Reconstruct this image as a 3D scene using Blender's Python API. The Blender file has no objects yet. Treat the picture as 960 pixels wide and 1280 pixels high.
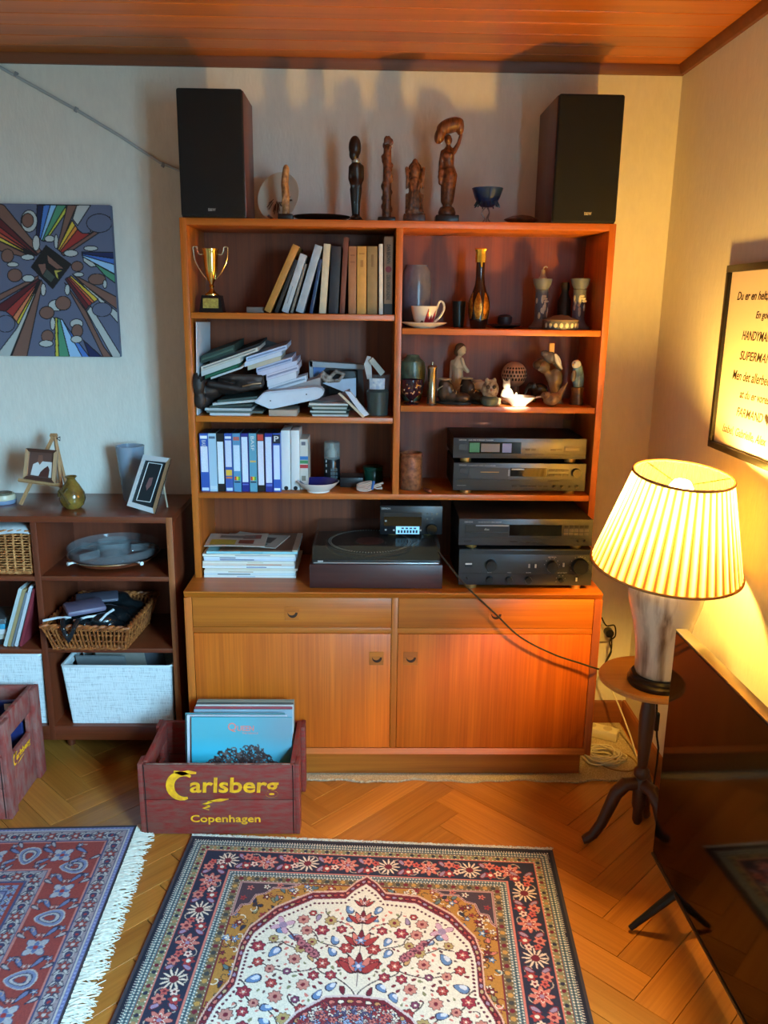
import bpy, bmesh, math, random
import numpy as np
from mathutils import Vector, Matrix
random.seed(7)
SC = bpy.context.scene
COL = SC.collection
PI = math.pi

# ------------------------------------------------------------------ camera
CAM = (0.5746, -2.6379, 1.5804); YAW, PITCH, ROLL, FPX = 0.0206, 0.2461, 0.0129, 1032.16
def _axes():
    cy, sy, cp, sp, cr, sr = math.cos(YAW), math.sin(YAW), math.cos(PITCH), math.sin(PITCH), math.cos(ROLL), math.sin(ROLL)
    f = Vector((sy*cp, cy*cp, -sp)); r = Vector((cy, -sy, 0)); u = r.cross(f)
    return cr*r + sr*u, -sr*r + cr*u, f
AR, AU, AF = _axes(); AO = Vector(CAM)
cd = bpy.data.cameras.new('camera'); co = bpy.data.objects.new('camera', cd); COL.objects.link(co)
cd.sensor_fit = 'HORIZONTAL'; cd.sensor_width = 36.0; cd.lens = FPX/960*36.0; cd.clip_start = 0.05
M = Matrix.Identity(4)
for i in range(3):
    M[i][0], M[i][1], M[i][2], M[i][3] = AR[i], AU[i], -AF[i], AO[i]
co.matrix_world = M
SC.camera = co

# room sizes in metres: x to the right, y towards the back wall, z up; y = 0 is the front of the shelf unit
XL, XR, YB, YF, ZC = -2.7, 1.589, 0.2984, -4.3, 2.345

# ------------------------------------------------------------------ light
SC.view_settings.view_transform = 'Standard'; SC.view_settings.look = 'None'
SC.view_settings.gamma = 1.0; SC.view_settings.use_curve_mapping = False
SC.view_settings.exposure = 0.0
W = bpy.data.worlds.new('world'); SC.world = W; W.use_nodes = True
wn, wl = W.node_tree.nodes, W.node_tree.links
wt = wn.new('ShaderNodeTexCoord'); ws = wn.new('ShaderNodeSeparateXYZ'); wm = wn.new('ShaderNodeMapRange'); wx_ = wn.new('ShaderNodeMix'); wx_.data_type = 'RGBA'
wm.inputs['From Min'].default_value = -0.10; wm.inputs['From Max'].default_value = 0.10
wl.new(wt.outputs['Generated'], ws.inputs[0]); wl.new(ws.outputs['Z'], wm.inputs['Value']); wl.new(wm.outputs['Result'], wx_.inputs['Factor'])
wx_.inputs['A'].default_value = (0.07, 0.13, 0.17, 1)       # ground and houses outside, below the horizon
wx_.inputs['B'].default_value = (0.35, 0.71, 1.0, 1)          # overcast blue sky above it
wl.new(wx_.outputs['Result'], wn['Background'].inputs[0]); wn['Background'].inputs[1].default_value = 118.0
WIN = dict(y0=-3.25, y1=-2.2, z0=0.7, z1=2.05)           # the window in the right wall, beside the camera, lets the daylight in
pl_ = bpy.data.lights.new('window_portal', 'AREA'); pl_.shape = 'RECTANGLE'; pl_.size = WIN['z1']-WIN['z0']; pl_.size_y = WIN['y1']-WIN['y0']; pl_.cycles.is_portal = True
po_ = bpy.data.objects.new('window_portal', pl_); COL.objects.link(po_); po_.location = (XR+0.11, (WIN['y0']+WIN['y1'])/2, (WIN['z0']+WIN['z1'])/2); po_.rotation_euler = (0, PI/2, 0)

# thin sunbeam through the window that lands on the white bowl in the bookcase
sl = bpy.data.lights.new('sunbeam', 'SPOT'); sl.energy = 1600; sl.color = (1.0, 0.9, 0.74); sl.spot_size = math.radians(2.3); sl.spot_blend = 0.5; sl.shadow_soft_size = 0.01
so_ = bpy.data.objects.new('sunbeam', sl); COL.objects.link(so_); so_.location = (XR+0.05, -2.5, 1.9)
so_.rotation_euler = (Vector((1.045, 0.03, 1.292))-Vector(so_.location)).to_track_quat('-Z', 'Y').to_euler()

# ------------------------------------------------------------------ pixel -> place
def at(x, y, X=None, Y=None, Z=None):
    d = AF + AR*((x-480)/FPX) - AU*((y-640)/FPX)
    if X is not None: t = (X-AO.x)/d.x
    elif Y is not None: t = (Y-AO.y)/d.y
    else: t = (Z-AO.z)/d.z
    return AO + d*t
def proj(P):
    d = Vector(P)-AO; z = d.dot(AF)
    return 480+FPX*d.dot(AR)/z, 640-FPX*d.dot(AU)/z, z
def span(x0, x1, y0, y1, Y):
    """pixel box on the upright plane y = Y -> x0, x1, z0, z1"""
    a = at(x0, (y0+y1)/2, Y=Y); b = at(x1, (y0+y1)/2, Y=Y); c = at((x0+x1)/2, y1, Y=Y); d = at((x0+x1)/2, y0, Y=Y)
    return a.x, b.x, c.z, d.z

# ------------------------------------------------------------------ materials
def lin(c):
    return tuple(((v/255)/12.92 if v/255 <= 0.04045 else ((v/255+0.055)/1.055)**2.4) for v in c)
MATS = {}
def _new(name):
    m = bpy.data.materials.new(name); m.use_nodes = True
    nt = m.node_tree; b = nt.nodes['Principled BSDF']; MATS[name] = m
    return m, nt, b
def mat(name, rgb, rough=0.5, metal=0.0, var=0.0, vscale=30, bump=0.0, bscale=200, rgb2=None, coat=0.0, trans=0.0, ior=1.45, emit=None, estr=0.0, alpha=1.0, stretch=(1, 1, 1), spec=0.5, sheen=0.0, sss=0.0, rand=0.0):
    if name in MATS: return MATS[name]
    m, nt, b = _new(name); N = nt.nodes; L = nt.links
    c = lin(rgb); b.inputs['Base Color'].default_value = (*c, 1)
    b.inputs['Roughness'].default_value = rough; b.inputs['Metallic'].default_value = metal
    b.inputs['Coat Weight'].default_value = coat; b.inputs['Coat Roughness'].default_value = 0.15
    b.inputs['Transmission Weight'].default_value = trans; b.inputs['IOR'].default_value = ior
    b.inputs['Alpha'].default_value = alpha; b.inputs['Specular IOR Level'].default_value = spec
    b.inputs['Sheen Weight'].default_value = sheen
    if sss: b.inputs['Subsurface Weight'].default_value = sss; b.inputs['Subsurface Radius'].default_value = (.01, .006, .004)
    if emit: b.inputs['Emission Color'].default_value = (*lin(emit), 1); b.inputs['Emission Strength'].default_value = estr
    tc = mp = None
    def coords():
        nonlocal tc, mp
        if mp is None:
            tc = N.new('ShaderNodeTexCoord'); mp = N.new('ShaderNodeMapping'); mp.inputs['Scale'].default_value = stretch
            L.new(tc.outputs['Object'], mp.inputs['Vector'])
        return mp.outputs['Vector']
    if var or rgb2:
        n = N.new('ShaderNodeTexNoise'); n.inputs['Scale'].default_value = vscale; n.inputs['Detail'].default_value = 5
        L.new(coords(), n.inputs['Vector'])
        r = N.new('ShaderNodeValToRGB'); r.color_ramp.elements[0].position = 0.36; r.color_ramp.elements[1].position = 0.66
        c2 = lin(rgb2) if rgb2 else tuple(v*(1-var) for v in c)
        r.color_ramp.elements[0].color = (*c2, 1); r.color_ramp.elements[1].color = (*c, 1)
        L.new(n.outputs['Fac'], r.inputs['Fac']); L.new(r.outputs['Color'], b.inputs['Base Color'])
        src = r.outputs['Color']
        if rand:
            oi = N.new('ShaderNodeObjectInfo'); hs = N.new('ShaderNodeHueSaturation'); mr = N.new('ShaderNodeMapRange')
            mr.inputs['To Min'].default_value = 1-rand; mr.inputs['To Max'].default_value = 1+rand
            L.new(oi.outputs['Random'], mr.inputs['Value']); L.new(mr.outputs['Result'], hs.inputs['Value'])
            L.new(src, hs.inputs['Color']); L.new(hs.outputs['Color'], b.inputs['Base Color'])
    if bump:
        n2 = N.new('ShaderNodeTexNoise'); n2.inputs['Scale'].default_value = bscale; n2.inputs['Detail'].default_value = 3
        L.new(coords(), n2.inputs['Vector'])
        bp = N.new('ShaderNodeBump'); bp.inputs['Strength'].default_value = bump; bp.inputs['Distance'].default_value = 0.002
        L.new(n2.outputs['Fac'], bp.inputs['Height']); L.new(bp.outputs['Normal'], b.inputs['Normal'])
    return m
def wood(name, dark, light, grain='z', rough=0.42, scale=1.0, rand=0.0, coat=0.0, contrast=(0.3, 0.72), fine=0.35):
    """stretched noise along the grain, streaked by a finer one"""
    if name in MATS: return MATS[name]
    m, nt, b = _new(name); N = nt.nodes; L = nt.links
    tc = N.new('ShaderNodeTexCoord'); oi = N.new('ShaderNodeObjectInfo')
    add = N.new('ShaderNodeVectorMath'); add.operation = 'ADD'
    mul = N.new('ShaderNodeVectorMath'); mul.operation = 'SCALE'; mul.inputs[0].default_value = (7.3, 3.1, 5.7)
    L.new(oi.outputs['Random'], mul.inputs['Scale']); L.new(tc.outputs['Object'], add.inputs[0]); L.new(mul.outputs['Vector'], add.inputs[1])
    def nz(across, along, det):
        mp = N.new('ShaderNodeMapping'); s = [across*scale]*3; s['xyz'.index(grain)] = along*scale
        mp.inputs['Scale'].default_value = s; L.new(add.outputs['Vector'], mp.inputs['Vector'])
        n = N.new('ShaderNodeTexNoise'); n.inputs['Scale'].default_value = 1; n.inputs['Detail'].default_value = det; n.inputs['Distortion'].default_value = 0.4
        L.new(mp.outputs['Vector'], n.inputs['Vector']); return n
    a = nz(28, 0.9, 4); f = nz(190, 3.0, 3)
    mx = N.new('ShaderNodeMix'); mx.data_type = 'FLOAT'; mx.inputs['Factor'].default_value = fine
    L.new(a.outputs['Fac'], mx.inputs['A']); L.new(f.outputs['Fac'], mx.inputs['B'])
    r = N.new('ShaderNodeValToRGB'); r.color_ramp.elements[0].position = contrast[0]; r.color_ramp.elements[1].position = contrast[1]
    r.color_ramp.elements[0].color = (*lin(dark), 1); r.color_ramp.elements[1].color = (*lin(light), 1)
    L.new(mx.outputs['Result'], r.inputs['Fac'])
    hs = N.new('ShaderNodeHueSaturation'); mr = N.new('ShaderNodeMapRange'); mr.inputs['To Min'].default_value = 1-rand; mr.inputs['To Max'].default_value = 1+rand
    L.new(oi.outputs['Random'], mr.inputs['Value']); L.new(mr.outputs['Result'], hs.inputs['Value']); L.new(r.outputs['Color'], hs.inputs['Color'])
    L.new(hs.outputs['Color'], b.inputs['Base Color'])
    b.inputs['Roughness'].default_value = rough; b.inputs['Coat Weight'].default_value = coat; b.inputs['Coat Roughness'].default_value = 0.25
    bp = N.new('ShaderNodeBump'); bp.inputs['Strength'].default_value = 0.12; bp.inputs['Distance'].default_value = 0.001
    L.new(f.outputs['Fac'], bp.inputs['Height']); L.new(bp.outputs['Normal'], b.inputs['Normal'])
    return m
def vcolmat(name, rough=0.8, bump=0.0, bscale=900, coat=0.0):
    if name in MATS: return MATS[name]
    m, nt, b = _new(name); N = nt.nodes; L = nt.links
    a = N.new('ShaderNodeAttribute'); a.attribute_name = 'Col'; L.new(a.outputs['Color'], b.inputs['Base Color'])
    b.inputs['Roughness'].default_value = rough; b.inputs['Coat Weight'].default_value = coat
    if bump:
        tc = N.new('ShaderNodeTexCoord'); n2 = N.new('ShaderNodeTexNoise'); n2.inputs['Scale'].default_value = bscale
        L.new(tc.outputs['Object'], n2.inputs['Vector'])
        bp = N.new('ShaderNodeBump'); bp.inputs['Strength'].default_value = bump; bp.inputs['Distance'].default_value = 0.002
        L.new(n2.outputs['Fac'], bp.inputs['Height']); L.new(bp.outputs['Normal'], b.inputs['Normal'])
    return m

# ------------------------------------------------------------------ mesh builder
class MB:
    def __init__(s): s.bm = bmesh.new(); s.mi = 0
    def _fin(s, verts, M=None):
        if M is not None: bmesh.ops.transform(s.bm, matrix=M, verts=verts)
        fs = set()
        for v in verts:
            for f in v.link_faces: fs.add(f)
        for f in fs: f.material_index = s.mi
        return s
    def box(s, x0, x1, y0, y1, z0, z1, bev=0.0, seg=2, M=None):
        r = bmesh.ops.create_cube(s.bm, size=1.0); vs = r['verts']
        bmesh.ops.transform(s.bm, matrix=Matrix.Translation(((x0+x1)/2, (y0+y1)/2, (z0+z1)/2)) @ Matrix.Diagonal((abs(x1-x0), abs(y1-y0), abs(z1-z0), 1)), verts=vs)
        if bev:
            es = set(e for v in vs for e in v.link_edges)
            r = bmesh.ops.bevel(s.bm, geom=list(es), offset=bev, segments=seg, affect='EDGES', profile=0.5)
            vs = list({v for f in r['faces'] for v in f.verts} | {v for v in vs if v.is_valid})
        return s._fin(vs, M)
    def obox(s, c, dx, dy, dz, M3=None, bev=0.0):
        """box of size dx,dy,dz centred on c, turned by a 3x3"""
        T = Matrix.Translation(c) @ (M3.to_4x4() if M3 is not None else Matrix.Identity(4))
        return s.box(-dx/2, dx/2, -dy/2, dy/2, -dz/2, dz/2, bev, 2, T)
    def poly(s, pts, M=None):
        vs = [s.bm.verts.new(p) for p in pts]; f = s.bm.faces.new(vs); f.material_index = s.mi
        if M is not None: bmesh.ops.transform(s.bm, matrix=M, verts=vs)
        return s
    def prism(s, pts, d, M=None):
        """closed outline pts (3D) pushed along d"""
        d = Vector(d); a = [s.bm.verts.new(p) for p in pts]; b = [s.bm.verts.new(Vector(p)+d) for p in pts]; n = len(pts)
        s.bm.faces.new(a[::-1]); s.bm.faces.new(b)
        for i in range(n): s.bm.faces.new((a[i], a[(i+1) % n], b[(i+1) % n], b[i]))
        return s._fin(a+b, M)
    def lathe(s, prof, c=(0, 0, 0), n=28, M=None, sx=1.0, sy=1.0, flute=None):
        rings = []; allv = []
        for (r, z) in prof:
            if r < 1e-6:
                v = s.bm.verts.new((c[0], c[1], c[2]+z)); rings.append([v]); allv.append(v)
            else:
                ring = []
                for k in range(n):
                    a = 2*PI*k/n; rr = r if flute is None else r*(1+flute[1]*math.cos(flute[0]*a))
                    ring.append(s.bm.verts.new((c[0]+rr*math.cos(a)*sx, c[1]+rr*math.sin(a)*sy, c[2]+z)))
                rings.append(ring); allv += ring
        for A, B in zip(rings[:-1], rings[1:]):
            for k in range(n):
                k2 = (k+1) % n
                if len(A) == 1 and len(B) == 1: continue
                if len(A) == 1: s.bm.faces.new((A[0], B[k2], B[k]))
                elif len(B) == 1: s.bm.faces.new((A[k], A[k2], B[0]))
                else: s.bm.faces.new((A[k], A[k2], B[k2], B[k]))
        return s._fin(allv, M)
    def cyl(s, p0, p1, r0, r1=None, n=16):
        return s.tube([p0, p1], [r0, r0 if r1 is None else r1], n)
    def tube(s, pts, r, n=8, closed=False, flat=1.0):
        pts = [Vector(p) for p in pts]; m = len(pts)
        R = r if isinstance(r, (list, tuple)) else [r]*m
        T = []
        for i in range(m):
            a = pts[(i-1) % m] if (closed or i > 0) else pts[i]; b = pts[(i+1) % m] if (closed or i < m-1) else pts[i]
            t = (b-a); T.append(t.normalized() if t.length > 1e-9 else Vector((0, 0, 1)))
        up = Vector((0, 0, 1)) if abs(T[0].z) < 0.9 else Vector((0, 1, 0))
        nrm = (up-T[0]*up.dot(T[0])).normalized(); rings = []; allv = []
        for i in range(m):
            nrm = nrm-T[i]*nrm.dot(T[i])
            nrm = nrm.normalized() if nrm.length > 1e-6 else T[i].orthogonal().normalized()
            bn = T[i].cross(nrm); ring = []
            for k in range(n):
                a = 2*PI*k/n; ring.append(s.bm.verts.new(pts[i]+(nrm*math.cos(a)*flat+bn*math.sin(a))*R[i]))
            rings.append(ring); allv += ring
        for i in range(m if closed else m-1):
            A, B = rings[i], rings[(i+1) % m]
            for k in range(n): s.bm.faces.new((A[k], A[(k+1) % n], B[(k+1) % n], B[k]))
        if not closed and n > 2:
            s.bm.faces.new(rings[0][::-1]); s.bm.faces.new(rings[-1])
        return s._fin(allv)
    def ball(s, c, r, M3=None, u=16, v=10):
        rx, ry, rz = r if isinstance(r, (list, tuple)) else (r, r, r)
        q = bmesh.ops.create_uvsphere(s.bm, u_segments=u, v_segments=v, radius=1.0)
        T = Matrix.Translation(c) @ (M3.to_4x4() if M3 is not None else Matrix.Identity(4)) @ Matrix.Diagonal((rx, ry, rz, 1))
        return s._fin(q['verts'], T)
    def grid(s, fn, nu, nv):
        """open sheet from fn(u,v) -> point"""
        V = [[s.bm.verts.new(fn(i/nu, j/nv)) for i in range(nu+1)] for j in range(nv+1)]
        for j in range(nv):
            for i in range(nu):
                s.bm.faces.new((V[j][i], V[j][i+1], V[j+1][i+1], V[j+1][i])).material_index = s.mi
        return s
    def xf(s, M):
        bmesh.ops.transform(s.bm, matrix=M, verts=s.bm.verts[:]); return s
    def build(s, name, m, parent=None, smooth=True, solid=0.0):
        bm = s.bm; bmesh.ops.recalc_face_normals(bm, faces=bm.faces[:])
        if solid:
            fs = bm.faces[:]; bmesh.ops.solidify(bm, geom=fs, thickness=solid)
        me = bpy.data.meshes.new(name); bm.to_mesh(me); bm.free()
        return finish(me, name, m, parent, smooth)
def origin_of(o):
    p = Vector((0, 0, 0))
    while o is not None: p += o.location; o = o.parent
    return p
def finish(me, name, m, parent, smooth=True):
    for x in (m if isinstance(m, (list, tuple)) else [m]): me.materials.append(x)
    if smooth:
        me.shade_smooth(); me.set_sharp_from_angle(angle=math.radians(38))
    o = bpy.data.objects.new(name, me); COL.objects.link(o)
    if parent is not None:
        me.transform(Matrix.Translation(-origin_of(parent))); o.parent = parent
    else:
        n = len(me.vertices); co_ = np.empty(n*3, 'f'); me.vertices.foreach_get('co', co_); co_ = co_.reshape(-1, 3)
        lo, hi = co_.min(0), co_.max(0); b = Vector(((lo[0]+hi[0])/2, (lo[1]+hi[1])/2, lo[2]))
        me.transform(Matrix.Translation(-b)); o.location = b
    return o
def tag(o, label, cat, group=None):
    o['label'] = label; o['category'] = cat
    if group: o['group'] = group
    return o
def thing(name, label, cat, loc, group=None):
    o = bpy.data.objects.new(name, None); COL.objects.link(o); o.location = loc; o.empty_display_size = 0.05
    return tag(o, label, cat, group)
def struct(o): o['kind'] = 'structure'; return o
def blob(name, parts, m, parent=None, vox=0.003, smooth=4, M=None, press=None):
    """union of balls and tapered limbs, melted into one continuous skin.
    parts: ('b', c, r, rot3) | ('t', [pts], [radii])"""
    mb = MB()
    for p in parts:
        if p[0] == 'b': mb.ball(p[1], p[2], p[3] if len(p) > 3 else None)
        elif p[0] == 't':
            mb.tube(p[1], p[2], 10)
            for c, r in ((p[1][0], p[2][0]), (p[1][-1], p[2][-1])): mb.ball(c, r, None, 10, 8)
        elif p[0] == 'x': mb.box(*p[1])
        elif p[0] == 'l': mb.lathe(p[1], p[2])
    if M is not None: mb.xf(M)
    bm = mb.bm; bmesh.ops.recalc_face_normals(bm, faces=bm.faces[:])
    me = bpy.data.meshes.new('tmp'); bm.to_mesh(me); bm.free()
    o = bpy.data.objects.new('tmp', me); COL.objects.link(o)
    r = o.modifiers.new('r', 'REMESH'); r.mode = 'VOXEL'; r.voxel_size = vox
    if smooth:
        k = o.modifiers.new('s', 'SMOOTH'); k.iterations = smooth; k.factor = 0.5
    dg = bpy.context.evaluated_depsgraph_get(); me2 = bpy.data.meshes.new_from_object(o.evaluated_get(dg))
    bpy.data.objects.remove(o); bpy.data.meshes.remove(me); me2.name = name
    me2.materials.clear()
    if press:
        for v in me2.vertices: v.co = press(v.co.copy())
    return finish(me2, name, m, parent)
def stand(z):
    """flatten a skin where it meets the surface at height z"""
    def f(p):
        if p.z < z+0.0003: p.z = z+0.0003
        return p
    return f
def text(s, m, parent, M, name='lettering', size=1.0, fit=None, ext=0.0003, shear=0.0, align='CENTER', bold=0.0, space=1.0):
    """flat lettering: local x along the line, local y up, local z off the surface"""
    cu = bpy.data.curves.new('t', 'FONT'); cu.body = s; cu.size = size; cu.extrude = ext; cu.shear = shear; cu.align_x = align; cu.align_y = 'CENTER'
    cu.offset = bold; cu.space_character = space; cu.resolution_u = 3
    o = bpy.data.objects.new('t', cu); COL.objects.link(o)
    dg = bpy.context.evaluated_depsgraph_get(); me = bpy.data.meshes.new_from_object(o.evaluated_get(dg))
    bpy.data.objects.remove(o); bpy.data.curves.remove(cu); me.name = name; me.materials.clear()
    if fit:
        n = len(me.vertices); c = np.empty(n*3, 'f'); me.vertices.foreach_get('co', c); c = c.reshape(-1, 3); lo, hi = c.min(0), c.max(0)
        sx = fit[0]/(hi[0]-lo[0]); sy = fit[1]/(hi[1]-lo[1]) if fit[1] else sx
        me.transform(Matrix.Diagonal((sx, sy, 1, 1)) @ Matrix.Translation((-(lo[0]+hi[0])/2 if align == 'CENTER' else -lo[0], -(lo[1]+hi[1])/2, 0)))
    me.transform(M)
    return finish(me, name, m, parent, False)
def frame(o, x, y):
    """4x4 with local x, local y and their cross product, at o"""
    x = Vector(x).normalized(); y = Vector(y); y = (y-x*y.dot(x)).normalized(); z = x.cross(y)
    T = Matrix.Identity(4)
    for i in range(3): T[i][0], T[i][1], T[i][2], T[i][3] = x[i], y[i], z[i], o[i]
    return T
def FR(x, y, z): return frame((x, y, z), (1, 0, 0), (0, 0, 1))      # facing the camera (-y)
def rz(a): return Matrix.Rotation(a, 3, 'Z')
def ry(a): return Matrix.Rotation(a, 3, 'Y')
def rx(a): return Matrix.Rotation(a, 3, 'X')
def about(p, M3): return Matrix.Translation(p) @ M3.to_4x4() @ Matrix.Translation(-Vector(p))
def dup(o, loc, label=None, parent=None):
    c = o.copy(); COL.objects.link(c); c.parent = parent; c.location = loc
    if label: c['label'] = label
    for ch in o.children: dup(ch, ch.location, None, c)
    return c
def colour_sheet(name, m, parent, P00, U, V, nu, nv, cols, up=None, thick=0.0):
    """fine flat sheet carrying one printed colour per point; cols (nv+1, nu+1, 3) linear"""
    P00, U, V = np.array(P00, float), np.array(U, float), np.array(V, float)
    a, b = np.meshgrid(np.linspace(0, 1, nu+1), np.linspace(0, 1, nv+1))
    P = P00+a[..., None]*U+b[..., None]*V
    if up is not None: P = P+up(a, b)[..., None]*np.cross(U, V)/np.linalg.norm(np.cross(U, V))
    n = (nu+1)*(nv+1); idx = np.arange(n).reshape(nv+1, nu+1)
    q = np.stack([idx[:-1, :-1], idx[:-1, 1:], idx[1:, 1:], idx[1:, :-1]], -1).reshape(-1, 4)
    me = bpy.data.meshes.new(name); me.vertices.add(n); me.vertices.foreach_set('co', P.reshape(-1).astype('f'))
    me.loops.add(q.size); me.loops.foreach_set('vertex_index', q.reshape(-1).astype('i'))
    me.polygons.add(len(q)); me.polygons.foreach_set('loop_start', np.arange(0, q.size, 4).astype('i'))
    me.update(calc_edges=True)
    at_ = me.color_attributes.new('Col', 'FLOAT_COLOR', 'POINT')
    c4 = np.ones((n, 4), 'f'); c4[:, :3] = cols.reshape(-1, 3); at_.data.foreach_set('color', c4.reshape(-1))
    return finish(me, name, m, parent, False)
# ================================================================== the room
m_wall = mat('wallpaper', (222, 217, 204), 0.85, var=0.05, vscale=60, bump=0.5, bscale=130, stretch=(1, 1, 0.35))
m_wall2 = mat('wallpaper_taupe', (150, 138, 120), 0.85, var=0.05, vscale=60)  # darker tone for the unseen walls, chosen to cut bounced light
m_plank = wood('parquet_oak', (150, 88, 28), (190, 124, 50), 'x', 0.36, 0.8, rand=0.16, coat=0.15, fine=0.45)
m_board = wood('ceiling_pine', (146, 74, 16), (192, 108, 30), 'x', 0.38, 0.7, rand=0.1, coat=0.2)
m_trim = wood('dark_trim', (92, 46, 22), (122, 66, 34), 'x', 0.5)
m_base = wood('baseboard_wood', (118, 62, 26), (150, 84, 40), 'y', 0.45)
m_dark = mat('under_floor', (60, 40, 24), 0.9)

floor = struct(MB().box(XL, XR, YF, YB, -0.06, -0.016).build('floor', m_dark))
PW, PL_, ANG = 0.095, 0.57, PI/4
pm = MB().box(0, PL_-0.0012, 0, PW-0.0012, -0.016, 0.0, 0.0009, 1)
bmesh.ops.translate(pm.bm, vec=(-PL_/2, -PW/2, 0), verts=pm.bm.verts[:])
pme = bpy.data.meshes.new('plank'); pm.bm.to_mesh(pme); pm.bm.free(); pme.materials.append(m_plank)
ca, sa = math.cos(ANG), math.sin(ANG); rest = MB(); nfar = 0
for i in range(-60, 60):
    for j in range(-12, 12):
        for k in (0, 1):
            if k == 0: cx, cy_, r_ = i*PW+j*PL_+PL_/2, i*PW-j*PL_+PW/2, 0
            else: cx, cy_, r_ = i*PW+j*PL_+PL_+PW/2, i*PW-j*PL_+PW-PL_/2, PI/2
            X, Y = cx*ca-cy_*sa+0.47, cx*sa+cy_*ca-0.44
            if not (XL-0.1 < X < XR+0.1 and YF-0.1 < Y < YB+0.1): continue
            seen = False
            for t in (-0.45, 0, 0.45):
                a_ = ANG+r_; q = (X+t*PL_*math.cos(a_), Y+t*PL_*math.sin(a_), 0)
                if q[1] > -1.6:
                    u, v, z = proj(q)
                    if -60 < u < 1020 and v < 1340: seen = True
            if seen:
                o = bpy.data.objects.new('plank', pme); COL.objects.link(o); o.parent = floor
                o.location = Vector((X, Y, 0))-floor.location; o.rotation_euler = (0, 0, ANG+r_)
            else:
                rest.box(-PL_/2, PL_/2-0.001, -PW/2, PW/2-0.001, -0.016, 0.0, 0, 1, Matrix.Translation((X, Y, 0)) @ Matrix.Rotation(ANG+r_, 4, 'Z')); nfar += 1
o = rest.build('parquet_rest', m_plank, floor, False); o['kind'] = 'stuff'

wall_back = struct(MB().box(XL-0.12, XR+0.12, YB, YB+0.12, -0.06, ZC+0.1).build('wall_back', m_wall))
wall_left = struct(MB().box(XL-0.12, XL, YF-0.12, YB, -0.06, ZC+0.1).build('wall_left', m_wall2))
def holed(axis, c0, c1, a0, a1, h):
    """wall with one window opening h = (a,b,z0,z1)"""
    mb = MB()
    for (p, q, z0, z1) in ((a0, h[0], -0.06, ZC+0.1), (h[1], a1, -0.06, ZC+0.1), (h[0], h[1], -0.06, h[2]), (h[0], h[1], h[3], ZC+0.1)):
        if axis == 'x': mb.box(c0, c1, p, q, z0, z1)
        else: mb.box(p, q, c0, c1, z0, z1)
    return mb
wall_right = struct(holed('x', XR, XR+0.12, YF-0.12, YB, (WIN['y0'], WIN['y1'], WIN['z0'], WIN['z1'])).build('wall_right', m_wall))
wall_front = struct(MB().box(XL, XR, YF-0.12, YF, -0.06, ZC+0.1).build('wall_front', m_wall2))
m_wframe = mat('window_paint', (235, 235, 230), 0.4)
def win(name, axis, c, a0, a1, z0, z1):
    f = MB(); t = 0.05
    for (p, q, u, v) in ((a0, a0+t, z0, z1), (a1-t, a1, z0, z1), (a0, a1, z0, z0+t), (a0, a1, z1-t, z1), ((a0+a1)/2-t/2, (a0+a1)/2+t/2, z0, z1)):
        if axis == 'x': f.box(c, c+0.06, p, q, u, v)
        else: f.box(p, q, c-0.06, c, u, v)
    return struct(f.build(name, m_wframe))
win('window_1', 'x', XR+0.03, WIN['y0'], WIN['y1'], WIN['z0'], WIN['z1'])

ceiling = struct(MB().box(XL, XR, YF, YB, ZC+0.012, ZC+0.06).build('ceiling', m_dark))
BW = 0.098; y = YB; n = 0
bm_ = MB().box(XL, XR, -BW+0.001, -0.001, ZC-0.002, ZC+0.012, 0.004, 2)
bmesh.ops.translate(bm_.bm, vec=(-(XL+XR)/2, 0, -ZC), verts=bm_.bm.verts[:])
bme = bpy.data.meshes.new('ceiling_board'); bm_.bm.to_mesh(bme); bm_.bm.free(); bme.materials.append(m_board)
while y > YF:
    o = bpy.data.objects.new('ceiling_board', bme); COL.objects.link(o); o.parent = ceiling
    o.location = Vector(((XL+XR)/2, y, ZC))-ceiling.location; y -= BW
def quarter(name, m, pts, d):
    return struct(MB().prism(pts, d).build(name, m))
quarter('trim_1', m_trim, [(XL, YB, ZC-0.002), (XL, YB, 2.3136), (XL, YB-0.012, 2.3136), (XL, YB-0.022, ZC-0.012), (XL, YB-0.022, ZC-0.002)], (XR-XL, 0, 0))
quarter('trim_2', m_trim, [(XR, YB-0.022, ZC-0.002), (XR, YB-0.022, 2.3136), (XR-0.012, YB-0.022, 2.3136), (XR-0.022, YB-0.022, ZC-0.012), (XR-0.022, YB-0.022, ZC-0.002)], (0, YF-YB+0.022, 0))
quarter('baseboard_right', m_base, [(XR, YB, 0), (XR-0.016, YB, 0), (XR-0.016, YB, 0.082), (XR-0.010, YB, 0.092), (XR, YB, 0.092)], (0, YF-YB, 0))
quarter('baseboard_back', wood('baseboard_wood_x', (118, 62, 26), (150, 84, 40), 'x', 0.45), [(XL, YB, 0), (XL, YB-0.016, 0), (XL, YB-0.016, 0.082), (XL, YB-0.010, 0.092), (XL, YB, 0.092)], (XR-0.016-XL, 0, 0))

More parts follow.
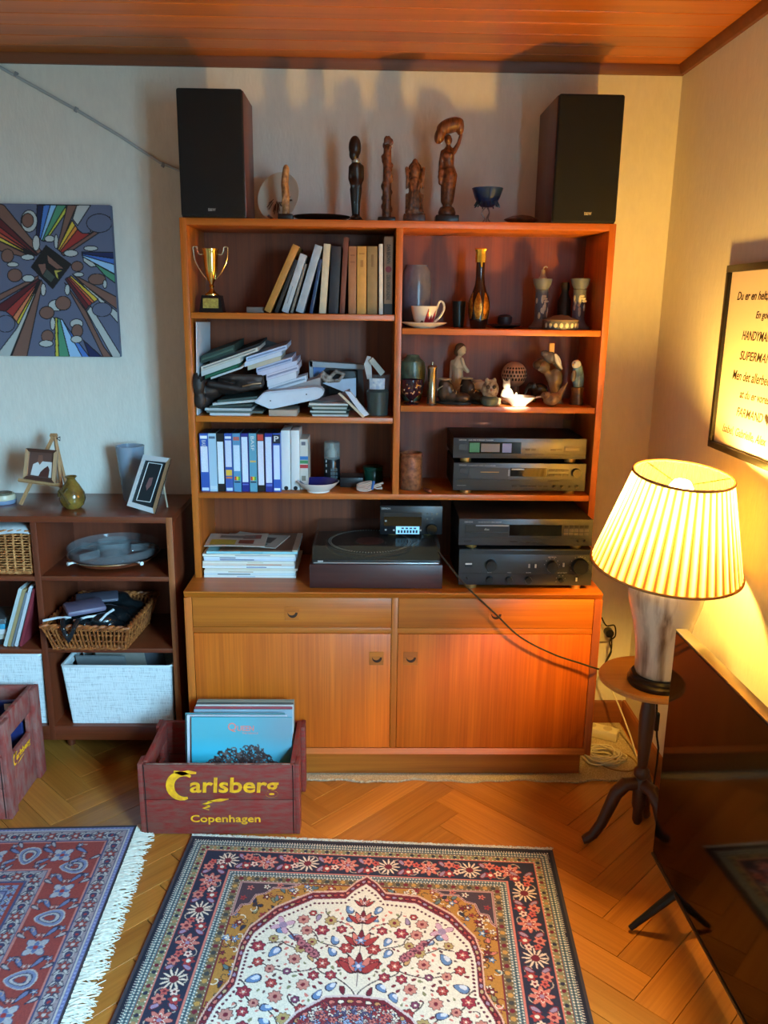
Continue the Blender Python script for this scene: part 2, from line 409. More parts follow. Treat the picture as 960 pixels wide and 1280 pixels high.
# ================================================================== the shelf unit
T = 0.021; UW, UH, BT = 1.3258, 1.8275, 0.6855
m_teak = wood('teak_upright', (152, 72, 16), (200, 110, 30), 'z', 0.4)
m_teakx = wood('teak_level', (154, 74, 16), (202, 114, 31), 'x', 0.4)
m_door = wood('teak_door', (176, 78, 13), (222, 114, 27), 'z', 0.42, fine=0.5)
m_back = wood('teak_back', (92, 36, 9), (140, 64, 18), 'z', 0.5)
def slab(name, x0, x1, y0, y1, z0, z1, m, parent, bev=0.0012):
    return MB().box(x0, x1, y0, y1, z0, z1, bev, 2).build(name, m, parent)
bc = thing('bookcase', 'tall open teak bookcase standing on the teak sideboard', 'bookcase', (UW/2, 0.14, BT))
DP = 0.28
slab('side_panel', 0, T, 0, DP, BT, UH-0.0005, m_teak, bc)
slab('side_panel', UW-T, UW, 0, DP, BT, UH-0.0005, m_teak, bc)
slab('top_board', 0.0008, UW-0.0008, 0.0006, DP, UH-T, UH, m_teakx, bc)
S3 = 0.9775; dx = at(496, 520, Y=0).x
slab('divider', dx-T/2, dx+T/2, 0.001, DP, S3, UH-T, m_teak, bc)
shelf_z = {}
for nm, a, b, z in (('L1', T, dx-T/2, 1.5496), ('L2', T, dx-T/2, 1.2277), ('R1', dx+T/2, UW-T, 1.5093), ('R2', dx+T/2, UW-T, 1.2672)):
    shelf_z[nm] = z
    slab('shelf', a+0.0015, b-0.0015, 0.004, DP-0.006, z-0.0185, z, m_teakx, bc)
slab('shelf', T, UW-T, 0.002, DP-0.006, S3-0.0185, S3, m_teakx, bc); shelf_z['L3'] = shelf_z['R3'] = S3
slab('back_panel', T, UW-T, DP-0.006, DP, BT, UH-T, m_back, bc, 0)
m_plast = mat('grey_plate', (112, 74, 46), 0.6)
a = span(703, 713, 524, 546, DP-0.008); slab('cable_cover', a[0], a[1], DP-0.010, DP-0.0055, a[2], a[3], m_plast, bc)

sb = thing('sideboard', 'low teak sideboard with two drawers and two doors under the bookcase', 'sideboard', (UW/2, 0.08, 0))
x0, x1, yf, zb = -0.0098, UW+0.0098, -0.1377, 0.1065
def rim(pts, d, name, m):   # board whose front edge slopes inwards
    return MB().prism(pts, d).build(name, m, sb, False)
rim([(x0, yf, BT), (x0, yf, BT-0.004), (x0, yf+0.012, BT-0.022), (x0, DP, BT-0.022), (x0, DP, BT)], (x1-x0, 0, 0), 'top_board', m_teakx)
rim([(x0, yf, zb), (x0+0.004, yf, zb), (x0+0.022, yf+0.012, zb), (x0+0.022, DP, zb), (x0, DP, zb)], (0, 0, BT-0.022-zb), 'side_panel', m_teak)
rim([(x1, yf, zb), (x1-0.004, yf, zb), (x1-0.022, yf+0.012, zb), (x1-0.022, DP, zb), (x1, DP, zb)], (0, 0, BT-0.022-zb), 'side_panel', m_teak)
rim([(x0+0.02, yf+0.001, zb), (x0+0.02, yf+0.001, zb+0.004), (x0+0.02, yf+0.012, zb+0.02), (x0+0.02, DP, zb+0.02), (x0+0.02, DP, zb)], (x1-x0-0.04, 0, 0), 'bottom_board', m_teakx)
Yd = yf+0.014
cxs = at(493, 800, Y=Yd).x
zr0, zr1 = at(480, 792, Y=Yd).z, at(480, 785, Y=Yd).z
slab('stile', cxs-0.010, cxs+0.010, Yd, Yd+0.02, zb+0.02, BT-0.022, m_teak, sb)
slab('rail', x0+0.022, cxs-0.010, Yd+0.001, Yd+0.02, zr0, zr1, m_teakx, sb)
slab('rail', cxs+0.010, x1-0.022, Yd+0.001, Yd+0.02, zr0, zr1, m_teakx, sb)
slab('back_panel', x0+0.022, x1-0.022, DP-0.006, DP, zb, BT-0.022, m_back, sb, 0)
pzx = 1.318
MB().box(0.01, pzx, -0.082, -0.062, 0.0, zb).box(0.01, 0.03, -0.062, 0.26, 0.0, zb).box(pzx-0.02, pzx, -0.062, 0.26, 0.0, zb).build('plinth', m_teakx, sb, False)
def pull(cx, cz, panel):
    """square inset with a half-round finger cup and a lip"""
    h = 0.0235; g = MB(); y = Yd-0.0015
    g.box(cx-h, cx+h, y, y+0.004, cz-h, cz+h, 0.001, 1)
    hd = g.build('handle', m_teakx, panel)
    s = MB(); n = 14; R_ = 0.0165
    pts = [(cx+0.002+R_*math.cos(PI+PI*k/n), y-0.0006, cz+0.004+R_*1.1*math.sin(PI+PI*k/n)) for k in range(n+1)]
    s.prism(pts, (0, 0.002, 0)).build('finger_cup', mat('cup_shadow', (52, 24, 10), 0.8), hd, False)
    c = MB(); pts = [(cx-0.001+0.0125*math.cos(PI+PI*k/n), y-0.003, cz+0.007+0.0115*math.sin(PI+PI*k/n)) for k in range(n+1)]
    c.prism(pts, (0, 0.0035, 0)).build('grip', m_teakx, hd, False)
for (ax, bx, cz0, cz1, nm, hx, hy, mm) in ((x0+0.0235, cxs-0.0115, zr1+0.0015, BT-0.0235, 'drawer', 365, 767, m_teakx), (cxs+0.0115, x1-0.0235, zr1+0.0015, BT-0.0235, 'drawer', 619.5, 769, m_teakx),
                                         (x0+0.0235, cxs-0.0115, zb+0.0215, zr0-0.0015, 'door', 470.5, 823, m_door), (cxs+0.0115, x1-0.0235, zb+0.0215, zr0-0.0015, 'door', 513, 823, m_door)):
    d = slab(nm, ax, bx, Yd-0.0005, Yd+0.018, cz0, cz1, mm, sb, 0.001)
    c = at(hx, hy, Y=Yd); pull(c.x, c.z, d)

# low bookcase on the left
m_dk = wood('rosewood_level', (88, 38, 20), (118, 54, 28), 'x', 0.28, coat=0.25)
m_dkz = wood('rosewood_upright', (88, 38, 20), (122, 56, 30), 'z', 0.36)
m_edge = wood('rosewood_edge', (128, 70, 34), (160, 94, 50), 'z', 0.4)
LT, LX1, LY0 = 0.904, -0.058, -0.04
lb = thing('low_bookcase', 'low dark wood bookcase beside the teak unit', 'bookcase', (-0.6, 0.12, 0.105))
LX0 = -1.22; t = 0.02; zb2 = 0.105
slab('top_board', LX0, LX1, LY0, YB-0.004, LT-t, LT, m_dk, lb)
MB().box(LX1-t, LX1, LY0+0.001, YB-0.006, zb2, LT-t, 0.001).build('side_panel', m_dkz, lb)
slab('edge_strip', LX1-t, LX1, LY0-0.001, LY0+0.002, zb2, LT-0.0005, m_edge, lb, 0.0005)
slab('side_panel', LX0, LX0+t, LY0, YB-0.006, zb2, LT-t, m_dkz, lb)
lv = at(45, 690, Y=LY0).x-0.002
slab('divider', lv-t/2, lv+t/2, LY0, YB-0.012, zb2, LT-t, m_dkz, lb)
slab('back_panel', LX0+t, LX1-t, YB-0.012, YB-0.006, zb2, LT-t, wood('rosewood_back', (96, 42, 24), (128, 60, 34), 'z', 0.45), lb, 0)
zsA = at(130, 721, Y=LY0).z; zsB = at(150, 811, Y=LY0).z; zsC = at(20, 721, Y=LY0).z; zsD = at(20, 812, Y=LY0).z; zbot = at(130, 908, Y=LY0).z
for (a, b, z) in ((lv+t/2, LX1-t, zsA), (lv+t/2, LX1-t, zsB), (LX0+t, lv-t/2, zsC), (LX0+t, lv-t/2, zsD)):
    slab('shelf', a, b, LY0+0.003, YB-0.012, z-0.016, z, m_dk, lb)
slab('bottom_board', LX0+t, LX1-t, LY0+0.001, YB-0.012, zb2, zbot, m_dk, lb)
for (a, b) in ((LX0+0.04, LX0+0.08), (LX1-0.10, LX1-0.06), (lv-0.02, lv+0.02)):
    for c in (0.12, 0.25):
        MB().lathe([(0, 0), (0.014, 0), (0.02, zb2), (0, zb2)], ((a+b)/2, c, 0), 14).build('leg', m_dkz, lb)
print('low shelf', zsA, zsB, zsC, zsD, zbot, 'lv', lv, 'div', dx)
# ================================================================== rugs (woven pattern as colour per knot)
class Canvas:
    def __init__(s, w, h, res, bg):
        s.w, s.h, s.res = w, h, res; s.nu, s.nv = int(round(w/res)), int(round(h/res))
        s.x = np.linspace(0, w, s.nu+1); s.y = np.linspace(0, h, s.nv+1)
        s.a = np.empty((s.nv+1, s.nu+1, 3), 'f'); s.a[:] = lin(bg)
    def win(s, x0, x1, y0, y1):
        i0, i1 = np.searchsorted(s.x, [x0, x1]); j0, j1 = np.searchsorted(s.y, [y0, y1])
        X, Y = np.meshgrid(s.x[i0:i1], s.y[j0:j1]); return s.a[j0:j1, i0:i1], X, Y
    def disc(s, cx, cy, r, c):
        A, X, Y = s.win(cx-r, cx+r, cy-r, cy+r)
        if A.size: A[(X-cx)**2+(Y-cy)**2 < r*r] = lin(c)
    def flower(s, cx, cy, r, n, c, cc, out=None, ph=0.0, depth=0.3):
        R = r*1.15; A, X, Y = s.win(cx-R, cx+R, cy-R, cy+R)
        if not A.size: return
        d = np.hypot(X-cx, Y-cy); th = np.arctan2(Y-cy, X-cx); e = r*(1-depth+depth*np.cos(n*(th+ph)))
        if out is not None: A[d < e+s.res*1.1] = lin(out)
        A[d < e] = lin(c); A[d < r*0.33] = lin(cc)
    def leaf(s, cx, cy, a, b, ang, c, out=None):
        R = max(a, b)*1.2; A, X, Y = s.win(cx-R, cx+R, cy-R, cy+R)
        if not A.size: return
        ca_, sa_ = math.cos(ang), math.sin(ang); u = (X-cx)*ca_+(Y-cy)*sa_; v = -(X-cx)*sa_+(Y-cy)*ca_
        q = (u/a)**2+(np.abs(v)/(b*(1-0.35*np.clip(u/a, -1, 1))))**2
        if out is not None: A[q < (1+s.res/min(a, b))**2] = lin(out)
        A[q < 1] = lin(c)
    def line(s, pts, w, c):
        for (p, q) in zip(pts[:-1], pts[1:]):
            x0, x1 = sorted((p[0], q[0])); y0, y1 = sorted((p[1], q[1]))
            A, X, Y = s.win(x0-w, x1+w, y0-w, y1+w)
            if not A.size: continue
            dx_, dy_ = q[0]-p[0], q[1]-p[1]; L2 = dx_*dx_+dy_*dy_ or 1e-12
            t = np.clip(((X-p[0])*dx_+(Y-p[1])*dy_)/L2, 0, 1)
            A[np.hypot(X-p[0]-t*dx_, Y-p[1]-t*dy_) < w/2] = lin(c)
    def fill(s, pts, c):
        xs = [p[0] for p in pts]; ys = [p[1] for p in pts]; A, X, Y = s.win(min(xs), max(xs), min(ys), max(ys))
        if not A.size: return
        ins = np.zeros(X.shape, bool); n = len(pts)
        for i in range(n):
            (xa, ya), (xb, yb) = pts[i], pts[(i+1) % n]
            if ya == yb: continue
            ins ^= ((ya > Y) != (yb > Y)) & (X < (xb-xa)*(Y-ya)/(yb-ya)+xa)
        A[ins] = lin(c)
    def outline(s, pts, w, c): s.line(list(pts)+[pts[0]], w, c)
    def curl(s, cx, cy, r, a0, turn, w, c, n=10):
        s.line([(cx+r*(1-0.75*k/n)*math.cos(a0+turn*k/n), cy+r*(1-0.75*k/n)*math.sin(a0+turn*k/n)) for k in range(n+1)], w, c)
    def bands(s, d, spec):
        for (d0, d1, c) in spec: s.a[(d >= d0) & (d < d1)] = lin(c)
    def edge_dist(s):
        X, Y = np.meshgrid(s.x, s.y); return np.minimum(np.minimum(X, s.w-X), np.minimum(Y, s.h-Y))

NAVY, CREAM, MAR, RED, PINK, GOLD, TEAL, SAGE, LILAC, BLUE = (38, 40, 62), (226, 216, 196), (112, 28, 44), (158, 52, 52), (206, 118, 104), (176, 122, 52), (88, 112, 116), (130, 128, 92), (158, 134, 160), (98, 130, 172)
def run(cv, inset, step, fn, jitter=0.0):
    """call fn(x, y, angle along, index) along all four sides of the rectangle inset from the edge"""
    k = 0
    for (ax, ay, bx, by) in ((inset, inset, cv.w-inset, inset), (cv.w-inset, inset, cv.w-inset, cv.h-inset), (cv.w-inset, cv.h-inset, inset, cv.h-inset), (inset, cv.h-inset, inset, inset)):
        L = math.hypot(bx-ax, by-ay); n = max(1, round(L/step)); ang = math.atan2(by-ay, bx-ax)
        for i in range(n):
            t = (i+0.5)/n; fn(ax+(bx-ax)*t, ay+(by-ay)*t, ang, k); k += 1
def guard(cv, i0, i1, bg, dots, step=0.012):
    m = (i0+i1)/2; w = (i1-i0)
    run(cv, m, step, lambda x, y, a, k: cv.disc(x, y, w*0.30, dots[k % len(dots)]))
    run(cv, i0+0.002, 0.006, lambda x, y, a, k: cv.disc(x, y, 0.0017, CREAM) if k % 2 else None)
    run(cv, i1-0.002, 0.006, lambda x, y, a, k: cv.disc(x, y, 0.0017, CREAM) if k % 2 else None)

def rug_cream():
    Wd, Ln = 1.09, 1.56; cv = Canvas(Wd, Ln, 0.0019, CREAM); rnd = random.Random(3)
    d = cv.edge_dist()
    cv.bands(d, [(0, 0.016, (24, 27, 44)), (0.016, 0.021, CREAM), (0.021, 0.040, TEAL), (0.040, 0.043, MAR), (0.043, 0.062, SAGE), (0.062, 0.066, PINK), (0.066, 0.148, NAVY), (0.148, 0.152, PINK), (0.152, 0.170, TEAL), (0.170, 0.192, (116, 96, 66)), (0.192, 0.196, MAR), (0.196, 3, GOLD)])
    # zig-zag of the outer guard and its dotted companions
    run(cv, 0.0185, 0.0075, lambda x, y, a, k: cv.disc(x, y, 0.0032, NAVY))
    for off in (0.026, 0.035): run(cv, off, 0.0085, lambda x, y, a, k: cv.disc(x, y, 0.0022, CREAM))
    run(cv, 0.0305, 0.0085, lambda x, y, a, k: cv.disc(x, y, 0.0022, NAVY))
    guard(cv, 0.043, 0.062, SAGE, [MAR, (170, 128, 84), NAVY], 0.021)
    for off in (0.156, 0.166): run(cv, off, 0.0085, lambda x, y, a, k: cv.disc(x, y, 0.0022, CREAM))
    run(cv, 0.161, 0.0085, lambda x, y, a, k: cv.disc(x, y, 0.0022, NAVY))
    guard(cv, 0.170, 0.192, SAGE, [MAR, (190, 140, 70), (60, 60, 60)], 0.022)
    # main border: vine, rosettes and palmettes
    def vine(x, y, a, k):
        nx, ny = -math.sin(a), math.cos(a); s_ = 1 if k % 2 else -1
        cv.curl(x+nx*0.018*s_, y+ny*0.018*s_, 0.019, a, 4.2*s_, 0.0028, (190, 170, 150))
    run(cv, 0.107, 0.042, vine)
    def fl(x, y, a, k):
        nx, ny = -math.sin(a), math.cos(a); tx, ty = math.cos(a), math.sin(a); q = k % 4
        if q == 0:
            cv.flower(x, y, 0.034, 12, (228, 208, 184), MAR, MAR, a, 0.42); cv.leaf(x, y, 0.012, 0.006, a+PI/2, MAR)
        elif q == 2:
            cv.flower(x, y, 0.031, 8, PINK, CREAM, MAR, a, 0.22); cv.flower(x, y, 0.017, 6, RED, LILAC, CREAM, a)
        else:
            for s_, c1, c2 in ((1, RED, CREAM), (-1, PINK, MAR)):
                cv.flower(x+nx*0.019*s_, y+ny*0.019*s_, 0.017, 6, c1, c2, NAVY, k, 0.2)
                cv.flower(x+tx*0.022+nx*0.012*s_, y+ty*0.022+ny*0.012*s_, 0.012, 5, (232, 200, 180) if s_ > 0 else (200, 90, 80), MAR, NAVY, k, 0.2)
                cv.leaf(x-tx*0.02-nx*0.02*s_, y-ty*0.02-ny*0.02*s_, 0.012, 0.005, a+s_, LILAC, MAR)
    run(cv, 0.107, 0.058, fl)
    # gold spandrels: small flowers over gold
    cx = Wd/2
    for _ in range(2300):
        x, y = rnd.uniform(0.2, Wd-0.2), rnd.uniform(0.2, Ln-0.2)
        if abs(x-cx) < 0.2 and abs(y-Ln/2) < 0.4: continue
        q = rnd.random()
        if q < 0.35: cv.flower(x, y, rnd.uniform(0.007, 0.012), 5, rnd.choice([MAR, RED, CREAM, BLUE]), rnd.choice([CREAM, MAR]), (70, 40, 20))
        elif q < 0.7: cv.curl(x, y, 0.013, rnd.uniform(0, 6.3), rnd.choice([-4, 4]), 0.0025, rnd.choice([MAR, (70, 56, 40), CREAM]))
        else: cv.leaf(x, y, 0.010, 0.0045, rnd.uniform(0, 6.3), rnd.choice([TEAL, SAGE, PINK, NAVY]), (80, 50, 24))
    # corner lobes
    for sx in (-1, 1):
        for sy in (-1, 1):
            px, py = cx+sx*(cx-0.196), Ln/2+sy*(Ln/2-0.196)
            pts = [(px, py), (px-sx*0.165, py), (px-sx*0.135, py-sy*0.018), (px-sx*0.095, py-sy*0.018), (px-sx*0.075, py-sy*0.042), (px-sx*0.05, py-sy*0.05), (px-sx*0.04, py-sy*0.085), (px-sx*0.018, py-sy*0.09), (px-sx*0.010, py-sy*0.12), (px, py-sy*0.13)]
            cv.fill(pts, (70, 52, 62)); cv.outline(pts, 0.006, (206, 168, 160)); cv.outline(pts, 0.0022, MAR)
            for (ax, ay, c) in ((0.03, 0.022, PINK), (0.075, 0.016, CREAM), (0.018, 0.062, RED), (0.11, 0.008, PINK)): cv.flower(px-sx*ax, py-sy*ay, 0.010, 5, c, MAR, None)
    # the big stepped medallion field
    H = Ln/2
    half = [(0, 0.625), (0.03, 0.597), (0.055, 0.560), (0.145, 0.552), (0.235, 0.488), (0.290, 0.412), (0.302, 0.36), (0.304, 0.235), (0.335, 0.17), (0.346, 0.12), (0.346, 0)]
    half = [(a, b) for a, b in half]
    def ring(sc, pts=half):
        q = [(cx+a*sc, H-b*sc) for a, b in pts]; q += [(cx+a*sc, H+b*sc) for a, b in pts[::-1][1:]]
        return q+[(cx-a*sc, 2*H-(y_)) for a, y_ in [((p[0]-cx)/sc, p[1]) for p in q[1:-1]]]
    R0, R1, R2 = ring(1.0), ring(0.955), ring(0.95)
    cv.fill(ring(1.012), (210, 170, 150)); cv.fill(R0, MAR); cv.fill(R1, (214, 196, 190)); cv.fill(R2, CREAM)
    mid = ring(0.978)
    for (p, q) in zip(mid, mid[1:]+mid[:1]):
        L = math.hypot(q[0]-p[0], q[1]-p[1]); n = int(L/0.017); a = math.atan2(q[1]-p[1], q[0]-p[0])
        for i in range(n):
            x, y = p[0]+(q[0]-p[0])*(i+.5)/n, p[1]+(q[1]-p[1])*(i+.5)/n
            cv.leaf(x, y, 0.0062, 0.0036, a, [PINK, LILAC, (186, 160, 120), RED][i % 4], (50, 16, 26))
    dt = ring(0.925)
    for (p, q) in zip(dt, dt[1:]+dt[:1]):
        L = math.hypot(q[0]-p[0], q[1]-p[1]); n = max(1, int(L/0.0115))
        for i in range(n): cv.disc(p[0]+(q[0]-p[0])*i/n, p[1]+(q[1]-p[1])*i/n, 0.0037, (92, 26, 50))
    inner = ring(0.905)
    # field flowers, mirrored about the middle
    def ok(x, y, sc=0.88):
        u, v = abs(x-cx), abs(y-H); pts = [(a*sc, b*sc) for a, b in half]
        for (p, q) in zip(pts[:-1], pts[1:]):
            if p[0] <= u <= q[0] and q[0] > p[0]: return v < p[1]+(q[1]-p[1])*(u-p[0])/(q[0]-p[0])
        return False
    for sx in (-1, 1):
        r2 = random.Random(11)
        # stems
        for (x0_, y0_, pts) in ((0, 0.02, [(0.02, 0.12), (0.07, 0.17), (0.12, 0.16), (0.16, 0.21)]), (0, 0.2, [(0.05, 0.26), (0.10, 0.29), (0.17, 0.27), (0.24, 0.30)]), (0.01, 0.3, [(0.06, 0.36), (0.11, 0.38), (0.16, 0.43)]), (0.02, 0.42, [(0.07, 0.45), (0.1, 0.5)]), (0.1, 0.29, [(0.13, 0.34), (0.2, 0.37), (0.25, 0.36)]), (0.17, 0.1, [(0.2, 0.16), (0.26, 0.2), (0.29, 0.25)])):
            P = [(x0_, y0_)]+pts; sm = []
            for i in range(len(P)-1):
                for k in range(6):
                    t = k/6; a, b = P[i], P[i+1]; sm.append((a[0]+(b[0]-a[0])*t+0.012*math.sin(t*PI)*(1 if i % 2 else -1), a[1]+(b[1]-a[1])*t))
            cv.line([(cx+sx*a, H-b) for a, b in sm], 0.0034, (72, 58, 58)); cv.line([(cx+sx*a, H+b) for a, b in sm], 0.0034, (72, 58, 58))
        placed = []
        for _ in range(7000):
            u, v = r2.uniform(0.028, 0.32), r2.uniform(0.0, 0.56); r = r2.choice([0.005, 0.007, 0.010, 0.014, 0.019] if _ > 260 else [0.014, 0.018])
            if not ok(cx+u, H-v): continue
            if any((u-a)**2+(v-b)**2 < (r+c+0.0018)**2 for a, b, c in placed): continue
            placed.append((u, v, r)); t = r2.random(); a0 = r2.uniform(0, 6.3)
            for sy in (-1, 1):
                x, y = cx+sx*u, H-sy*v
                if r > 0.011:
                    if t < 0.4: cv.flower(x, y, r, 6, RED if t < .2 else (150, 40, 60), PINK, (60, 30, 40), a0*sx, 0.14); cv.flower(x, y, r*0.55, 5, PINK, CREAM, MAR, a0)
                    elif t < 0.7: cv.flower(x, y, r*0.9, 8, (196, 130, 116) if t < .55 else (176, 150, 96), MAR, (90, 50, 50), a0*sx, 0.12)
                    else: cv.leaf(x, y, r, r*0.6, a0*sx, BLUE, (50, 40, 60)); cv.leaf(x+0.004, y-0.004, r*0.6, r*0.35, a0*sx, (206, 210, 220))
                elif r > 0.007:
                    if t < 0.3: cv.flower(x, y, r, 6, [MAR, RED, PINK, (120, 60, 90)][int(a0*7) % 4], CREAM, (60, 30, 40), a0*sx, 0.10)
                    elif t < 0.65: cv.curl(x, y, r*1.25, a0*sx, 4.5*sx, 0.0028, (70, 54, 58)); cv.leaf(x, y, r*0.5, r*0.3, a0*sx, [RED, SAGE, PINK][int(a0*5) % 3])
                    else: cv.leaf(x, y, r*1.1, r*0.5, a0*sx, [LILAC, SAGE, (190, 150, 100), BLUE, MAR][int(a0*9) % 5], (70, 44, 50))
                else:
                    cv.leaf(x, y, r, r*0.55, a0*sx, [MAR, PINK, SAGE, (90, 60, 60)][int(a0*11) % 4])
        for sy in (-1, 1):                                   # corner sprays
            x, y = cx+sx*0.195, H-sy*0.415
            cv.flower(x+sx*0.012, y-sy*0.012, 0.032, 4, (204, 160, 176), LILAC, MAR, 0.4, 0.4)
            for k in range(7):
                a = (2.1+0.36*(k-3)); q = (x-sx*0.085*math.sin(a-0.6), y+sy*0.085*math.cos(a-2.2)*1.0)
                cv.line([(x, y), ((x+q[0])/2, (y+q[1])/2+0.006*sy), q], 0.003, (90, 40, 60)); cv.flower(q[0], q[1], 0.0115, 8, (176, 104, 112), (90, 40, 60), (60, 24, 40), 0, 0.12)
    for sy in (-1, 1):                                       # tree of palmettes on the axis
        cv.line([(cx, H-sy*0.24), (cx, H-sy*0.55)], 0.0036, (80, 50, 60))
        for v, r in ((0.30, 0.040), (0.385, 0.034), (0.46, 0.030), (0.52, 0.020)):
            for k in range(-2, 3): cv.leaf(cx+k*r*0.38, H-sy*(v+r*0.35-abs(k)*r*0.2), r*0.62, r*0.22, -sy*PI/2+k*0.42, [MAR, PINK, RED][abs(k)], (60, 20, 34))
            cv.flower(cx, H-sy*v, r*0.42, 6, BLUE if r > 0.033 else (200, 160, 150), (206, 200, 214), MAR)
    # centre medallion
    inner_half = [(0, 0.202), (0.066, 0.195), (0.125, 0.15), (0.165, 0.09), (0.165, 0)]
    cv.fill(ring(1.06, inner_half), (210, 190, 186)); cv.fill(ring(1.03, inner_half), MAR); cv.fill(ring(0.90, inner_half), (214, 150, 150)); cv.fill(ring(0.88, inner_half), (74, 70, 104))
    q_ = ring(0.965, inner_half)
    for (p, q) in zip(q_, q_[1:]+q_[:1]):
        L = math.hypot(q[0]-p[0], q[1]-p[1]); n = max(1, int(L/0.02)); a = math.atan2(q[1]-p[1], q[0]-p[0])
        for i in range(n): cv.leaf(p[0]+(q[0]-p[0])*(i+.5)/n, p[1]+(q[1]-p[1])*(i+.5)/n, 0.007, 0.0042, a, [PINK, CREAM, (190, 140, 90)][i % 3], (50, 16, 26))
    for _ in range(420):
        u, v = rnd.uniform(0, 0.17), rnd.uniform(0, 0.18)
        if u/0.18+v/0.2 > 1.35: continue
        c_ = rnd.choice([RED, CREAM, PINK, (150, 170, 200)]); rr = rnd.uniform(0.005, 0.011)
        for sx in (-1, 1):
            for sy in (-1, 1): cv.flower(cx+sx*u, H+sy*v, rr, 5, c_, MAR, (50, 40, 60))
    # knot grain
    g = np.random.default_rng(1).normal(1, 0.09, cv.a.shape[:2]); cv.a *= np.clip(g, 0.6, 1.4)[..., None]
    return cv

def rug_red():
    Wd, Ln = 1.30, 1.9; cv = Canvas(Wd, Ln, 0.0024, (150, 62, 56)); rnd = random.Random(5)     # x across the short side, y along
    BR, DB, IV, PB = (146, 60, 54), (70, 72, 108), (186, 178, 172), (128, 140, 172)
    d = cv.edge_dist()
    cv.bands(d, [(0, 0.008, (60, 58, 92)), (0.008, 0.018, (112, 116, 158)), (0.018, 0.022, IV), (0.022, 0.026, DB), (0.026, 0.068, (152, 136, 140)), (0.068, 0.072, DB), (0.072, 0.078, (190, 120, 110)), (0.078, 0.196, BR), (0.196, 0.202, (190, 120, 110)), (0.202, 0.206, DB), (0.206, 0.246, (150, 140, 146)), (0.246, 0.252, DB), (0.252, 0.262, BR), (0.262, 0.284, PB), (0.284, 0.29, DB), (0.29, 3, (120, 116, 150))])
    for off, st in ((0.047, 0.036), (0.226, 0.036)):
        def f(x, y, a, k):
            if k % 2: cv.leaf(x, y, 0.013, 0.010, a, (58, 56, 86), IV); cv.disc(x, y, 0.004, RED)
            else: cv.flower(x, y, 0.016, 6, BR, IV, (60, 60, 80), a, 0.25)
            nx, ny = -math.sin(a), math.cos(a)
            for s_ in (-1, 1): cv.leaf(x+math.cos(a)*0.018+nx*0.011*s_, y+math.sin(a)*0.018+ny*0.011*s_, 0.008, 0.003, a+s_*0.7, IV, (60, 60, 80))
        run(cv, off, st, f)
    run(cv, 0.273, 0.02, lambda x, y, a, k: cv.flower(x, y, 0.008, 4, BR if k % 2 else IV, DB, (60, 60, 80), a))
    run(cv, 0.013, 0.012, lambda x, y, a, k: cv.disc(x, y, 0.0026, (150, 152, 190)))
    def g(x, y, a, k):
        nx, ny = -math.sin(a), math.cos(a); tx, ty = math.cos(a), math.sin(a)
        if k % 2 == 0:
            cv.leaf(x, y, 0.036, 0.027, a+PI/2, (120, 128, 160), IV); cv.leaf(x, y, 0.025, 0.017, a+PI/2, (176, 170, 168), (60, 60, 90)); cv.leaf(x, y, 0.014, 0.009, a+PI/2, BR, DB)
        else:
            cv.flower(x, y, 0.034, 4, (170, 166, 170), (90, 96, 140), DB, a+PI/4, 0.3); cv.flower(x, y, 0.020, 4, (96, 110, 150), RED, IV, a, 0.3)
        for s_ in (-1, 1):
            cv.curl(x+tx*0.046+nx*0.03*s_, y+ty*0.046+ny*0.03*s_, 0.020, a+s_, 4*s_, 0.0034, (176, 150, 140))
            cv.leaf(x+tx*0.05-nx*0.022*s_, y+ty*0.05-ny*0.022*s_, 0.018, 0.005, a+s_*0.6, (106, 116, 154), (50, 46, 70))
            cv.flower(x+tx*0.038+nx*0.046*s_, y+ty*0.038+ny*0.046*s_, 0.009, 5, (110, 120, 150), IV, (70, 40, 50))
            cv.flower(x+tx*0.062+nx*0.006*s_, y+ty*0.062+ny*0.006*s_, 0.008, 5, (186, 120, 110), IV, (70, 40, 50))
            cv.leaf(x-tx*0.04+nx*0.05*s_, y-ty*0.04+ny*0.05*s_, 0.012, 0.004, a-s_, (170, 160, 160), (50, 46, 70))
    run(cv, 0.137, 0.098, g)
    for _ in range(2200):
        x, y = rnd.uniform(0.3, Wd-0.3), rnd.uniform(0.3, Ln-0.3); q = rnd.random()
        if q < 0.4: cv.flower(x, y, rnd.uniform(0.007, 0.016), 5, rnd.choice([BR, IV, DB]), rnd.choice([IV, BR]), (60, 60, 80))
        elif q < 0.7: cv.curl(x, y, 0.018, rnd.uniform(0, 6.3), rnd.choice([-4, 4]), 0.003, IV)
        else: cv.leaf(x, y, 0.014, 0.005, rnd.uniform(0, 6.3), rnd.choice([PB, BR, IV]), (60, 60, 80))
    gr = np.random.default_rng(2).normal(1, 0.09, cv.a.shape[:2]); cv.a *= np.clip(gr, 0.6, 1.4)[..., None]
    return cv

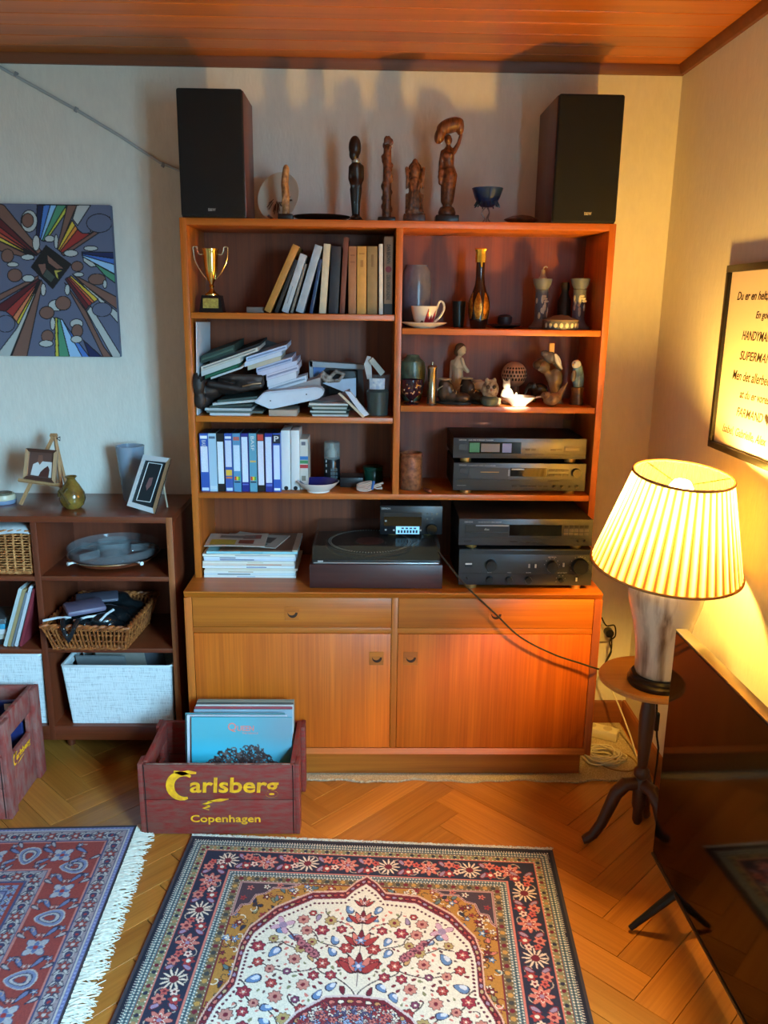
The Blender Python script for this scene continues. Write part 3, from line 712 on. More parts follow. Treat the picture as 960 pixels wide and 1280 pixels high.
m_pile = vcolmat('rug_pile', 0.95, 0.5, 700)
m_fringe = mat('rug_fringe', (224, 216, 198), 0.9, var=0.2, vscale=80)
def lay_rug(name, label, cv, P, ang, swap=False, thick=0.007):
    """P: corner of the pattern's (0,0); ang: heading of the pattern's x axis on the floor; y runs to the right-hand side of x"""
    th = thing(name, label, 'rug', (P[0], P[1], 0))
    ux = Vector((math.cos(ang), math.sin(ang), 0)); uy = Vector((math.sin(ang), -math.cos(ang), 0)) if not swap else Vector((-math.sin(ang), math.cos(ang), 0))
    b = MB(); p = Vector((P[0], P[1], 0.0004))
    b.prism([p, p+ux*cv.w, p+ux*cv.w+uy*cv.h, p+uy*cv.h], (0, 0, thick-0.0006)).build('backing', mat('rug_backing', (60, 54, 60), 0.95), th, False)
    def up(a, b_):
        e = np.minimum(np.minimum(a*cv.w, (1-a)*cv.w), np.minimum(b_*cv.h, (1-b_)*cv.h)); return -0.004*np.exp(-e/0.004) if not swap else 0.004*np.exp(-e/0.004)*-1
    q = p+Vector((0, 0, thick))
    sgn = 1 if (ux.cross(uy)).z > 0 else -1
    o = colour_sheet('pile', m_pile, th, q, ux*cv.w, uy*cv.h, cv.nu, cv.nv, cv.a, up=lambda a, b_: sgn*up(a, b_)*1.0)
    return th, ux, uy
cvA = rug_cream()
A0 = at(239.5, 1047, Z=0); A1 = at(691, 1068, Z=0)
angA = math.radians(-3.6)
rugA, uxA, uyA = lay_rug('persian_rug', 'oriental rug with cream floral medallion field and navy flowered border', cvA, (A0.x, A0.y), angA)
cvB = rug_red()
B0 = at(172, 1034, Z=0); B1 = at(86, 1258, Z=0)
angB = math.atan2(B1.y-B0.y, B1.x-B0.x)
rugB, uxB, uyB = lay_rug('persian_rug', 'brick red and blue oriental rug with a long white fringe', cvB, (B0.x, B0.y), angB)
def fringe(name, parent, p0, p1, out, length, n, r, wild, rnd, limit=None):
    mb = MB(); p0, p1, out = Vector(p0), Vector(p1), Vector(out)
    al = (p1-p0).normalized()
    for i in range(n):
        b = p0+(p1-p0)*((i+rnd.uniform(0, 1))/n); L = length*rnd.uniform(0.75, 1.15); w = rnd.uniform(-wild, wild)
        if limit: g_ = limit(b)-0.008; L = min(L, max(g_, 0.006)); w *= min(1.0, max(g_, 0.0)/0.03)
        pts = [b+out*(L*t)+al*(w*L*(t**1.5)+0.003*math.sin(t*7+i)) + Vector((0, 0, 0.0045+rnd.uniform(0, 0.004)*(1-t)+0.004*math.sin(t*PI)*rnd.random())) for t in (0, .33, .66, 1)]
        mb.tube(pts, [r, r, r*0.9, r*0.4], 4)
    o = mb.build(name, m_fringe, parent); o['kind'] = 'stuff'; return o
rf = random.Random(9)
fringe('fringe', rugB, (B0.x, B0.y, 0), Vector((B0.x, B0.y, 0))+uxB*cvB.w, -uyB, 0.058, 620, 0.0026, 0.55, rf, lambda b: (Vector((A0.x, A0.y, 0))-b).dot(uxA))
fringe('fringe', rugA, (A0.x, A0.y, 0), Vector((A0.x, A0.y, 0))+uxA*cvA.w, -uyA, 0.013, 520, 0.0012, 0.6, rf)

# pale carpet strip under the sideboard
mo = MB()
zc = 0.006
def edge(u):
    x = 0.36+1.20*u; return Vector((x, -0.128+0.006*math.sin(u*23)+0.004*math.sin(u*61+1), zc))
pts = [edge(k/60) for k in range(61)]+[Vector((1.565, 0.275, zc)), Vector((1.322, 0.275, zc)), Vector((1.322, -0.084, zc)), Vector((0.36, -0.084, zc))]
mo.prism([Vector((p.x, p.y, 0.0005)) for p in pts], (0, 0, zc)); 
mat_strip = thing('carpet_strip', 'beige loop pile carpet offcut lying under the sideboard', 'carpet', (1.0, 0.05, 0))
m_loop = mat('loop_pile', (206, 190, 160), 0.95, rgb2=(164, 146, 116), vscale=260, bump=1.0, bscale=420)
mo.build('pile', m_loop, mat_strip, False)
fr = MB(); rq = random.Random(21)
for k in range(90):
    p = edge(rq.random()); fr.ball((p.x, p.y+rq.uniform(-0.004, 0.003), 0.006), (rq.uniform(0.004, 0.009), rq.uniform(0.003, 0.005), 0.004), None, 8, 5)
o = fr.build('frayed_edge', m_loop, mat_strip); o['kind'] = 'stuff'

# ================================================================== canvas picture on the back wall
def zp(x, y):
    q = at(x/5.647, 240+y/5.647, Y=0.272); return q
cTR, cBR = zp(772, 92), zp(852, 1166)
pw = cTR.z-cBR.z; xr = (cTR.x+cBR.x)/2; z0p = cBR.z; xl = xr-pw*1.0
art = thing('canvas_picture', 'square canvas print of coloured rays bursting from a dark diamond', 'picture', ((xl+xr)/2, 0.285, z0p))
MB().box(xl, xr, 0.273, YB-0.0005, z0p, z0p+pw, 0.002).build('canvas', mat('canvas_cloth', (90, 96, 118), 0.8), art)
cv = Canvas(pw, pw, 0.0016, (92, 98, 122))
def cz(p):
    q = zp(*p); return (q.x-xl, z0p+pw-q.z)
BRN, WH, BLK = (118, 84, 72), (176, 182, 178), (16, 16, 22)
def pg(c, pts, w=0.0035):
    q = [cz(p) for p in pts]; cv.fill(q, c); cv.outline(q, w, BLK)
def arc(c, cx, cy, rx_, ry_, a0=0, a1=360, w=0.003):
    pg(c, [(cx+rx_*math.cos(math.radians(a0+(a1-a0)*k/18)), cy+ry_*math.sin(math.radians(a0+(a1-a0)*k/18))) for k in range(19)], w)
for c, pts in (
    (BRN, [(-60, 60), (30, 95), (290, 415), (270, 440), (-60, 130)]), ((88, 30, 34), [(-60, 130), (265, 440), (258, 448), (-60, 200)]), ((150, 48, 44), [(-60, 200), (255, 448), (-60, 250)]), ((190, 90, 60), [(-60, 250), (248, 450), (-60, 285)]), ((206, 186, 70), [(-60, 285), (240, 455), (-60, 320)]), (BRN, [(-60, 320), (230, 460), (240, 478), (-60, 400)]),
    ((22, 30, 66), [(262, 92), (305, 92), (277, 320), (255, 330)]), ((70, 116, 190), [(305, 92), (355, 92), (286, 335), (275, 320)]), ((140, 186, 224), [(355, 92), (400, 92), (296, 345), (286, 335)]), ((74, 140, 108), [(400, 92), (470, 92), (310, 347), (296, 345)]), ((190, 190, 70), [(470, 92), (462, 150), (325, 347), (310, 347)]),
    (BRN, [(475, 92), (542, 92), (412, 405), (398, 395), (430, 280)]), (WH, [(542, 92), (640, 92), (548, 236), (512, 190)]), ((206, 180, 60), [(508, 200), (530, 235), (417, 412), (407, 406)]), ((206, 130, 50), [(530, 235), (548, 262), (424, 420), (417, 412)]), ((150, 44, 40), [(548, 262), (580, 292), (645, 290), (442, 432), (424, 420)]), (BRN, [(775, 198), (775, 236), (452, 452), (432, 434), (645, 292)]), (WH, [(775, 176), (775, 198), (650, 284), (636, 276)]),
    ((22, 34, 84), [(578, 422), (805, 425), (806, 470), (580, 436)]), ((60, 104, 186), [(580, 436), (806, 470), (808, 512), (580, 446)]), ((150, 192, 226), [(580, 446), (808, 512), (812, 580), (582, 456)]), (WH, [(584, 458), (700, 520), (640, 530), (590, 490)]), ((74, 140, 108), [(660, 500), (812, 584), (816, 645), (740, 590)]),
    (BRN, [(512, 580), (824, 742), (832, 832), (600, 660)]), (WH, [(520, 592), (600, 660), (832, 850), (840, 934), (690, 760)]), ((206, 180, 60), [(500, 590), (692, 756), (668, 776), (490, 600)]), ((190, 100, 60), [(492, 598), (668, 776), (650, 786), (482, 602)]), ((140, 40, 42), [(482, 602), (650, 786), (628, 806), (472, 606)]), ((84, 26, 34), [(472, 606), (628, 806), (606, 832), (460, 616)]), (BRN, [(456, 640), (606, 840), (730, 1090), (790, 1168), (730, 1168), (600, 900)]), (WH, [(612, 842), (640, 806), (852, 1150), (850, 1168), (796, 1168)]),
    ((196, 186, 70), [(388, 888), (404, 888), (416, 1168), (390, 1168)]), ((74, 140, 108), [(404, 888), (424, 898), (492, 1168), (416, 1168)]), ((150, 192, 226), [(424, 898), (440, 900), (582, 1168), (492, 1168)]), ((70, 116, 190), [(440, 902), (470, 950), (634, 1168), (582, 1168)]), ((20, 32, 80), [(588, 1046), (724, 1168), (634, 1168)]),
    (BRN, [(270, 590), (-60, 750), (-60, 800), (270, 612)]), ((84, 26, 34), [(-60, 830), (268, 612), (280, 620), (40, 842)]), ((150, 48, 44), [(40, 842), (280, 620), (90, 882)]), ((200, 120, 80), [(90, 882), (280, 620), (116, 918)]), ((206, 186, 60), [(116, 918), (283, 622), (132, 940)]), (WH, [(-40, 1168), (120, 960), (286, 625), (70, 1168)]), (BRN, [(78, 1168), (188, 1168), (300, 640), (290, 618)])):
    pg(c, pts)
for c, a in ((WH, (205, 205, 58, 78)), (BRN, (195, 200, 42, 50)), (WH, (255, 360, 26, 55)), (WH, (350, 330, 36, 24)), (WH, (396, 350, 14, 50)), (WH, (500, 432, 50, 24)), (WH, (195, 460, 46, 20)), (BRN, (52, 450, 44, 48)), (WH, (90, 512, 40, 18)), (BRN, (104, 588, 52, 46)), (WH, (200, 610, 44, 26)), (BRN, (545, 525, 42, 36)), (WH, (640, 398, 50, 18)), (WH, (555, 582, 36, 16)), (BRN, (684, 616, 62, 40)), (WH, (740, 650, 14, 30)), (WH, (305, 690, 18, 44)), (WH, (400, 800, 60, 40)), (BRN, (445, 785, 55, 50)), (BRN, (330, 852, 52, 44)), (WH, (372, 930, 18, 46)), (BRN, (335, 1020, 44, 46)), (WH, (325, 1070, 50, 24)), (WH, (540, 930, 46, 34)), (BRN, (545, 980, 40, 46)), (WH, (540, 1040, 40, 26)), (WH, (475, 690, 18, 38)), ((92, 98, 122), (700, 220, 90, 66)), ((92, 98, 122), (720, 830, 70, 50)), ((92, 98, 122), (40, 930, 66, 60))):
    arc(c, *a)
pg((20, 20, 22), [(325, 378), (500, 510), (372, 682), (220, 530)])
for c, pts in ((BRN, [(330, 440), (400, 500), (450, 540), (400, 545), (340, 500)]), (BRN, [(265, 510), (320, 505), (330, 560), (300, 590)]), ((60, 72, 66), [(330, 540), (390, 600), (360, 640), (300, 590)]), ((170, 160, 70), [(380, 550), (450, 552), (405, 570), (415, 620), (395, 600)])): pg(c, pts, 0.002)
colour_sheet('print', vcolmat('print_ink', 0.55), art, (xl, 0.2725, z0p+pw), (pw, 0, 0), (0, 0, -pw), cv.nu, cv.nv, cv.a)

# grey cable clipped slantwise to the wall
wc = thing('wall_cable', 'thin white cable clipped slantwise across the wall behind the speaker', 'cable', (-0.4, YB, 1.9))
pp = [at(x, y, Y=YB-0.006) for x, y in ((-30, 72), (0, 84), (50, 112), (95, 137), (150, 170), (200, 203), (240, 219))]
MB().tube(pp, 0.0048, 8).build('cord', mat('cable_grey', (168, 172, 172), 0.6), wc)
for (x, y) in ((95, 137), (204, 206), (20, 93)):
    p = at(x, y, Y=YB-0.006); MB().obox(p, 0.010, 0.012, 0.016, ry(0.5), 0.002).build('clip', mat('clip_grey', (140, 144, 146), 0.6), wc)
# ================================================================== beer crates
m_crate = mat('crate_paint', (138, 36, 27), 0.75, rgb2=(124, 66, 54), vscale=26, bump=0.5, bscale=120, stretch=(1, 1, 4))
m_crate2 = mat('crate_paint_worn', (140, 50, 42), 0.8, rgb2=(140, 92, 82), vscale=22, bump=0.5, bscale=110, stretch=(1, 2.5, 1))
m_raw = mat('crate_bare_edge', (146, 116, 100), 0.85, rgb2=(98, 62, 52), vscale=60, bump=0.4)
m_yel = mat('crate_yellow', (255, 184, 16), 0.7, rgb2=(226, 150, 24), vscale=60)
m_wire = mat('crate_wire', (52, 40, 38), 0.5, metal=0.6)
def crate(label, X0, X1, Y0, Y1, z0, H, mp, boards=2, grp=None):
    """wooden bottle crate: two boards front and back, ends with a handle slot, corner battens outside, wire bands"""
    t = 0.014; th = thing('beer_crate', label, 'crate', ((X0+X1)/2, (Y0+Y1)/2, z0))
    rb = random.Random(int(X0*1000)); hb = (H-0.004)/boards
    def bd(nm, a, b, c, d, e, f, m=mp): return MB().box(a, b, c, d, e, f, 0.0018, 2).build(nm, m, th)
    for k in range(boards):
        for (ya, yb) in ((Y0, Y0+t), (Y1-t, Y1)): bd('board', X0+0.016, X1-0.016, ya, yb, z0+k*hb+0.0012, z0+(k+1)*hb-0.0012)
    for (xa, xb, bx0, bx1) in ((X0+0.016, X0+0.016+t, X0+0.002, X0+0.016), (X1-0.016-t, X1-0.016, X1-0.016, X1-0.002)):
        L0, L1 = Y0+t, Y1-t
        bd('end_board', xa, xb, L0, L1, z0+0.001, z0+H*0.56); bd('end_rail', xa, xb, L0, L1, z0+H*0.76, z0+H)
        for (ya, yb) in ((L0, L0+0.055), (L1-0.055, L1)): bd('end_stile', xa, xb, ya, yb, z0+H*0.56, z0+H*0.76)
        for (ya, yb) in ((Y0, Y0+0.05), (Y1-0.05, Y1)): bd('corner_batten', bx0, bx1, ya, yb, z0+0.001, z0+H-0.003)
    for k in range(4):
        w = (Y1-Y0-2*t)/4; bd('floor_slat', X0+0.031, X1-0.031, Y0+t+k*w+0.002, Y0+t+(k+1)*w-0.002, z0+0.006, z0+0.014)
    for xx in (X0+0.021, X1-0.021):
        pts = [(xx+rb.uniform(-0.001, 0.001), Y0-0.0012, z0+H*q) for q in (0.02, 0.3, 0.6, 0.98)]
        MB().tube(pts, 0.0013, 6).build('wire_band', m_wire, th)
    MB().tube([(X0+0.03, Y0-0.001, z0+H-0.001), (X1-0.03, Y0-0.001, z0+H-0.001)], 0.0022, 6).build('worn_edge', m_raw, th)
    return th
CX0, CX1, CY0, CY1, CH = -0.110, 0.378, -0.418, -0.1425, 0.242
cr = crate('red wooden bottle crate of records lettered Carlsberg and Copenhagen', CX0, CX1, CY0, CY1, 0.001, CH, m_crate)
def logo(parent, M, w, full=True):
    """the crate's painted word with its swash"""
    def on(x, y): return M @ Matrix.Translation((x*w, y*w, 0))
    text('arlsberg', m_yel, parent, on(0.085, -0.012), 'lettering', fit=(w*0.80, w*0.20), ext=0.0006, bold=0.02, shear=0.06)
    def band(pts, ws):
        c = MB(); L = []; R_ = []
        for i, (p, q) in enumerate(zip(pts, ws)):
            a = Vector(pts[max(i-1, 0)]); b = Vector(pts[min(i+1, len(pts)-1)]); d = (b-a).normalized(); n = Vector((-d.y, d.x)); L.append((p[0]+n.x*q, p[1]+n.y*q, 0)); R_.append((p[0]-n.x*q, p[1]-n.y*q, 0))
        for i in range(len(pts)-1): c.poly([L[i], L[i+1], R_[i+1], R_[i]])
        bmesh.ops.remove_doubles(c.bm, verts=c.bm.verts[:], dist=1e-6)
        c.xf(M @ Matrix.Diagonal((w, w, 1, 1)) @ Matrix.Translation((0, 0, 0.0005))); c.build('swash', m_yel, parent, False)
    arc_ = [(-0.375+0.115*math.cos(math.radians(a)), 0.0+0.125*math.sin(math.radians(a))) for a in range(50, 300, 16)]
    band(arc_, [0.012+0.026*math.sin(PI*k/(len(arc_)-1)) for k in range(len(arc_))])
    band([(-0.45, 0.150), (-0.38, 0.128), (-0.32, 0.142), (-0.25, 0.135)], [0.010, 0.022, 0.020, 0.010])
    if full:
        band([(-0.16, -0.155), (-0.05, -0.140), (0.03, -0.130)], [0.004, 0.016, 0.004]); band([(-0.12, -0.155), (-0.20, -0.185), (-0.14, -0.195)], [0.010, 0.012, 0.006]); band([(-0.14, -0.2), (-0.2, -0.225), (-0.15, -0.24)], [0.010, 0.012, 0.004])
    else: band([(-0.30, -0.17), (-0.1, -0.14), (0.1, -0.125)], [0.004, 0.02, 0.004])
p0 = at(281, 982, Y=CY0); logo(cr, FR(p0.x, CY0-0.0006, p0.z-0.002), 0.335)
p0 = at(282, 1024.5, Y=CY0); text('Copenhagen', m_yel, cr, FR(p0.x, CY0-0.0006, p0.z), fit=(0.212, 0.032), ext=0.0006, bold=0.015)
# records standing in the crate, leaning back a little
def record(x0, w, ybot, lean, col, label, spine, zt=0.315, name='record_sleeve', yaw=0.0):
    th = thing('record_sleeve', label, 'record', (x0+w/2, ybot, 0.016), 'records in the front crate')
    T_ = Matrix.Translation((x0+w/2, ybot, 0.0165)) @ Matrix.Rotation(yaw, 4, 'Z') @ Matrix.Rotation(-lean, 4, 'X')
    MB().box(-w/2, w/2, -0.0022, 0.0022, 0, zt, 0.0008, 1).xf(T_).build('sleeve', mat('sleeve_'+label[:18], col, 0.45, var=0.1, vscale=12), th)
    MB().box(-w/2-0.0004, -w/2+0.002, -0.0019, 0.0019, 0.002, zt-0.002).xf(T_).build('spine', mat('spine_'+str(spine), spine, 0.5), th, False)
    return th, T_
rx0 = min(at(228, 950, Y=-0.36).x+0.012, 0.028)
lean = 0.16
cvq = Canvas(0.312, 0.312, 0.002, (70, 176, 196))
Xq, Yq = np.meshgrid(cvq.x, cvq.y)
f1 = np.exp(-((Xq-0.30)**2/0.012+(Yq-0.03)**2/0.01)); f2 = np.clip((Yq-0.06)/0.08, 0, 1)
base = np.array(lin((86, 170, 184)))*(1-f2[..., None])+np.array(lin((58, 190, 216)))*f2[..., None]
cvq.a[:] = base*(1-0.6*f1[..., None])+np.array(lin((140, 140, 150)))*0.6*f1[..., None]
rh = random.Random(4)
for k in range(900):
    x = rh.uniform(0.05, 0.262); top = 0.125-0.022*math.exp(-((x-0.11)/0.04)**2)-0.034*math.exp(-((x-0.19)/0.045)**2)+0.05*abs((x-0.155)/0.12)**4
    y = rh.uniform(top, 0.30); cvq.curl(x, y, rh.uniform(0.006, 0.014), rh.uniform(0, 6.3), rh.choice([-3, 3]), 0.004, rh.choice([(84, 66, 64), (60, 46, 46), (116, 96, 92), (72, 56, 54)]), 5)
spec = [(0.006, -0.340, (70, 160, 178), 'turquoise record sleeve with QUEEN in pink letters, foremost in the crate', (40, 60, 70)),
        (-0.010, -0.326, (206, 214, 224), 'white record sleeve right behind the turquoise one in the crate', (226, 232, 238)),
        (-0.018, -0.312, (90, 150, 160), 'blue green record sleeve third from the front of the crate', (70, 130, 142)),
        (0.004, -0.286, (150, 176, 190), 'pale blue edged record sleeve in the middle of the crate', (30, 30, 34)),
        (0.002, -0.268, (176, 84, 92), 'pink and white record sleeve in the middle of the crate', (24, 24, 28)),
        (0.004, -0.252, (214, 212, 206), 'off white record sleeve behind the pink one in the crate', (220, 220, 214)),
        (0.003, -0.236, (90, 88, 84), 'dark grey record sleeve towards the back of the crate', (20, 20, 22)),
        (0.003, -0.222, (150, 144, 126), 'grey beige record sleeve second from the back of the crate', (180, 172, 150)),
        (0.004, -0.211, (138, 132, 114), 'grey olive record sleeve at the very back of the crate', (206, 198, 176))]
for i, (dx_, yb, c, lab, sp) in enumerate(spec):
    th, T_ = record(rx0+dx_, 0.312, yb, lean-0.006*i, c, lab, sp, 0.316, yaw=0.0)
    if i == 0:
        colour_sheet('cover_print', vcolmat('cover_ink', 0.35, coat=0.3), th, (0, 0, 0), (1, 0, 0), (0, 1, 0), 1, 1, np.zeros((2, 2, 3), 'f')) if False else None
        o_ = T_ @ Vector((-0.156, -0.0026, 0.315)); ux_ = (T_.to_3x3() @ Vector((0.312, 0, 0))); uy_ = (T_.to_3x3() @ Vector((0, 0, -0.312)))
        colour_sheet('cover_print', vcolmat('cover_ink', 0.35, coat=0.3), th, o_, ux_, uy_, cvq.nu, cvq.nv, cvq.a)
        Tq = T_ @ Matrix.Translation((-0.004, -0.0031, 0.280)) @ Matrix.Rotation(PI/2, 4, 'X')
        mq = mat('pink_ink', (226, 132, 118), 0.5)
        text('UEEN', mq, th, Tq @ Matrix.Translation((0.016, 0, 0)), fit=(0.052, 0.017), bold=0.02)
        text('Q', mq, th, Tq @ Matrix.Translation((-0.026, 0.003, 0)), fit=(0.026, 0.030), bold=0.01)
        text('THE MIRACLE', mq, th, Tq @ Matrix.Translation((0.030, -0.0155, 0)), fit=(0.05, 0.005))

# the second crate, end-on at the left edge
K0, K1 = -0.527, -1.02
c2 = crate('worn red wooden crate standing end-on beside the white bins', K1, K0, -0.345, -0.062, 0.0005, 0.33, m_crate2, 3)
T2 = frame((K0-0.0155, -0.205, 0.160), (0, 1, 0), (0, 0, 1)); logo(c2, T2 @ Matrix.Translation((0, 0, 0.0008)), 0.135, False)
for i, (xx, col, lab, h) in enumerate(((-0.60, (34, 44, 92), 'dark blue cased disc box upright in the worn end-on crate', 0.30), (-0.635, (120, 128, 134), 'grey plastic case lying in the worn end-on crate', 0.275), (-0.67, (44, 44, 48), 'black plastic case standing in the worn end-on crate', 0.272))):
    th = thing('media_case', lab, 'case', (xx, -0.2, 0.015), 'cases in the end-on crate')
    MB().box(-0.135 if i == 0 else -0.12, 0.03, -0.008, 0.008, 0, h-0.02, 0.002, 1).xf(Matrix.Translation((xx, -0.12-0.07*i, 0.0155)) @ Matrix.Rotation(0.10, 4, 'Z')).build('case', mat('case%d' % i, col, 0.35), th)
    MB().box(-0.02, 0.026, -0.0086, -0.0078, h-0.05, h-0.028).xf(Matrix.Translation((xx, -0.12-0.07*i, 0.0155)) @ Matrix.Rotation(0.10, 4, 'Z')).build('label', mat('white_paper', (230, 232, 232), 0.6), th, False)

# ================================================================== pedestal table
m_ped = wood('walnut_dark', (52, 28, 16), (78, 44, 26), 'z', 0.35)
m_ptop = wood('pedestal_top', (188, 126, 58), (218, 158, 82), 'x', 0.4, rand=0.0)
PX, PY, PZ, PR = 1.395, -0.462, 0.552, 0.147
pt = thing('pedestal_table', 'small round wooden pedestal table on three curved legs beside the television', 'table', (PX, PY, 0))
MB().lathe([(0, PZ-0.018), (PR-0.008, PZ-0.018), (PR-0.001, PZ-0.013), (PR, PZ-0.006), (PR-0.004, PZ), (0, PZ)], (PX, PY, 0), 56).build('table_top', m_ptop, pt)
MB().lathe([(0, 0.070), (0.010, 0.072), (0.0155, 0.085), (0.0155, 0.12), (0.021, 0.135), (0.021, 0.215), (0.016, 0.225), (0.023, 0.235), (0.023, 0.25), (0.014, 0.262), (0.016, 0.285), (0.021, 0.36), (0.023, 0.43), (0.019, 0.47), (0.016, 0.485), (0.022, 0.495), (0.020, 0.51), (0.026, 0.53), (0.030, PZ-0.019), (0, PZ-0.019)], (PX, PY, 0), 24).build('column', m_ped, pt)
for a in (3.14, 3.14+2.094, 3.14-2.094):
    d = Vector((math.cos(a), math.sin(a), 0)); c = Vector((PX, PY, 0)); R_ = 0.150
    prof = [(0.014, 0.205, 0.020), (0.045, 0.204, 0.021), (0.072, 0.172, 0.020), (0.090, 0.120, 0.018), (0.108, 0.070, 0.016), (0.130, 0.032, 0.015), (0.150, 0.0165, 0.0150), (0.160, 0.0125, 0.012)]
    MB().tube([c+d*r+Vector((0, 0, z)) for r, z, w in prof], [w for r, z, w in prof], 10, flat=1.0).build('leg', m_ped, pt)

# ================================================================== table lamp
LXc, LYc = 1.397, -0.505; LZ = PZ
lp = thing('table_lamp', 'table lamp with pleated cream shade and glazed vase base', 'lamp', (LXc, LYc, LZ))
MB().lathe([(0, 0.0005), (0.080, 0.0005), (0.083, 0.006), (0.083, 0.014), (0.077, 0.019), (0.078, 0.026), (0.073, 0.032), (0, 0.032)], (LXc, LYc, LZ), 40).build('base', mat('lamp_plinth', (26, 20, 16), 0.3), lp)
def glaze():
    m, nt, b = _new('vase_glaze'); N = nt.nodes; L = nt.links
    tc = N.new('ShaderNodeTexCoord'); mp = N.new('ShaderNodeMapping'); mp.inputs['Scale'].default_value = (26, 26, 2.2)
    n = N.new('ShaderNodeTexNoise'); n.inputs['Scale'].default_value = 1; n.inputs['Detail'].default_value = 4
    r = N.new('ShaderNodeValToRGB'); E_ = r.color_ramp.elements; E_[0].position = 0.30; E_[0].color = (*lin((112, 92, 78)), 1); E_[1].position = 0.52; E_[1].color = (*lin((226, 214, 196)), 1)
    e = E_.new(0.40); e.color = (*lin((180, 160, 142)), 1)
    L.new(tc.outputs['Object'], mp.inputs['Vector']); L.new(mp.outputs['Vector'], n.inputs['Vector']); L.new(n.outputs['Fac'], r.inputs['Fac']); L.new(r.outputs['Color'], b.inputs['Base Color'])
    b.inputs['Roughness'].default_value = 0.16; b.inputs['Coat Weight'].default_value = 0.5
    return m
MB().lathe([(0, 0.032), (0.062, 0.033), (0.066, 0.045), (0.066, 0.08), (0.071, 0.13), (0.083, 0.19), (0.098, 0.245), (0.102, 0.275), (0.097, 0.302), (0.080, 0.324), (0.050, 0.338), (0.034, 0.342), (0.030, 0.352), (0, 0.352)], (LXc, LYc, LZ), 48).build('vase', glaze(), lp)
MB().lathe([(0, 0.35), (0.014, 0.35), (0.014, 0.42), (0.018, 0.422), (0.018, 0.455), (0, 0.456)], (LXc, LYc, LZ), 20).build('socket', mat('brass', (190, 150, 80), 0.3, metal=1.0), lp)
SB, ST, RB, RT = 0.905, 1.162, 0.197, 0.126
tilt = Matrix.Translation((-0.010, -0.033, 0)) @ about((LXc, LYc, 1.03), Matrix.Rotation(math.radians(2.5), 3, 'Y') @ Matrix.Rotation(math.radians(7.0), 3, 'X'))
m_shade, nt_, b_ = _new('shade_cloth')
b_.inputs['Base Color'].default_value = (*lin((238, 222, 190)), 1); b_.inputs['Roughness'].default_value = 0.9
tr = nt_.nodes.new('ShaderNodeBsdfTranslucent'); tr.inputs['Color'].default_value = (*lin((226, 196, 140)), 1)
mxs = nt_.nodes.new('ShaderNodeMixShader'); mxs.inputs[0].default_value = 0.93
nt_.links.new(b_.outputs[0], mxs.inputs[1]); nt_.links.new(tr.outputs[0], mxs.inputs[2]); nt_.links.new(mxs.outputs[0], nt_.nodes['Material Output'].inputs['Surface'])
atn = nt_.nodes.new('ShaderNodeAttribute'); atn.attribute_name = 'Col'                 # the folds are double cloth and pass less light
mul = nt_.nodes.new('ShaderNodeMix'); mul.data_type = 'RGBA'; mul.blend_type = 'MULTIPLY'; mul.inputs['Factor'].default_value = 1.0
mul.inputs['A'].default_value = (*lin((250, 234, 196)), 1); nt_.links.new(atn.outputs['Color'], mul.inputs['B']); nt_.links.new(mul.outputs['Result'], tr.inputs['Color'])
sh = MB(); NP = 46
def shade(u, v):
    a = 2*PI*u; ph = (u*NP) % 1.0; pl = 0.0045*abs(ph-0.5)*2; r = RB+(RT-RB)*v-pl
    return (LXc+r*math.cos(a), LYc+r*math.sin(a), SB+(ST-SB)*v)
NU = NP*6
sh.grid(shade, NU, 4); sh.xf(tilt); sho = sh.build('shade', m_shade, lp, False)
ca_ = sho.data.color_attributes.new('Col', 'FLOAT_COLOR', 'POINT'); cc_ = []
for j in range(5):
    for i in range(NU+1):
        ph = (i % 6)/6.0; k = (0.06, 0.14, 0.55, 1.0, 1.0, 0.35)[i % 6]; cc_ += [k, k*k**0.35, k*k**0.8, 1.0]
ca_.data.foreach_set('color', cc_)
m_tape = mat('shade_tape', (150, 104, 62), 0.8)
for (r, z, nm) in ((RB, SB, 'lower_trim'), (RT, ST, 'upper_trim')):
    MB().tube([(LXc+(r+0.0005)*math.cos(2*PI*k/64), LYc+(r+0.0005)*math.sin(2*PI*k/64), z) for k in range(64)], 0.0042, 6, closed=True).xf(tilt).build(nm, m_tape, lp)
spd = MB()
for k in range(3):
    a = k*2.094; spd.tube([(LXc, LYc, ST-0.03), (LXc+(RT-0.003)*math.cos(a), LYc+(RT-0.003)*math.sin(a), ST-0.002)], 0.0016, 6)
spd.tube([(LXc, LYc, LZ+0.455), (LXc, LYc, ST-0.03)], 0.002, 6).xf(tilt).build('shade_spider', mat('brass', (190, 150, 80)), lp)
BZ = 1.112
bul = MB().lathe([(0, -0.045), (0.013, -0.045), (0.016, -0.025), (0.03, 0.0), (0.03, 0.018), (0.02, 0.034), (0, 0.04)], (LXc, LYc, BZ), 20).xf(tilt)
m_bulb, ntb, bb_ = _new('bulb_glow'); bb_.inputs['Base Color'].default_value = (1, 1, 1, 1)
bb_.inputs['Emission Color'].default_value = (1.0, 0.555, 0.09, 1); bb_.inputs['Emission Strength'].default_value = 1450.0
bul.build('bulb', m_bulb, lp)
sw = thing('lamp_cord', 'black lamp cord with inline switch hanging behind the pedestal column', 'cord', (1.45, -0.36, 0.0))
YS = -0.36; sp_ = [at(x, y, Y=YS) for x, y in ((821, 872), (821, 888), (821, 905), (821, 920), (823, 935), (821, 955), (818, 975), (816, 990))]
MB().tube(sp_, 0.0032, 8).build('cord', mat('black_rubber', (16, 15, 15), 0.5), sw)
q = at(821, 902, Y=YS); MB().obox(q, 0.014, 0.016, 0.062, None, 0.005).build('switch', mat('black_plastic', (20, 20, 21), 0.35), sw)

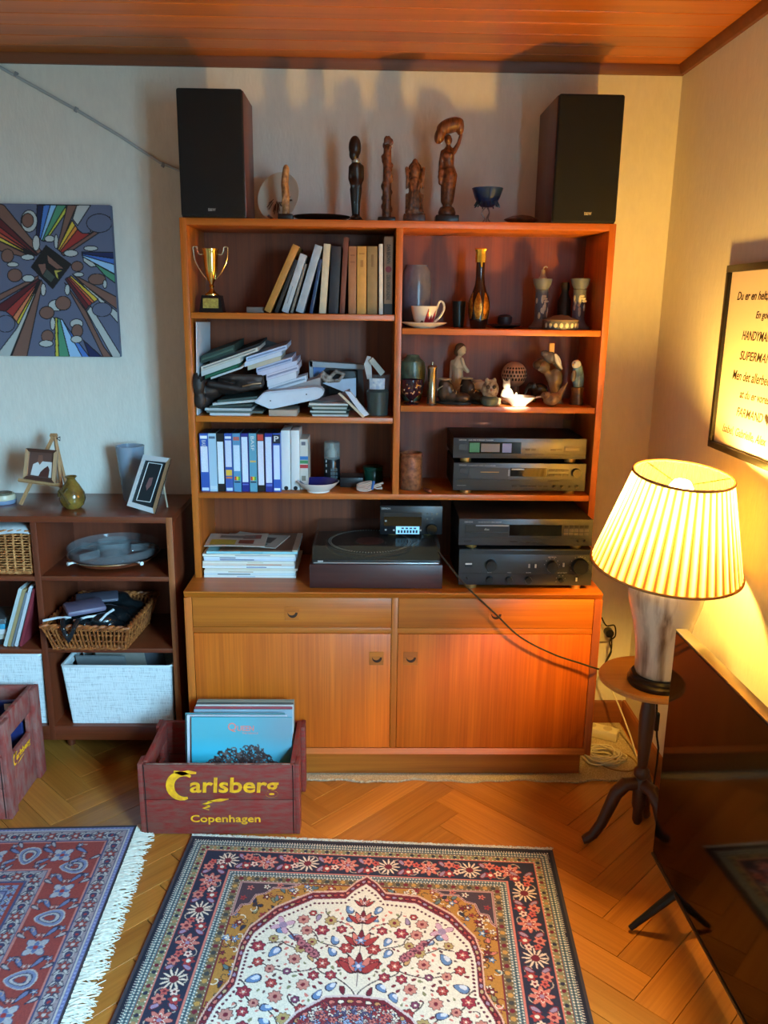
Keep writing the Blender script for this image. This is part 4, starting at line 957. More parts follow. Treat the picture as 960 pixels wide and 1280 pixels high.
# ================================================================== television
tz0 = 0.115; ta = at(815, 1066, Z=tz0); tb = at(930, 1277, Z=tz0)
td = (tb-ta); td.z = 0; td.normalize(); tn = Vector((td.y, -td.x, 0))          # tn: out of the screen, to the left
if tn.x > 0: tn = -tn
ttop = at(855, 787, Y=ta.y).z; TWid = 1.11
tv = thing('television', 'large flat black television standing on the floor beside the pedestal table', 'television', (ta.x, ta.y-0.5, 0))
def tvbox(s0, s1, d0, d1, z0, z1, bev=0.002):
    """along the screen, depth behind it, height"""
    mb = MB(); o_ = Vector((ta.x, ta.y, 0)); Tt = frame(o_, td, Vector((0, 0, 1))); 
    R3 = Matrix.Identity(4)
    for i in range(3): R3[i][0], R3[i][1], R3[i][2], R3[i][3] = td[i], -tn[i], (0, 0, 1)[i], o_[i]
    return mb.box(s0, s1, d0, d1, z0, z1, bev).xf(R3)
tvbox(0, TWid, 0.001, 0.028, tz0, ttop).build('case', mat('tv_case', (28, 26, 26), 0.35), tv)
tvbox(0.006, TWid-0.006, -0.0006, 0.001, tz0+0.012, ttop-0.006, 0).build('screen', mat('tv_glass', (7, 6, 6), 0.07, spec=0.35), tv, False)
tvbox(0, TWid, -0.0012, 0.0295, ttop-0.0008, ttop+0.0022, 0.0008).build('top_edge', mat('tv_edge', (150, 142, 130), 0.3, metal=0.8), tv)
tvbox(0, TWid, -0.003, 0.004, tz0-0.003, tz0+0.003, 0.001).build('bottom_edge', mat('tv_bottom', (84, 72, 60), 0.35, metal=0.6), tv)
for s in (0.16, TWid-0.16):
    b0 = Vector((ta.x, ta.y, 0))+td*s; mb = MB()
    for sg in (1, -1):
        tip = b0+tn*0.105*sg+td*0.0 if sg > 0 else b0-tn*0.12
        mb.tube([b0-tn*0.013+Vector((0, 0, tz0+0.004)), b0+tn*0.02*sg-tn*0.008+Vector((0, 0, tz0-0.018)), tip+Vector((0, 0, 0.0085))], [0.013, 0.012, 0.0075], 8)
    mb.build('foot', mat('tv_case', (24, 22, 22)), tv)

# ================================================================== leads and power strip in the corner
m_wht = mat('white_lead', (214, 204, 178), 0.5); m_blk = mat('black_rubber', (16, 15, 15))
def lead(name, label, pts, r, m, cat='cord', grp=None):
    return tag(MB().tube(pts, r, 7).build(name, m), label, cat, grp)
def spline(P, n=8):
    P = [Vector(p) for p in P]; out = []
    for i in range(len(P)-1):
        p0, p1, p2, p3 = P[max(i-1, 0)], P[i], P[i+1], P[min(i+2, len(P)-1)]
        for k in range(n):
            t = k/n; out.append(0.5*((2*p1)+(p2-p0)*t+(2*p0-5*p1+4*p2-p3)*t*t+(3*p1-p0-3*p2+p3)*t**3))
    return out+[P[-1]]
ps = thing('power_strip', 'cream power strip lying among the leads in the corner', 'power strip', (1.432, 0.19, 0.007))
q = Vector((1.432, 0.190, 0.0249)); R3 = rz(-0.5)
MB().obox(q, 0.20, 0.052, 0.036, R3, 0.005).build('housing', mat('cream_plastic', (222, 212, 184), 0.4), ps)
for k in (-0.06, 0.0, 0.06):
    MB().lathe([(0, 0.0), (0.014, 0.0), (0.017, 0.002), (0, 0.002)], (0, 0, 0), 18, Matrix.Translation(q) @ (R3.to_4x4()) @ Matrix.Translation((k, 0, 0.0172))).build('socket', mat('socket_cream', (190, 178, 150), 0.4), ps)
rw = random.Random(12)
labs = ['uppermost white lead coiled on the carpet strip', 'white lead looping loosely in front of the power strip', 'thin white lead coiled under the power strip', 'white lead in a flat loop beside the baseboard', 'white lead bundled at the foot of the baseboard']
for k in range(5):
    cx_, cy_ = 1.432+rw.uniform(-0.012, 0.012), 0.005+rw.uniform(-0.014, 0.014); pts = []; r0 = rw.uniform(0.052, 0.068); y_ = rw.uniform(0.65, 0.85)
    for j in range(26):                                   # one coil on top of the other
        a = j*0.55+k; r_ = r0*(1+0.22*math.sin(j*1.3+k)); pts.append((cx_+r_*math.cos(a), cy_+r_*math.sin(a)*y_, 0.0097+0.0061*k))
    lead('power_lead', labs[k], spline(pts, 4), 0.0030, m_wht, 'cord', 'white leads in the corner')
loop = [at(x, y, Z=0.0092) for x, y in ((735, 938), (760, 936), (785, 944), (797, 957), (785, 964), (760, 960), (742, 950))]
lead('grey_lead', 'grey lead making one wide loop on the carpet strip', spline(loop, 6), 0.0026, mat('grey_lead', (150, 118, 70), 0.5))
hang = [Vector((1.375, 0.262, 0.52)), Vector((1.392, 0.255, 0.40)), Vector((1.44, 0.235, 0.28)), Vector((1.505, 0.18, 0.17)), Vector((1.545, 0.09, 0.06)), Vector((1.551, 0.03, 0.018)), Vector((1.550, -0.01, 0.0112)), Vector((1.548, -0.05, 0.0098)), Vector((1.530, -0.085, 0.0098)), Vector((1.505, -0.10, 0.0098))]
lead('hanging_lead', 'long white lead hanging down from the wall socket to the carpet strip', spline(hang, 6), 0.0030, m_wht)
sk = at(757, 786, Y=YB); so = thing('wall_socket', 'cream wall socket with a black plug beside the sideboard', 'socket', (sk.x, YB, sk.z))
MB().box(sk.x-0.035, sk.x+0.012, YB-0.018, YB-0.0003, sk.z-0.045, sk.z+0.02, 0.004).build('plate', mat('cream_plastic', (222, 212, 184)), so)
MB().cyl((sk.x+0.004, YB-0.045, sk.z-0.002), (sk.x+0.004, YB-0.018, sk.z-0.002), 0.016, 0.017, 16).build('plug', mat('black_plastic', (20, 20, 21)), so)
# lead from the small receiver over the sideboard front to the socket
def onx(x, y, Y): return at(x, y, Y=Y)
rl = [onx(548, 690, -0.11), onx(560, 705, -0.13), onx(575, 724, -0.148), onx(590, 740, -0.1455), onx(620, 768, -0.147), onx(650, 796, -0.147), onx(690, 817, -0.147), onx(725, 829, -0.147), onx(748.5, 836.5, -0.1435), onx(757, 837, -0.06), onx(757, 828, 0.08), onx(764, 812, 0.20), onx(764, 795, 0.255)]
lead('receiver_lead', 'black lead draped across a drawer front down to the wall', spline(rl, 7), 0.0030, m_blk)
bl2 = [at(x, y, Y=0.245) for x, y in ((752, 772), (758, 782), (768, 782), (769, 795), (762, 802), (764, 815), (757, 828))]
lead('plug_lead', 'short black lead looping around the wall socket plug', spline(bl2, 7), 0.0028, m_blk)
# ================================================================== loudspeakers on top
m_cab = wood('speaker_veneer', (74, 34, 24), (104, 52, 36), 'z', 0.4)
m_cloth = mat('grille_cloth', (11, 12, 14), 0.95, bump=0.6, bscale=900)
m_silver = mat('badge_silver', (190, 190, 188), 0.3, metal=0.7)
def speaker(bl, br, ytop, side_px, label):
    Yf = -0.004; a = at(bl, 272, Y=Yf); b = at(br, 274, Y=Yf); zt = at((bl+br)/2-3, ytop, Y=Yf).z
    xe = b.x if side_px > br else a.x; back = min(max(at(side_px, 200, X=xe).y, 0.2), YB-0.02)
    th = thing('loudspeaker', label, 'speaker', ((a.x+b.x)/2, 0.1, UH))
    MB().box(a.x, b.x, Yf+0.012, back, UH+0.0006, zt-0.001, 0.003).build('cabinet', m_cab, th)
    MB().box(a.x+0.0012, b.x-0.0012, Yf-0.006, Yf+0.013, UH+0.002, zt, 0.007, 4).build('grille', m_cloth, th)
    return th, a.x, b.x, zt
sp1, a, b, zt = speaker(226.5, 307.5, 110.5, 316, 'black fronted loudspeaker with brown sides on top of the bookcase above the trophy')
q = at(265, 262, Y=-0.011); text('B&W', m_silver, sp1, FR(q.x, -0.0103, q.z), 'badge', fit=(0.022, 0.008), bold=0.02)
sp2, a, b, zt = speaker(689.5, 770, 117.5, 672, 'black fronted loudspeaker on top of the bookcase near the room corner')
q = at(735, 267, Y=-0.011); text('B&W', mat('badge_gold', (230, 206, 140), 0.3, metal=0.5), sp2, FR(q.x, -0.0103, q.z), 'badge', fit=(0.022, 0.009), bold=0.02)

# ================================================================== hi-fi
m_hf = mat('hifi_black', (62, 66, 72), 0.34, metal=0.6, bump=0.05, bscale=600, stretch=(0.02, 1, 1))
m_hfb = mat('hifi_body', (22, 21, 21), 0.5)
m_glass = mat('display_glass', (10, 10, 12), 0.08)
m_btn = mat('hifi_button', (22, 23, 26), 0.4); m_prn = mat('hifi_print', (176, 178, 176), 0.5); m_gold = mat('hifi_foot', (196, 172, 110), 0.3, metal=0.8)
class Dev:
    def __init__(s, name, label, x0, x1, y0, y1, Y, depth, zfloor, foot=True, hf=None):
        s.x0, s.x1, s.z0, s.z1 = span(x0, x1, y0, y1, Y); s.Y = Y
        s.th = thing(name, label, 'hi-fi', ((s.x0+s.x1)/2, Y+depth/2, zfloor))
        MB().box(s.x0+0.002, s.x1-0.002, Y+0.006, Y+depth, s.z0, s.z1-0.001, 0.0015).build('body', m_hfb, s.th)
        s.panel = MB().box(s.x0, s.x1, Y, Y+0.008, s.z0, s.z1, 0.0015).build('front_panel', hf or m_hf, s.th)
        for fx in (s.x0+0.045, s.x1-0.045):
            for fy in (Y+0.03, Y+depth-0.04):
                MB().lathe([(0, zfloor+0.0004), (0.018, zfloor+0.0004), (0.020, s.z0+0.0005), (0, s.z0+0.0005)], (fx, fy, 0), 18).build('foot', m_gold, s.th)
    def u(s, f): return s.x0+(s.x1-s.x0)*f
    def v(s, f): return s.z1-(s.z1-s.z0)*f
    def rect(s, name, u0, u1, v0, v1, m, proud=0.0012, bev=0.0004):
        return MB().box(s.u(u0), s.u(u1), s.Y-proud, s.Y+0.002, s.v(v1), s.v(v0), bev, 1).build(name, m, s.panel)
    def knob(s, u_, v_, r, m=None, d=0.014, mark=True):
        x, z = s.u(u_), s.v(v_)
        k = MB().lathe([(0, -0.001), (r, -0.001), (r, d*0.75), (r*0.93, d), (r*0.4, d*0.97), (0, d*0.97)], (0, 0, 0), 28, Matrix.Translation((x, s.Y, z)) @ Matrix.Rotation(PI/2, 4, 'X')).build('knob', m or mat('knob_black', (26, 27, 29), 0.3), s.panel)
    def txt(s, t, u0, u1, v_, h, m=None):
        text(t, m or m_prn, s.panel, FR((s.u(u0)+s.u(u1))/2, s.Y-0.0004, s.v(v_)), fit=((s.x1-s.x0)*(u1-u0), (s.z1-s.z0)*h), ext=0.0002, bold=0.01)
def fr(x0, x1, y0, y1, B): return ((x0-B[0])/(B[1]-B[0]), (x1-B[0])/(B[1]-B[0]), (y0-B[2])/(B[3]-B[2]), (y1-B[2])/(B[3]-B[2]))
ZT3 = shelf_z['R3']
dk = Dev('compact_disc_recorder', 'black wide disc deck with large round dial under the tuner', 566.5, 732, 579, 613.5, 0.012, 0.245, ZT3)
tn_ = Dev('tuner', 'flat black tuner with a coloured display, top of the pair on the shelf', 566.5, 733, 548, 573.3, 0.012, 0.245, dk.z1)
B = (35, 870, 103, 212)
tn_.rect('display', *fr(133, 460, 123, 185, B), m_glass)
tn_.rect('green_lamp', *fr(136, 200, 128, 180, B), mat('display_green', (40, 92, 52), 0.3, emit=(40, 110, 56), estr=0.12), 0.0016)
tn_.rect('blue_lamp', *fr(342, 400, 130, 180, B), mat('display_blue', (96, 100, 136), 0.3, emit=(90, 96, 150), estr=0.15), 0.0016)
tn_.rect('scale', *fr(208, 326, 132, 178, B), mat('display_reflection', (96, 90, 84), 0.25), 0.0014)  # pale patch painted in as a reflection on the display glass
for a in ((70, 118, 135, 168), (485, 515, 158, 170), (523, 553, 158, 170), (645, 678, 160, 168), (682, 715, 160, 168)): tn_.rect('button', *fr(*a, B), m_btn, 0.002)
tn_.rect('key_frame', *fr(730, 833, 143, 175, B), m_btn, 0.0012); tn_.rect('key_bar', *fr(738, 826, 152, 166, B), mat('key_grey', (92, 90, 84), 0.4), 0.0022)
tn_.rect('flap_line', *fr(485, 865, 187, 194, B), m_btn, 0.0008)
tn_.txt('DENON', *fr(70, 116, 0, 0, B)[:2], 0.10, 0.07); tn_.txt('AM-FM STEREO TUNER', *fr(128, 285, 0, 0, B)[:2], 0.10, 0.045)
B = (35, 870, 247, 425)
dk.rect('drawer', *fr(133, 383, 277, 350, B), mat('drawer_black', (24, 25, 28), 0.35)); dk.rect('drawer_print', *fr(205, 322, 303, 308, B), mat('gold_print', (176, 130, 60), 0.4), 0.0016)
dk.rect('display', *fr(393, 622, 277, 333, B), m_glass); dk.rect('indicator', *fr(400, 480, 281, 291, B), mat('display_silver', (150, 156, 162), 0.25), 0.0016)
dk.rect('drawer_edge', *fr(379, 389, 288, 330, B), mat('display_silver', (150, 156, 162)), 0.002)
for a in ((75, 125, 280, 315), (633, 673, 282, 298), (676, 715, 282, 298), (633, 673, 313, 330), (676, 715, 313, 330), (722, 760, 282, 298), (722, 760, 313, 330), (405, 435, 390, 402), (455, 505, 391, 401), (508, 560, 391, 401), (570, 597, 391, 401), (603, 630, 391, 401), (390, 450, 355, 362), (630, 705, 355, 362)): dk.rect('button', *fr(*a, B), m_btn, 0.0022)
dk.rect('joint_line', 0.0, 1.0, 0.585, 0.60, m_btn, 0.0006)
f = fr(808, 808, 305, 305, B); dk.knob(f[0], f[2], 0.0148)
for x in (675, 725, 820): f = fr(x, x, 398, 398, B); dk.knob(f[0], f[2], 0.0058, None, 0.010)
f = fr(773, 773, 398, 398, B); dk.knob(f[0], f[2], 0.004, None, 0.004)
dk.txt('DENON', *fr(70, 116, 0, 0, B)[:2], 0.085, 0.045); dk.txt('COMPACT DISC RECORDER', *fr(125, 300, 0, 0, B)[:2], 0.10, 0.03); dk.txt('DENON', *fr(60, 116, 0, 0, B)[:2], 0.82, 0.03)
YA = at(640, 735, Z=BT).y-0.018
am = Dev('amplifier', 'black amplifier with several round knobs standing on the sideboard', 573.5, 740.5, 687, 731.5, YA, 0.30, BT)
cdp = Dev('disc_player', 'black disc player with a tray lying on top of the amplifier', 573.5, 741, 649, 682, YA+0.002, 0.28, am.z1)
B = (70, 915, 95, 263)
cdp.rect('tray', *fr(108, 383, 130, 178, B), mat('drawer_black', (24, 25, 28))); cdp.rect('tray_gleam', *fr(175, 383, 133, 141, B), mat('display_silver', (150, 156, 162)), 0.0016)
cdp.rect('tray_slot', *fr(108, 383, 182, 208, B), m_btn, 0.0008); cdp.rect('display', *fr(388, 718, 130, 200, B), m_glass)
text('disc', mat('disc_mark', (150, 150, 144), 0.4), cdp.panel, FR(cdp.u(fr(245, 245, 0, 0, B)[0]), YA+0.0004, cdp.v(fr(0, 0, 160, 160, B)[2])), fit=(0.016, 0.007), ext=0.0001, bold=0.02)
for r_, (ya, yb) in enumerate(((130, 148), (156, 172), (180, 194))):
    for k in range(5): cdp.rect('key', *fr(733+k*32, 759+k*32, ya, yb, B), m_btn if r_ == 0 else mat('key_grey', (92, 90, 84)), 0.002)
for a in ((103, 152, 230, 245), (393, 443, 232, 242), (455, 485, 236, 244), (495, 525, 236, 244), (535, 565, 236, 244), (572, 600, 236, 244)): cdp.rect('button', *fr(*a, B), m_btn, 0.002)
cdp.rect('joint_line', 0.0, 1.0, 0.70, 0.715, m_btn, 0.0006)
for x, r in ((822, 0.003), (868, 0.0045)): f = fr(x, x, 233, 233, B); cdp.knob(f[0], f[2], r, None, 0.006)
cdp.txt('DENON', *fr(105, 155, 0, 0, B)[:2], 0.12, 0.05); cdp.txt('PCM AUDIO TECHNOLOGY / COMPACT DISC PLAYER', *fr(190, 335, 0, 0, B)[:2], 0.12, 0.03)
B = (70, 912, 287, 515)
am.rect('top_strip', 0.0, 1.0, 0.02, 0.135, mat('hifi_strip', (52, 58, 64), 0.3, metal=0.5), 0.0008); am.rect('joint_line', 0.0, 1.0, 0.672, 0.682, m_btn, 0.0006)
am.rect('power_switch', *fr(105, 155, 368, 400, B), m_btn, 0.002); am.rect('switch_light', *fr(110, 152, 374, 384, B), mat('switch_white', (210, 212, 210), 0.4), 0.003)
for x, y, r, d in ((270, 385, 0.0185, 0.018), (655, 390, 0.019, 0.018), (830, 388, 0.026, 0.02), (123, 472, 0.004, 0.006), (265, 478, 0.0112, 0.013), (388, 478, 0.0112, 0.013), (510, 478, 0.0112, 0.013), (716, 480, 0.0085, 0.011)):
    f = fr(x, x, y, y, B); am.knob(f[0], f[2], r, None, d)
for x, y in ((512, 390), (552, 390), (728, 382), (815, 474)): am.rect('toggle', *fr(x-5, x+5, y-12, y+12, B), m_prn, 0.004)
am.txt('DENON', *fr(105, 150, 0, 0, B)[:2], 0.075, 0.035); am.txt('STEREO INTEGRATED AMPLIFIER', *fr(152, 260, 0, 0, B)[:2], 0.075, 0.02)
for t_, x, y, w in (('BASS', 265, 434, 26), ('TREBLE', 388, 434, 26), ('BALANCE', 510, 434, 30), ('VOLUME', 830, 332, 34), ('INPUT SELECTOR', 655, 334, 50), ('REC OUT SELECT', 724, 434, 60)):
    am.txt(t_, *fr(x-w/2, x+w/2, 0, 0, B)[:2], fr(0, 0, y, y, B)[2], 0.022)
def dots(dev, x, y, r, a0, a1, n):
    for k in range(n):
        a = math.radians(a0+(a1-a0)*k/(n-1)); f = fr(x+r*math.cos(a), x, y-r*math.sin(a), y, B); dev.rect('dial_mark', f[0]-0.002, f[0]+0.002, f[2]-0.008, f[2]+0.008, m_prn, 0.0006, 0)
dots(am, 830, 388, 60, -30, 210, 9); dots(am, 655, 390, 48, 10, 170, 6); dots(am, 716, 480, 30, 20, 200, 5)

# turntable with a smoked lid
YT = at(470, 737, Z=BT).y
tx0, tx1, tz0_, tz1_ = span(387, 553, 706, 737, YT); tz0_ = BT
tt = thing('turntable', 'dark brown record player with a smoked lid on the sideboard', 'turntable', ((tx0+tx1)/2, 0.07, BT))
yb_ = 0.262; m_tt = wood('turntable_rosewood', (48, 22, 22), (70, 36, 34), 'x', 0.4)
MB().box(tx0, tx1, YT, yb_, tz0_+0.004, tz1_, 0.002).build('plinth', m_tt, tt)
for fx in (tx0+0.04, tx1-0.04):
    for fy in (YT+0.05, yb_-0.05): MB().lathe([(0, 0.0003), (0.016, 0.0003), (0.016, 0.0045), (0, 0.0045)], (fx, fy, BT), 14).build('foot', m_hfb, tt)
MB().box(tx0+0.008, tx1-0.008, YT+0.012, yb_-0.01, tz1_-0.001, tz1_+0.012, 0.002).build('deck', mat('deck_black', (30, 29, 28), 0.45), tt)
zd = tz1_+0.012; pcx, pcy = (tx0+tx1)/2-0.02, YT+0.175
MB().lathe([(0, zd), (0.150, zd), (0.152, zd+0.008), (0.148, zd+0.014), (0, zd+0.014)], (pcx, pcy, 0), 64).build('platter', mat('platter_grey', (46, 45, 44), 0.4, metal=0.3), tt)
MB().lathe([(0, zd+0.0142), (0.145, zd+0.0142), (0.145, zd+0.017), (0, zd+0.0172)], (pcx, pcy, 0), 64).build('platter_mat', mat('rubber_mat', (18, 18, 18), 0.8), tt)
MB().lathe([(0, zd+0.0173), (0.048, zd+0.0173), (0.048, zd+0.0178), (0, zd+0.0178)], (pcx, pcy, 0), 32).build('label', mat('label_maroon', (82, 32, 30), 0.6), tt)
ds = MB()
for k in range(90):
    a = 2*PI*k/90
    for rr in (0.1395, 0.1335): ds.obox((pcx+rr*math.cos(a), pcy+rr*math.sin(a), zd+0.0176), 0.0036, 0.0034, 0.0008, rz(a))
o = ds.build('strobe_marks', mat('strobe_silver', (170, 168, 160), 0.4), tt, False); o['kind'] = 'stuff'
ax_, ay_ = tx1-0.055, yb_-0.07
MB().tube([(ax_, ay_+0.03, zd+0.03), (ax_, ay_-0.05, zd+0.03), (ax_-0.012, ay_-0.16, zd+0.028), (ax_-0.04, ay_-0.21, zd+0.026)], 0.0045, 10).build('tone_arm', mat('arm_metal', (140, 138, 132), 0.3, metal=0.8), tt)
MB().lathe([(0, zd), (0.028, zd), (0.026, zd+0.012), (0.014, zd+0.016), (0.013, zd+0.033), (0, zd+0.035)], (ax_, ay_, 0), 24).build('arm_base', mat('arm_grey', (70, 70, 70), 0.4, metal=0.4), tt)
m_smoke = mat('smoked_acrylic', (70, 66, 60), 0.10, alpha=0.22, spec=0.6)
lid = MB(); lz0, lz1 = tz1_+0.012, tz1_+0.060; lx0, lx1, ly0, ly1 = tx0+0.009, tx1-0.009, YT+0.013, yb_-0.011; w_ = 0.0025
lid.box(lx0, lx1, ly0, ly1, lz1-w_, lz1).box(lx0, lx1, ly0, ly0+w_, lz0, lz1-w_).box(lx0, lx0+w_, ly0+w_, ly1, lz0, lz1-w_).box(lx1-w_, lx1, ly0+w_, ly1, lz0, lz1-w_)
lid.build('dust_cover', m_smoke, tt, False)
MB().box(tx0+0.012, tx1-0.012, YT+0.0075, YT+0.0125, tz1_+0.001, tz1_+0.0045, 0.0005).build('front_trim', mat('chrome_strip', (200, 202, 200), 0.25, metal=0.6), tt)
for (a, b, m_) in ((0.06, 0.10, m_prn), (0.14, 0.28, m_btn), (0.52, 0.66, m_btn), (0.72, 0.93, m_btn)):
    MB().box(tx0+(tx1-tx0)*a, tx0+(tx1-tx0)*b, YT+0.009, YT+0.013, tz1_+0.0055, tz1_+0.0095, 0.0004).build('key', m_, tt)
# small receiver on the lid
zr = lz1; yr = at(512, 674, Z=zr).y; yr = min(max(yr, 0.02), 0.10)
rc = Dev('mini_receiver', 'small black receiver with a lit blue screen on the turntable lid', 475, 553, 632.5, 668, yr, 0.15, zr, hf=mat('receiver_black', (24, 26, 30), 0.35))
B = (483, 880, 63, 240)
rc.rect('drawer', *fr(508, 748, 104, 128, B), mat('drawer_black', (24, 25, 28)), 0.001); rc.rect('window', *fr(508, 748, 130, 188, B), m_glass, 0.0008)
rc.rect('screen', *fr(585, 735, 190, 238, B), mat('screen_blue', (130, 190, 220), 0.3, emit=(140, 206, 236), estr=0.75), 0.0012)
for k in range(7): rc.rect('screen_glyph', *fr(597+k*19, 609+k*19, 213, 231, B), mat('screen_dark', (30, 60, 84), 0.4), 0.0016, 0)
for k in range(4): rc.rect('screen_glyph', *fr(620+k*26, 636+k*26, 197, 206, B), mat('screen_dark', (30, 60, 84)), 0.0016, 0)
for x, y in ((783, 112), (813, 112), (843, 112), (783, 142), (813, 142), (520, 156), (520, 212), (572, 214), (742, 214)): rc.rect('button', *fr(x-6, x+6, y-5, y+5, B), m_prn if y > 150 else mat('key_grey', (92, 90, 84)), 0.002)
f = fr(812, 812, 203, 203, B); rc.knob(f[0], f[2], 0.0185, mat('knob_gloss', (14, 15, 17), 0.15), 0.016)
rc.txt('DENON', *fr(492, 548, 0, 0, B)[:2], 0.095, 0.065)

# ================================================================== magazines
YM = at(310, 722, Z=BT).y
mx0 = max(at(250, 716, Y=YM).x, 0.0265); mx1 = at(370, 718, Y=YM).x
rm = random.Random(31); z = BT+0.0004
names = ['lowest', 'second', 'third', 'fourth', 'fifth', 'sixth', 'seventh', 'eighth', 'ninth', 'tenth', 'eleventh']
cols = [(230, 230, 222), (212, 220, 222), (232, 230, 220), (222, 214, 196), (228, 232, 232), (224, 206, 190), (230, 226, 212), (206, 212, 226), (220, 226, 230), (226, 224, 210), (150, 206, 214)]
ink = [(150, 170, 190), (40, 40, 44), (180, 150, 110), (210, 200, 170), (70, 80, 140), (190, 120, 90), (200, 190, 160), (40, 44, 90), (60, 60, 60), (150, 160, 170), (90, 160, 176)]
zM1 = at(310, 690, Y=YM).z
hm = (zM1-BT)/11.0
for k in range(11):
    h = hm-0.0003; dx_ = rm.uniform(-0.004, 0.006)+(0.006 if k in (0, 1, 10) else 0); dy_ = rm.uniform(-0.003, 0.004)
    th = thing('magazine', 'pale magazine lying %s from the bottom of the stack beside the turntable' % names[k] if k else 'pale magazine at the bottom of the stack beside the turntable', 'magazine', ((mx0+mx1)/2, YM+0.1, z), 'magazines in the stack')
    MB().box(mx0+dx_, mx1+dx_-rm.uniform(0.0, 0.006), YM+dy_, YM+0.215+dy_, z, z+h, 0.0006, 1).build('pages', mat('mag%d' % k, cols[k], 0.5, var=0.08, vscale=60, stretch=(1, 1, 30)), th)
    a0 = rm.uniform(0.1, 0.5); MB().box(mx0+0.3*a0, mx0+0.3*a0+rm.uniform(0.05, 0.13), YM+dy_-0.0004, YM+dy_+0.001, z+h*0.3, z+h*0.62).build('spine_print', mat('mag_ink%d' % k, ink[k], 0.5), th, False)
    z += hm
th = thing('magazine', 'brown covered magazine near the top of the stack', 'magazine', (mx0+0.18, YM+0.1, z), 'magazines in the stack')
MB().box(mx0+0.055, mx1+0.006, YM+0.004, YM+0.218, z, z+0.005, 0.0006, 1).build('pages', mat('mag_brown', (86, 60, 46), 0.35, rgb2=(110, 84, 66), vscale=25), th)
MB().box(mx1-0.012, mx1+0.0065, YM+0.003, YM+0.2185, z+0.0002, z+0.0056, 0.0004, 1).build('cover_border', mat('mag_border', (176, 160, 140), 0.4), th)
MB().obox((mx1-0.07, YM+0.12, z+0.0054), 0.05, 0.03, 0.0006, rz(0.3)).build('cover_print', mat('mag_rust', (170, 82, 56), 0.5), th)
zt_ = z+0.0056
def sheet(name, label, c, w, d, a, zt0, col, prints, grp, lift=0.006):
    th = thing(name, label, 'magazine', (c[0], c[1], zt0), grp)
    T_ = Matrix.Translation((c[0], c[1], zt0)) @ Matrix.Rotation(a, 4, 'Z')
    g = MB(); g.grid(lambda u, v: (w*(u-0.5), d*(v-0.5), 0.001+lift*(0.5+0.5*math.sin(u*5+v*2))), 14, 8); g.xf(T_); g.build('pages', mat(name+str(col), col, 0.6, var=0.1, vscale=40), th, True, 0.0025)
    for (px_, py_, pw_, ph_, c_) in prints:
        n_ = MB(); n_.grid(lambda u, v: (w*(px_-0.5+pw_*u), d*(py_-0.5+ph_*v), 0.0016+lift*(0.5+0.5*math.sin((px_+pw_*u)*5+(py_+ph_*v)*2))+0.0014), 6, 4); n_.xf(T_); n_.build('print', mat('print'+str(c_), c_, 0.6, var=0.25, vscale=120), th, True)
sheet('newspaper', 'pale newspaper with a yellow picture on the magazine stack', (mx0+0.1025, YM+0.085, 0), 0.20, 0.15, 0.03, zt_+0.0095, (190, 178, 164), [(0.08, 0.05, 0.42, 0.4, (176, 160, 60)), (0.55, 0.15, 0.25, 0.3, (130, 62, 44)), (0.2, 0.6, 0.6, 0.22, (120, 108, 100)), (0.6, 0.55, 0.3, 0.3, (140, 76, 66))], 'papers on the magazine stack', 0.003)
sheet('newspaper', 'grey newspaper with dark headlines under the yellow pictured one', (mx0+0.165, YM+0.12, 0), 0.19, 0.15, -0.25, zt_, (166, 168, 160), [(0.35, 0.35, 0.25, 0.4, (86, 72, 66)), (0.62, 0.3, 0.2, 0.45, (90, 84, 78)), (0.1, 0.1, 0.7, 0.14, (96, 116, 104))], 'papers on the magazine stack', 0.004)

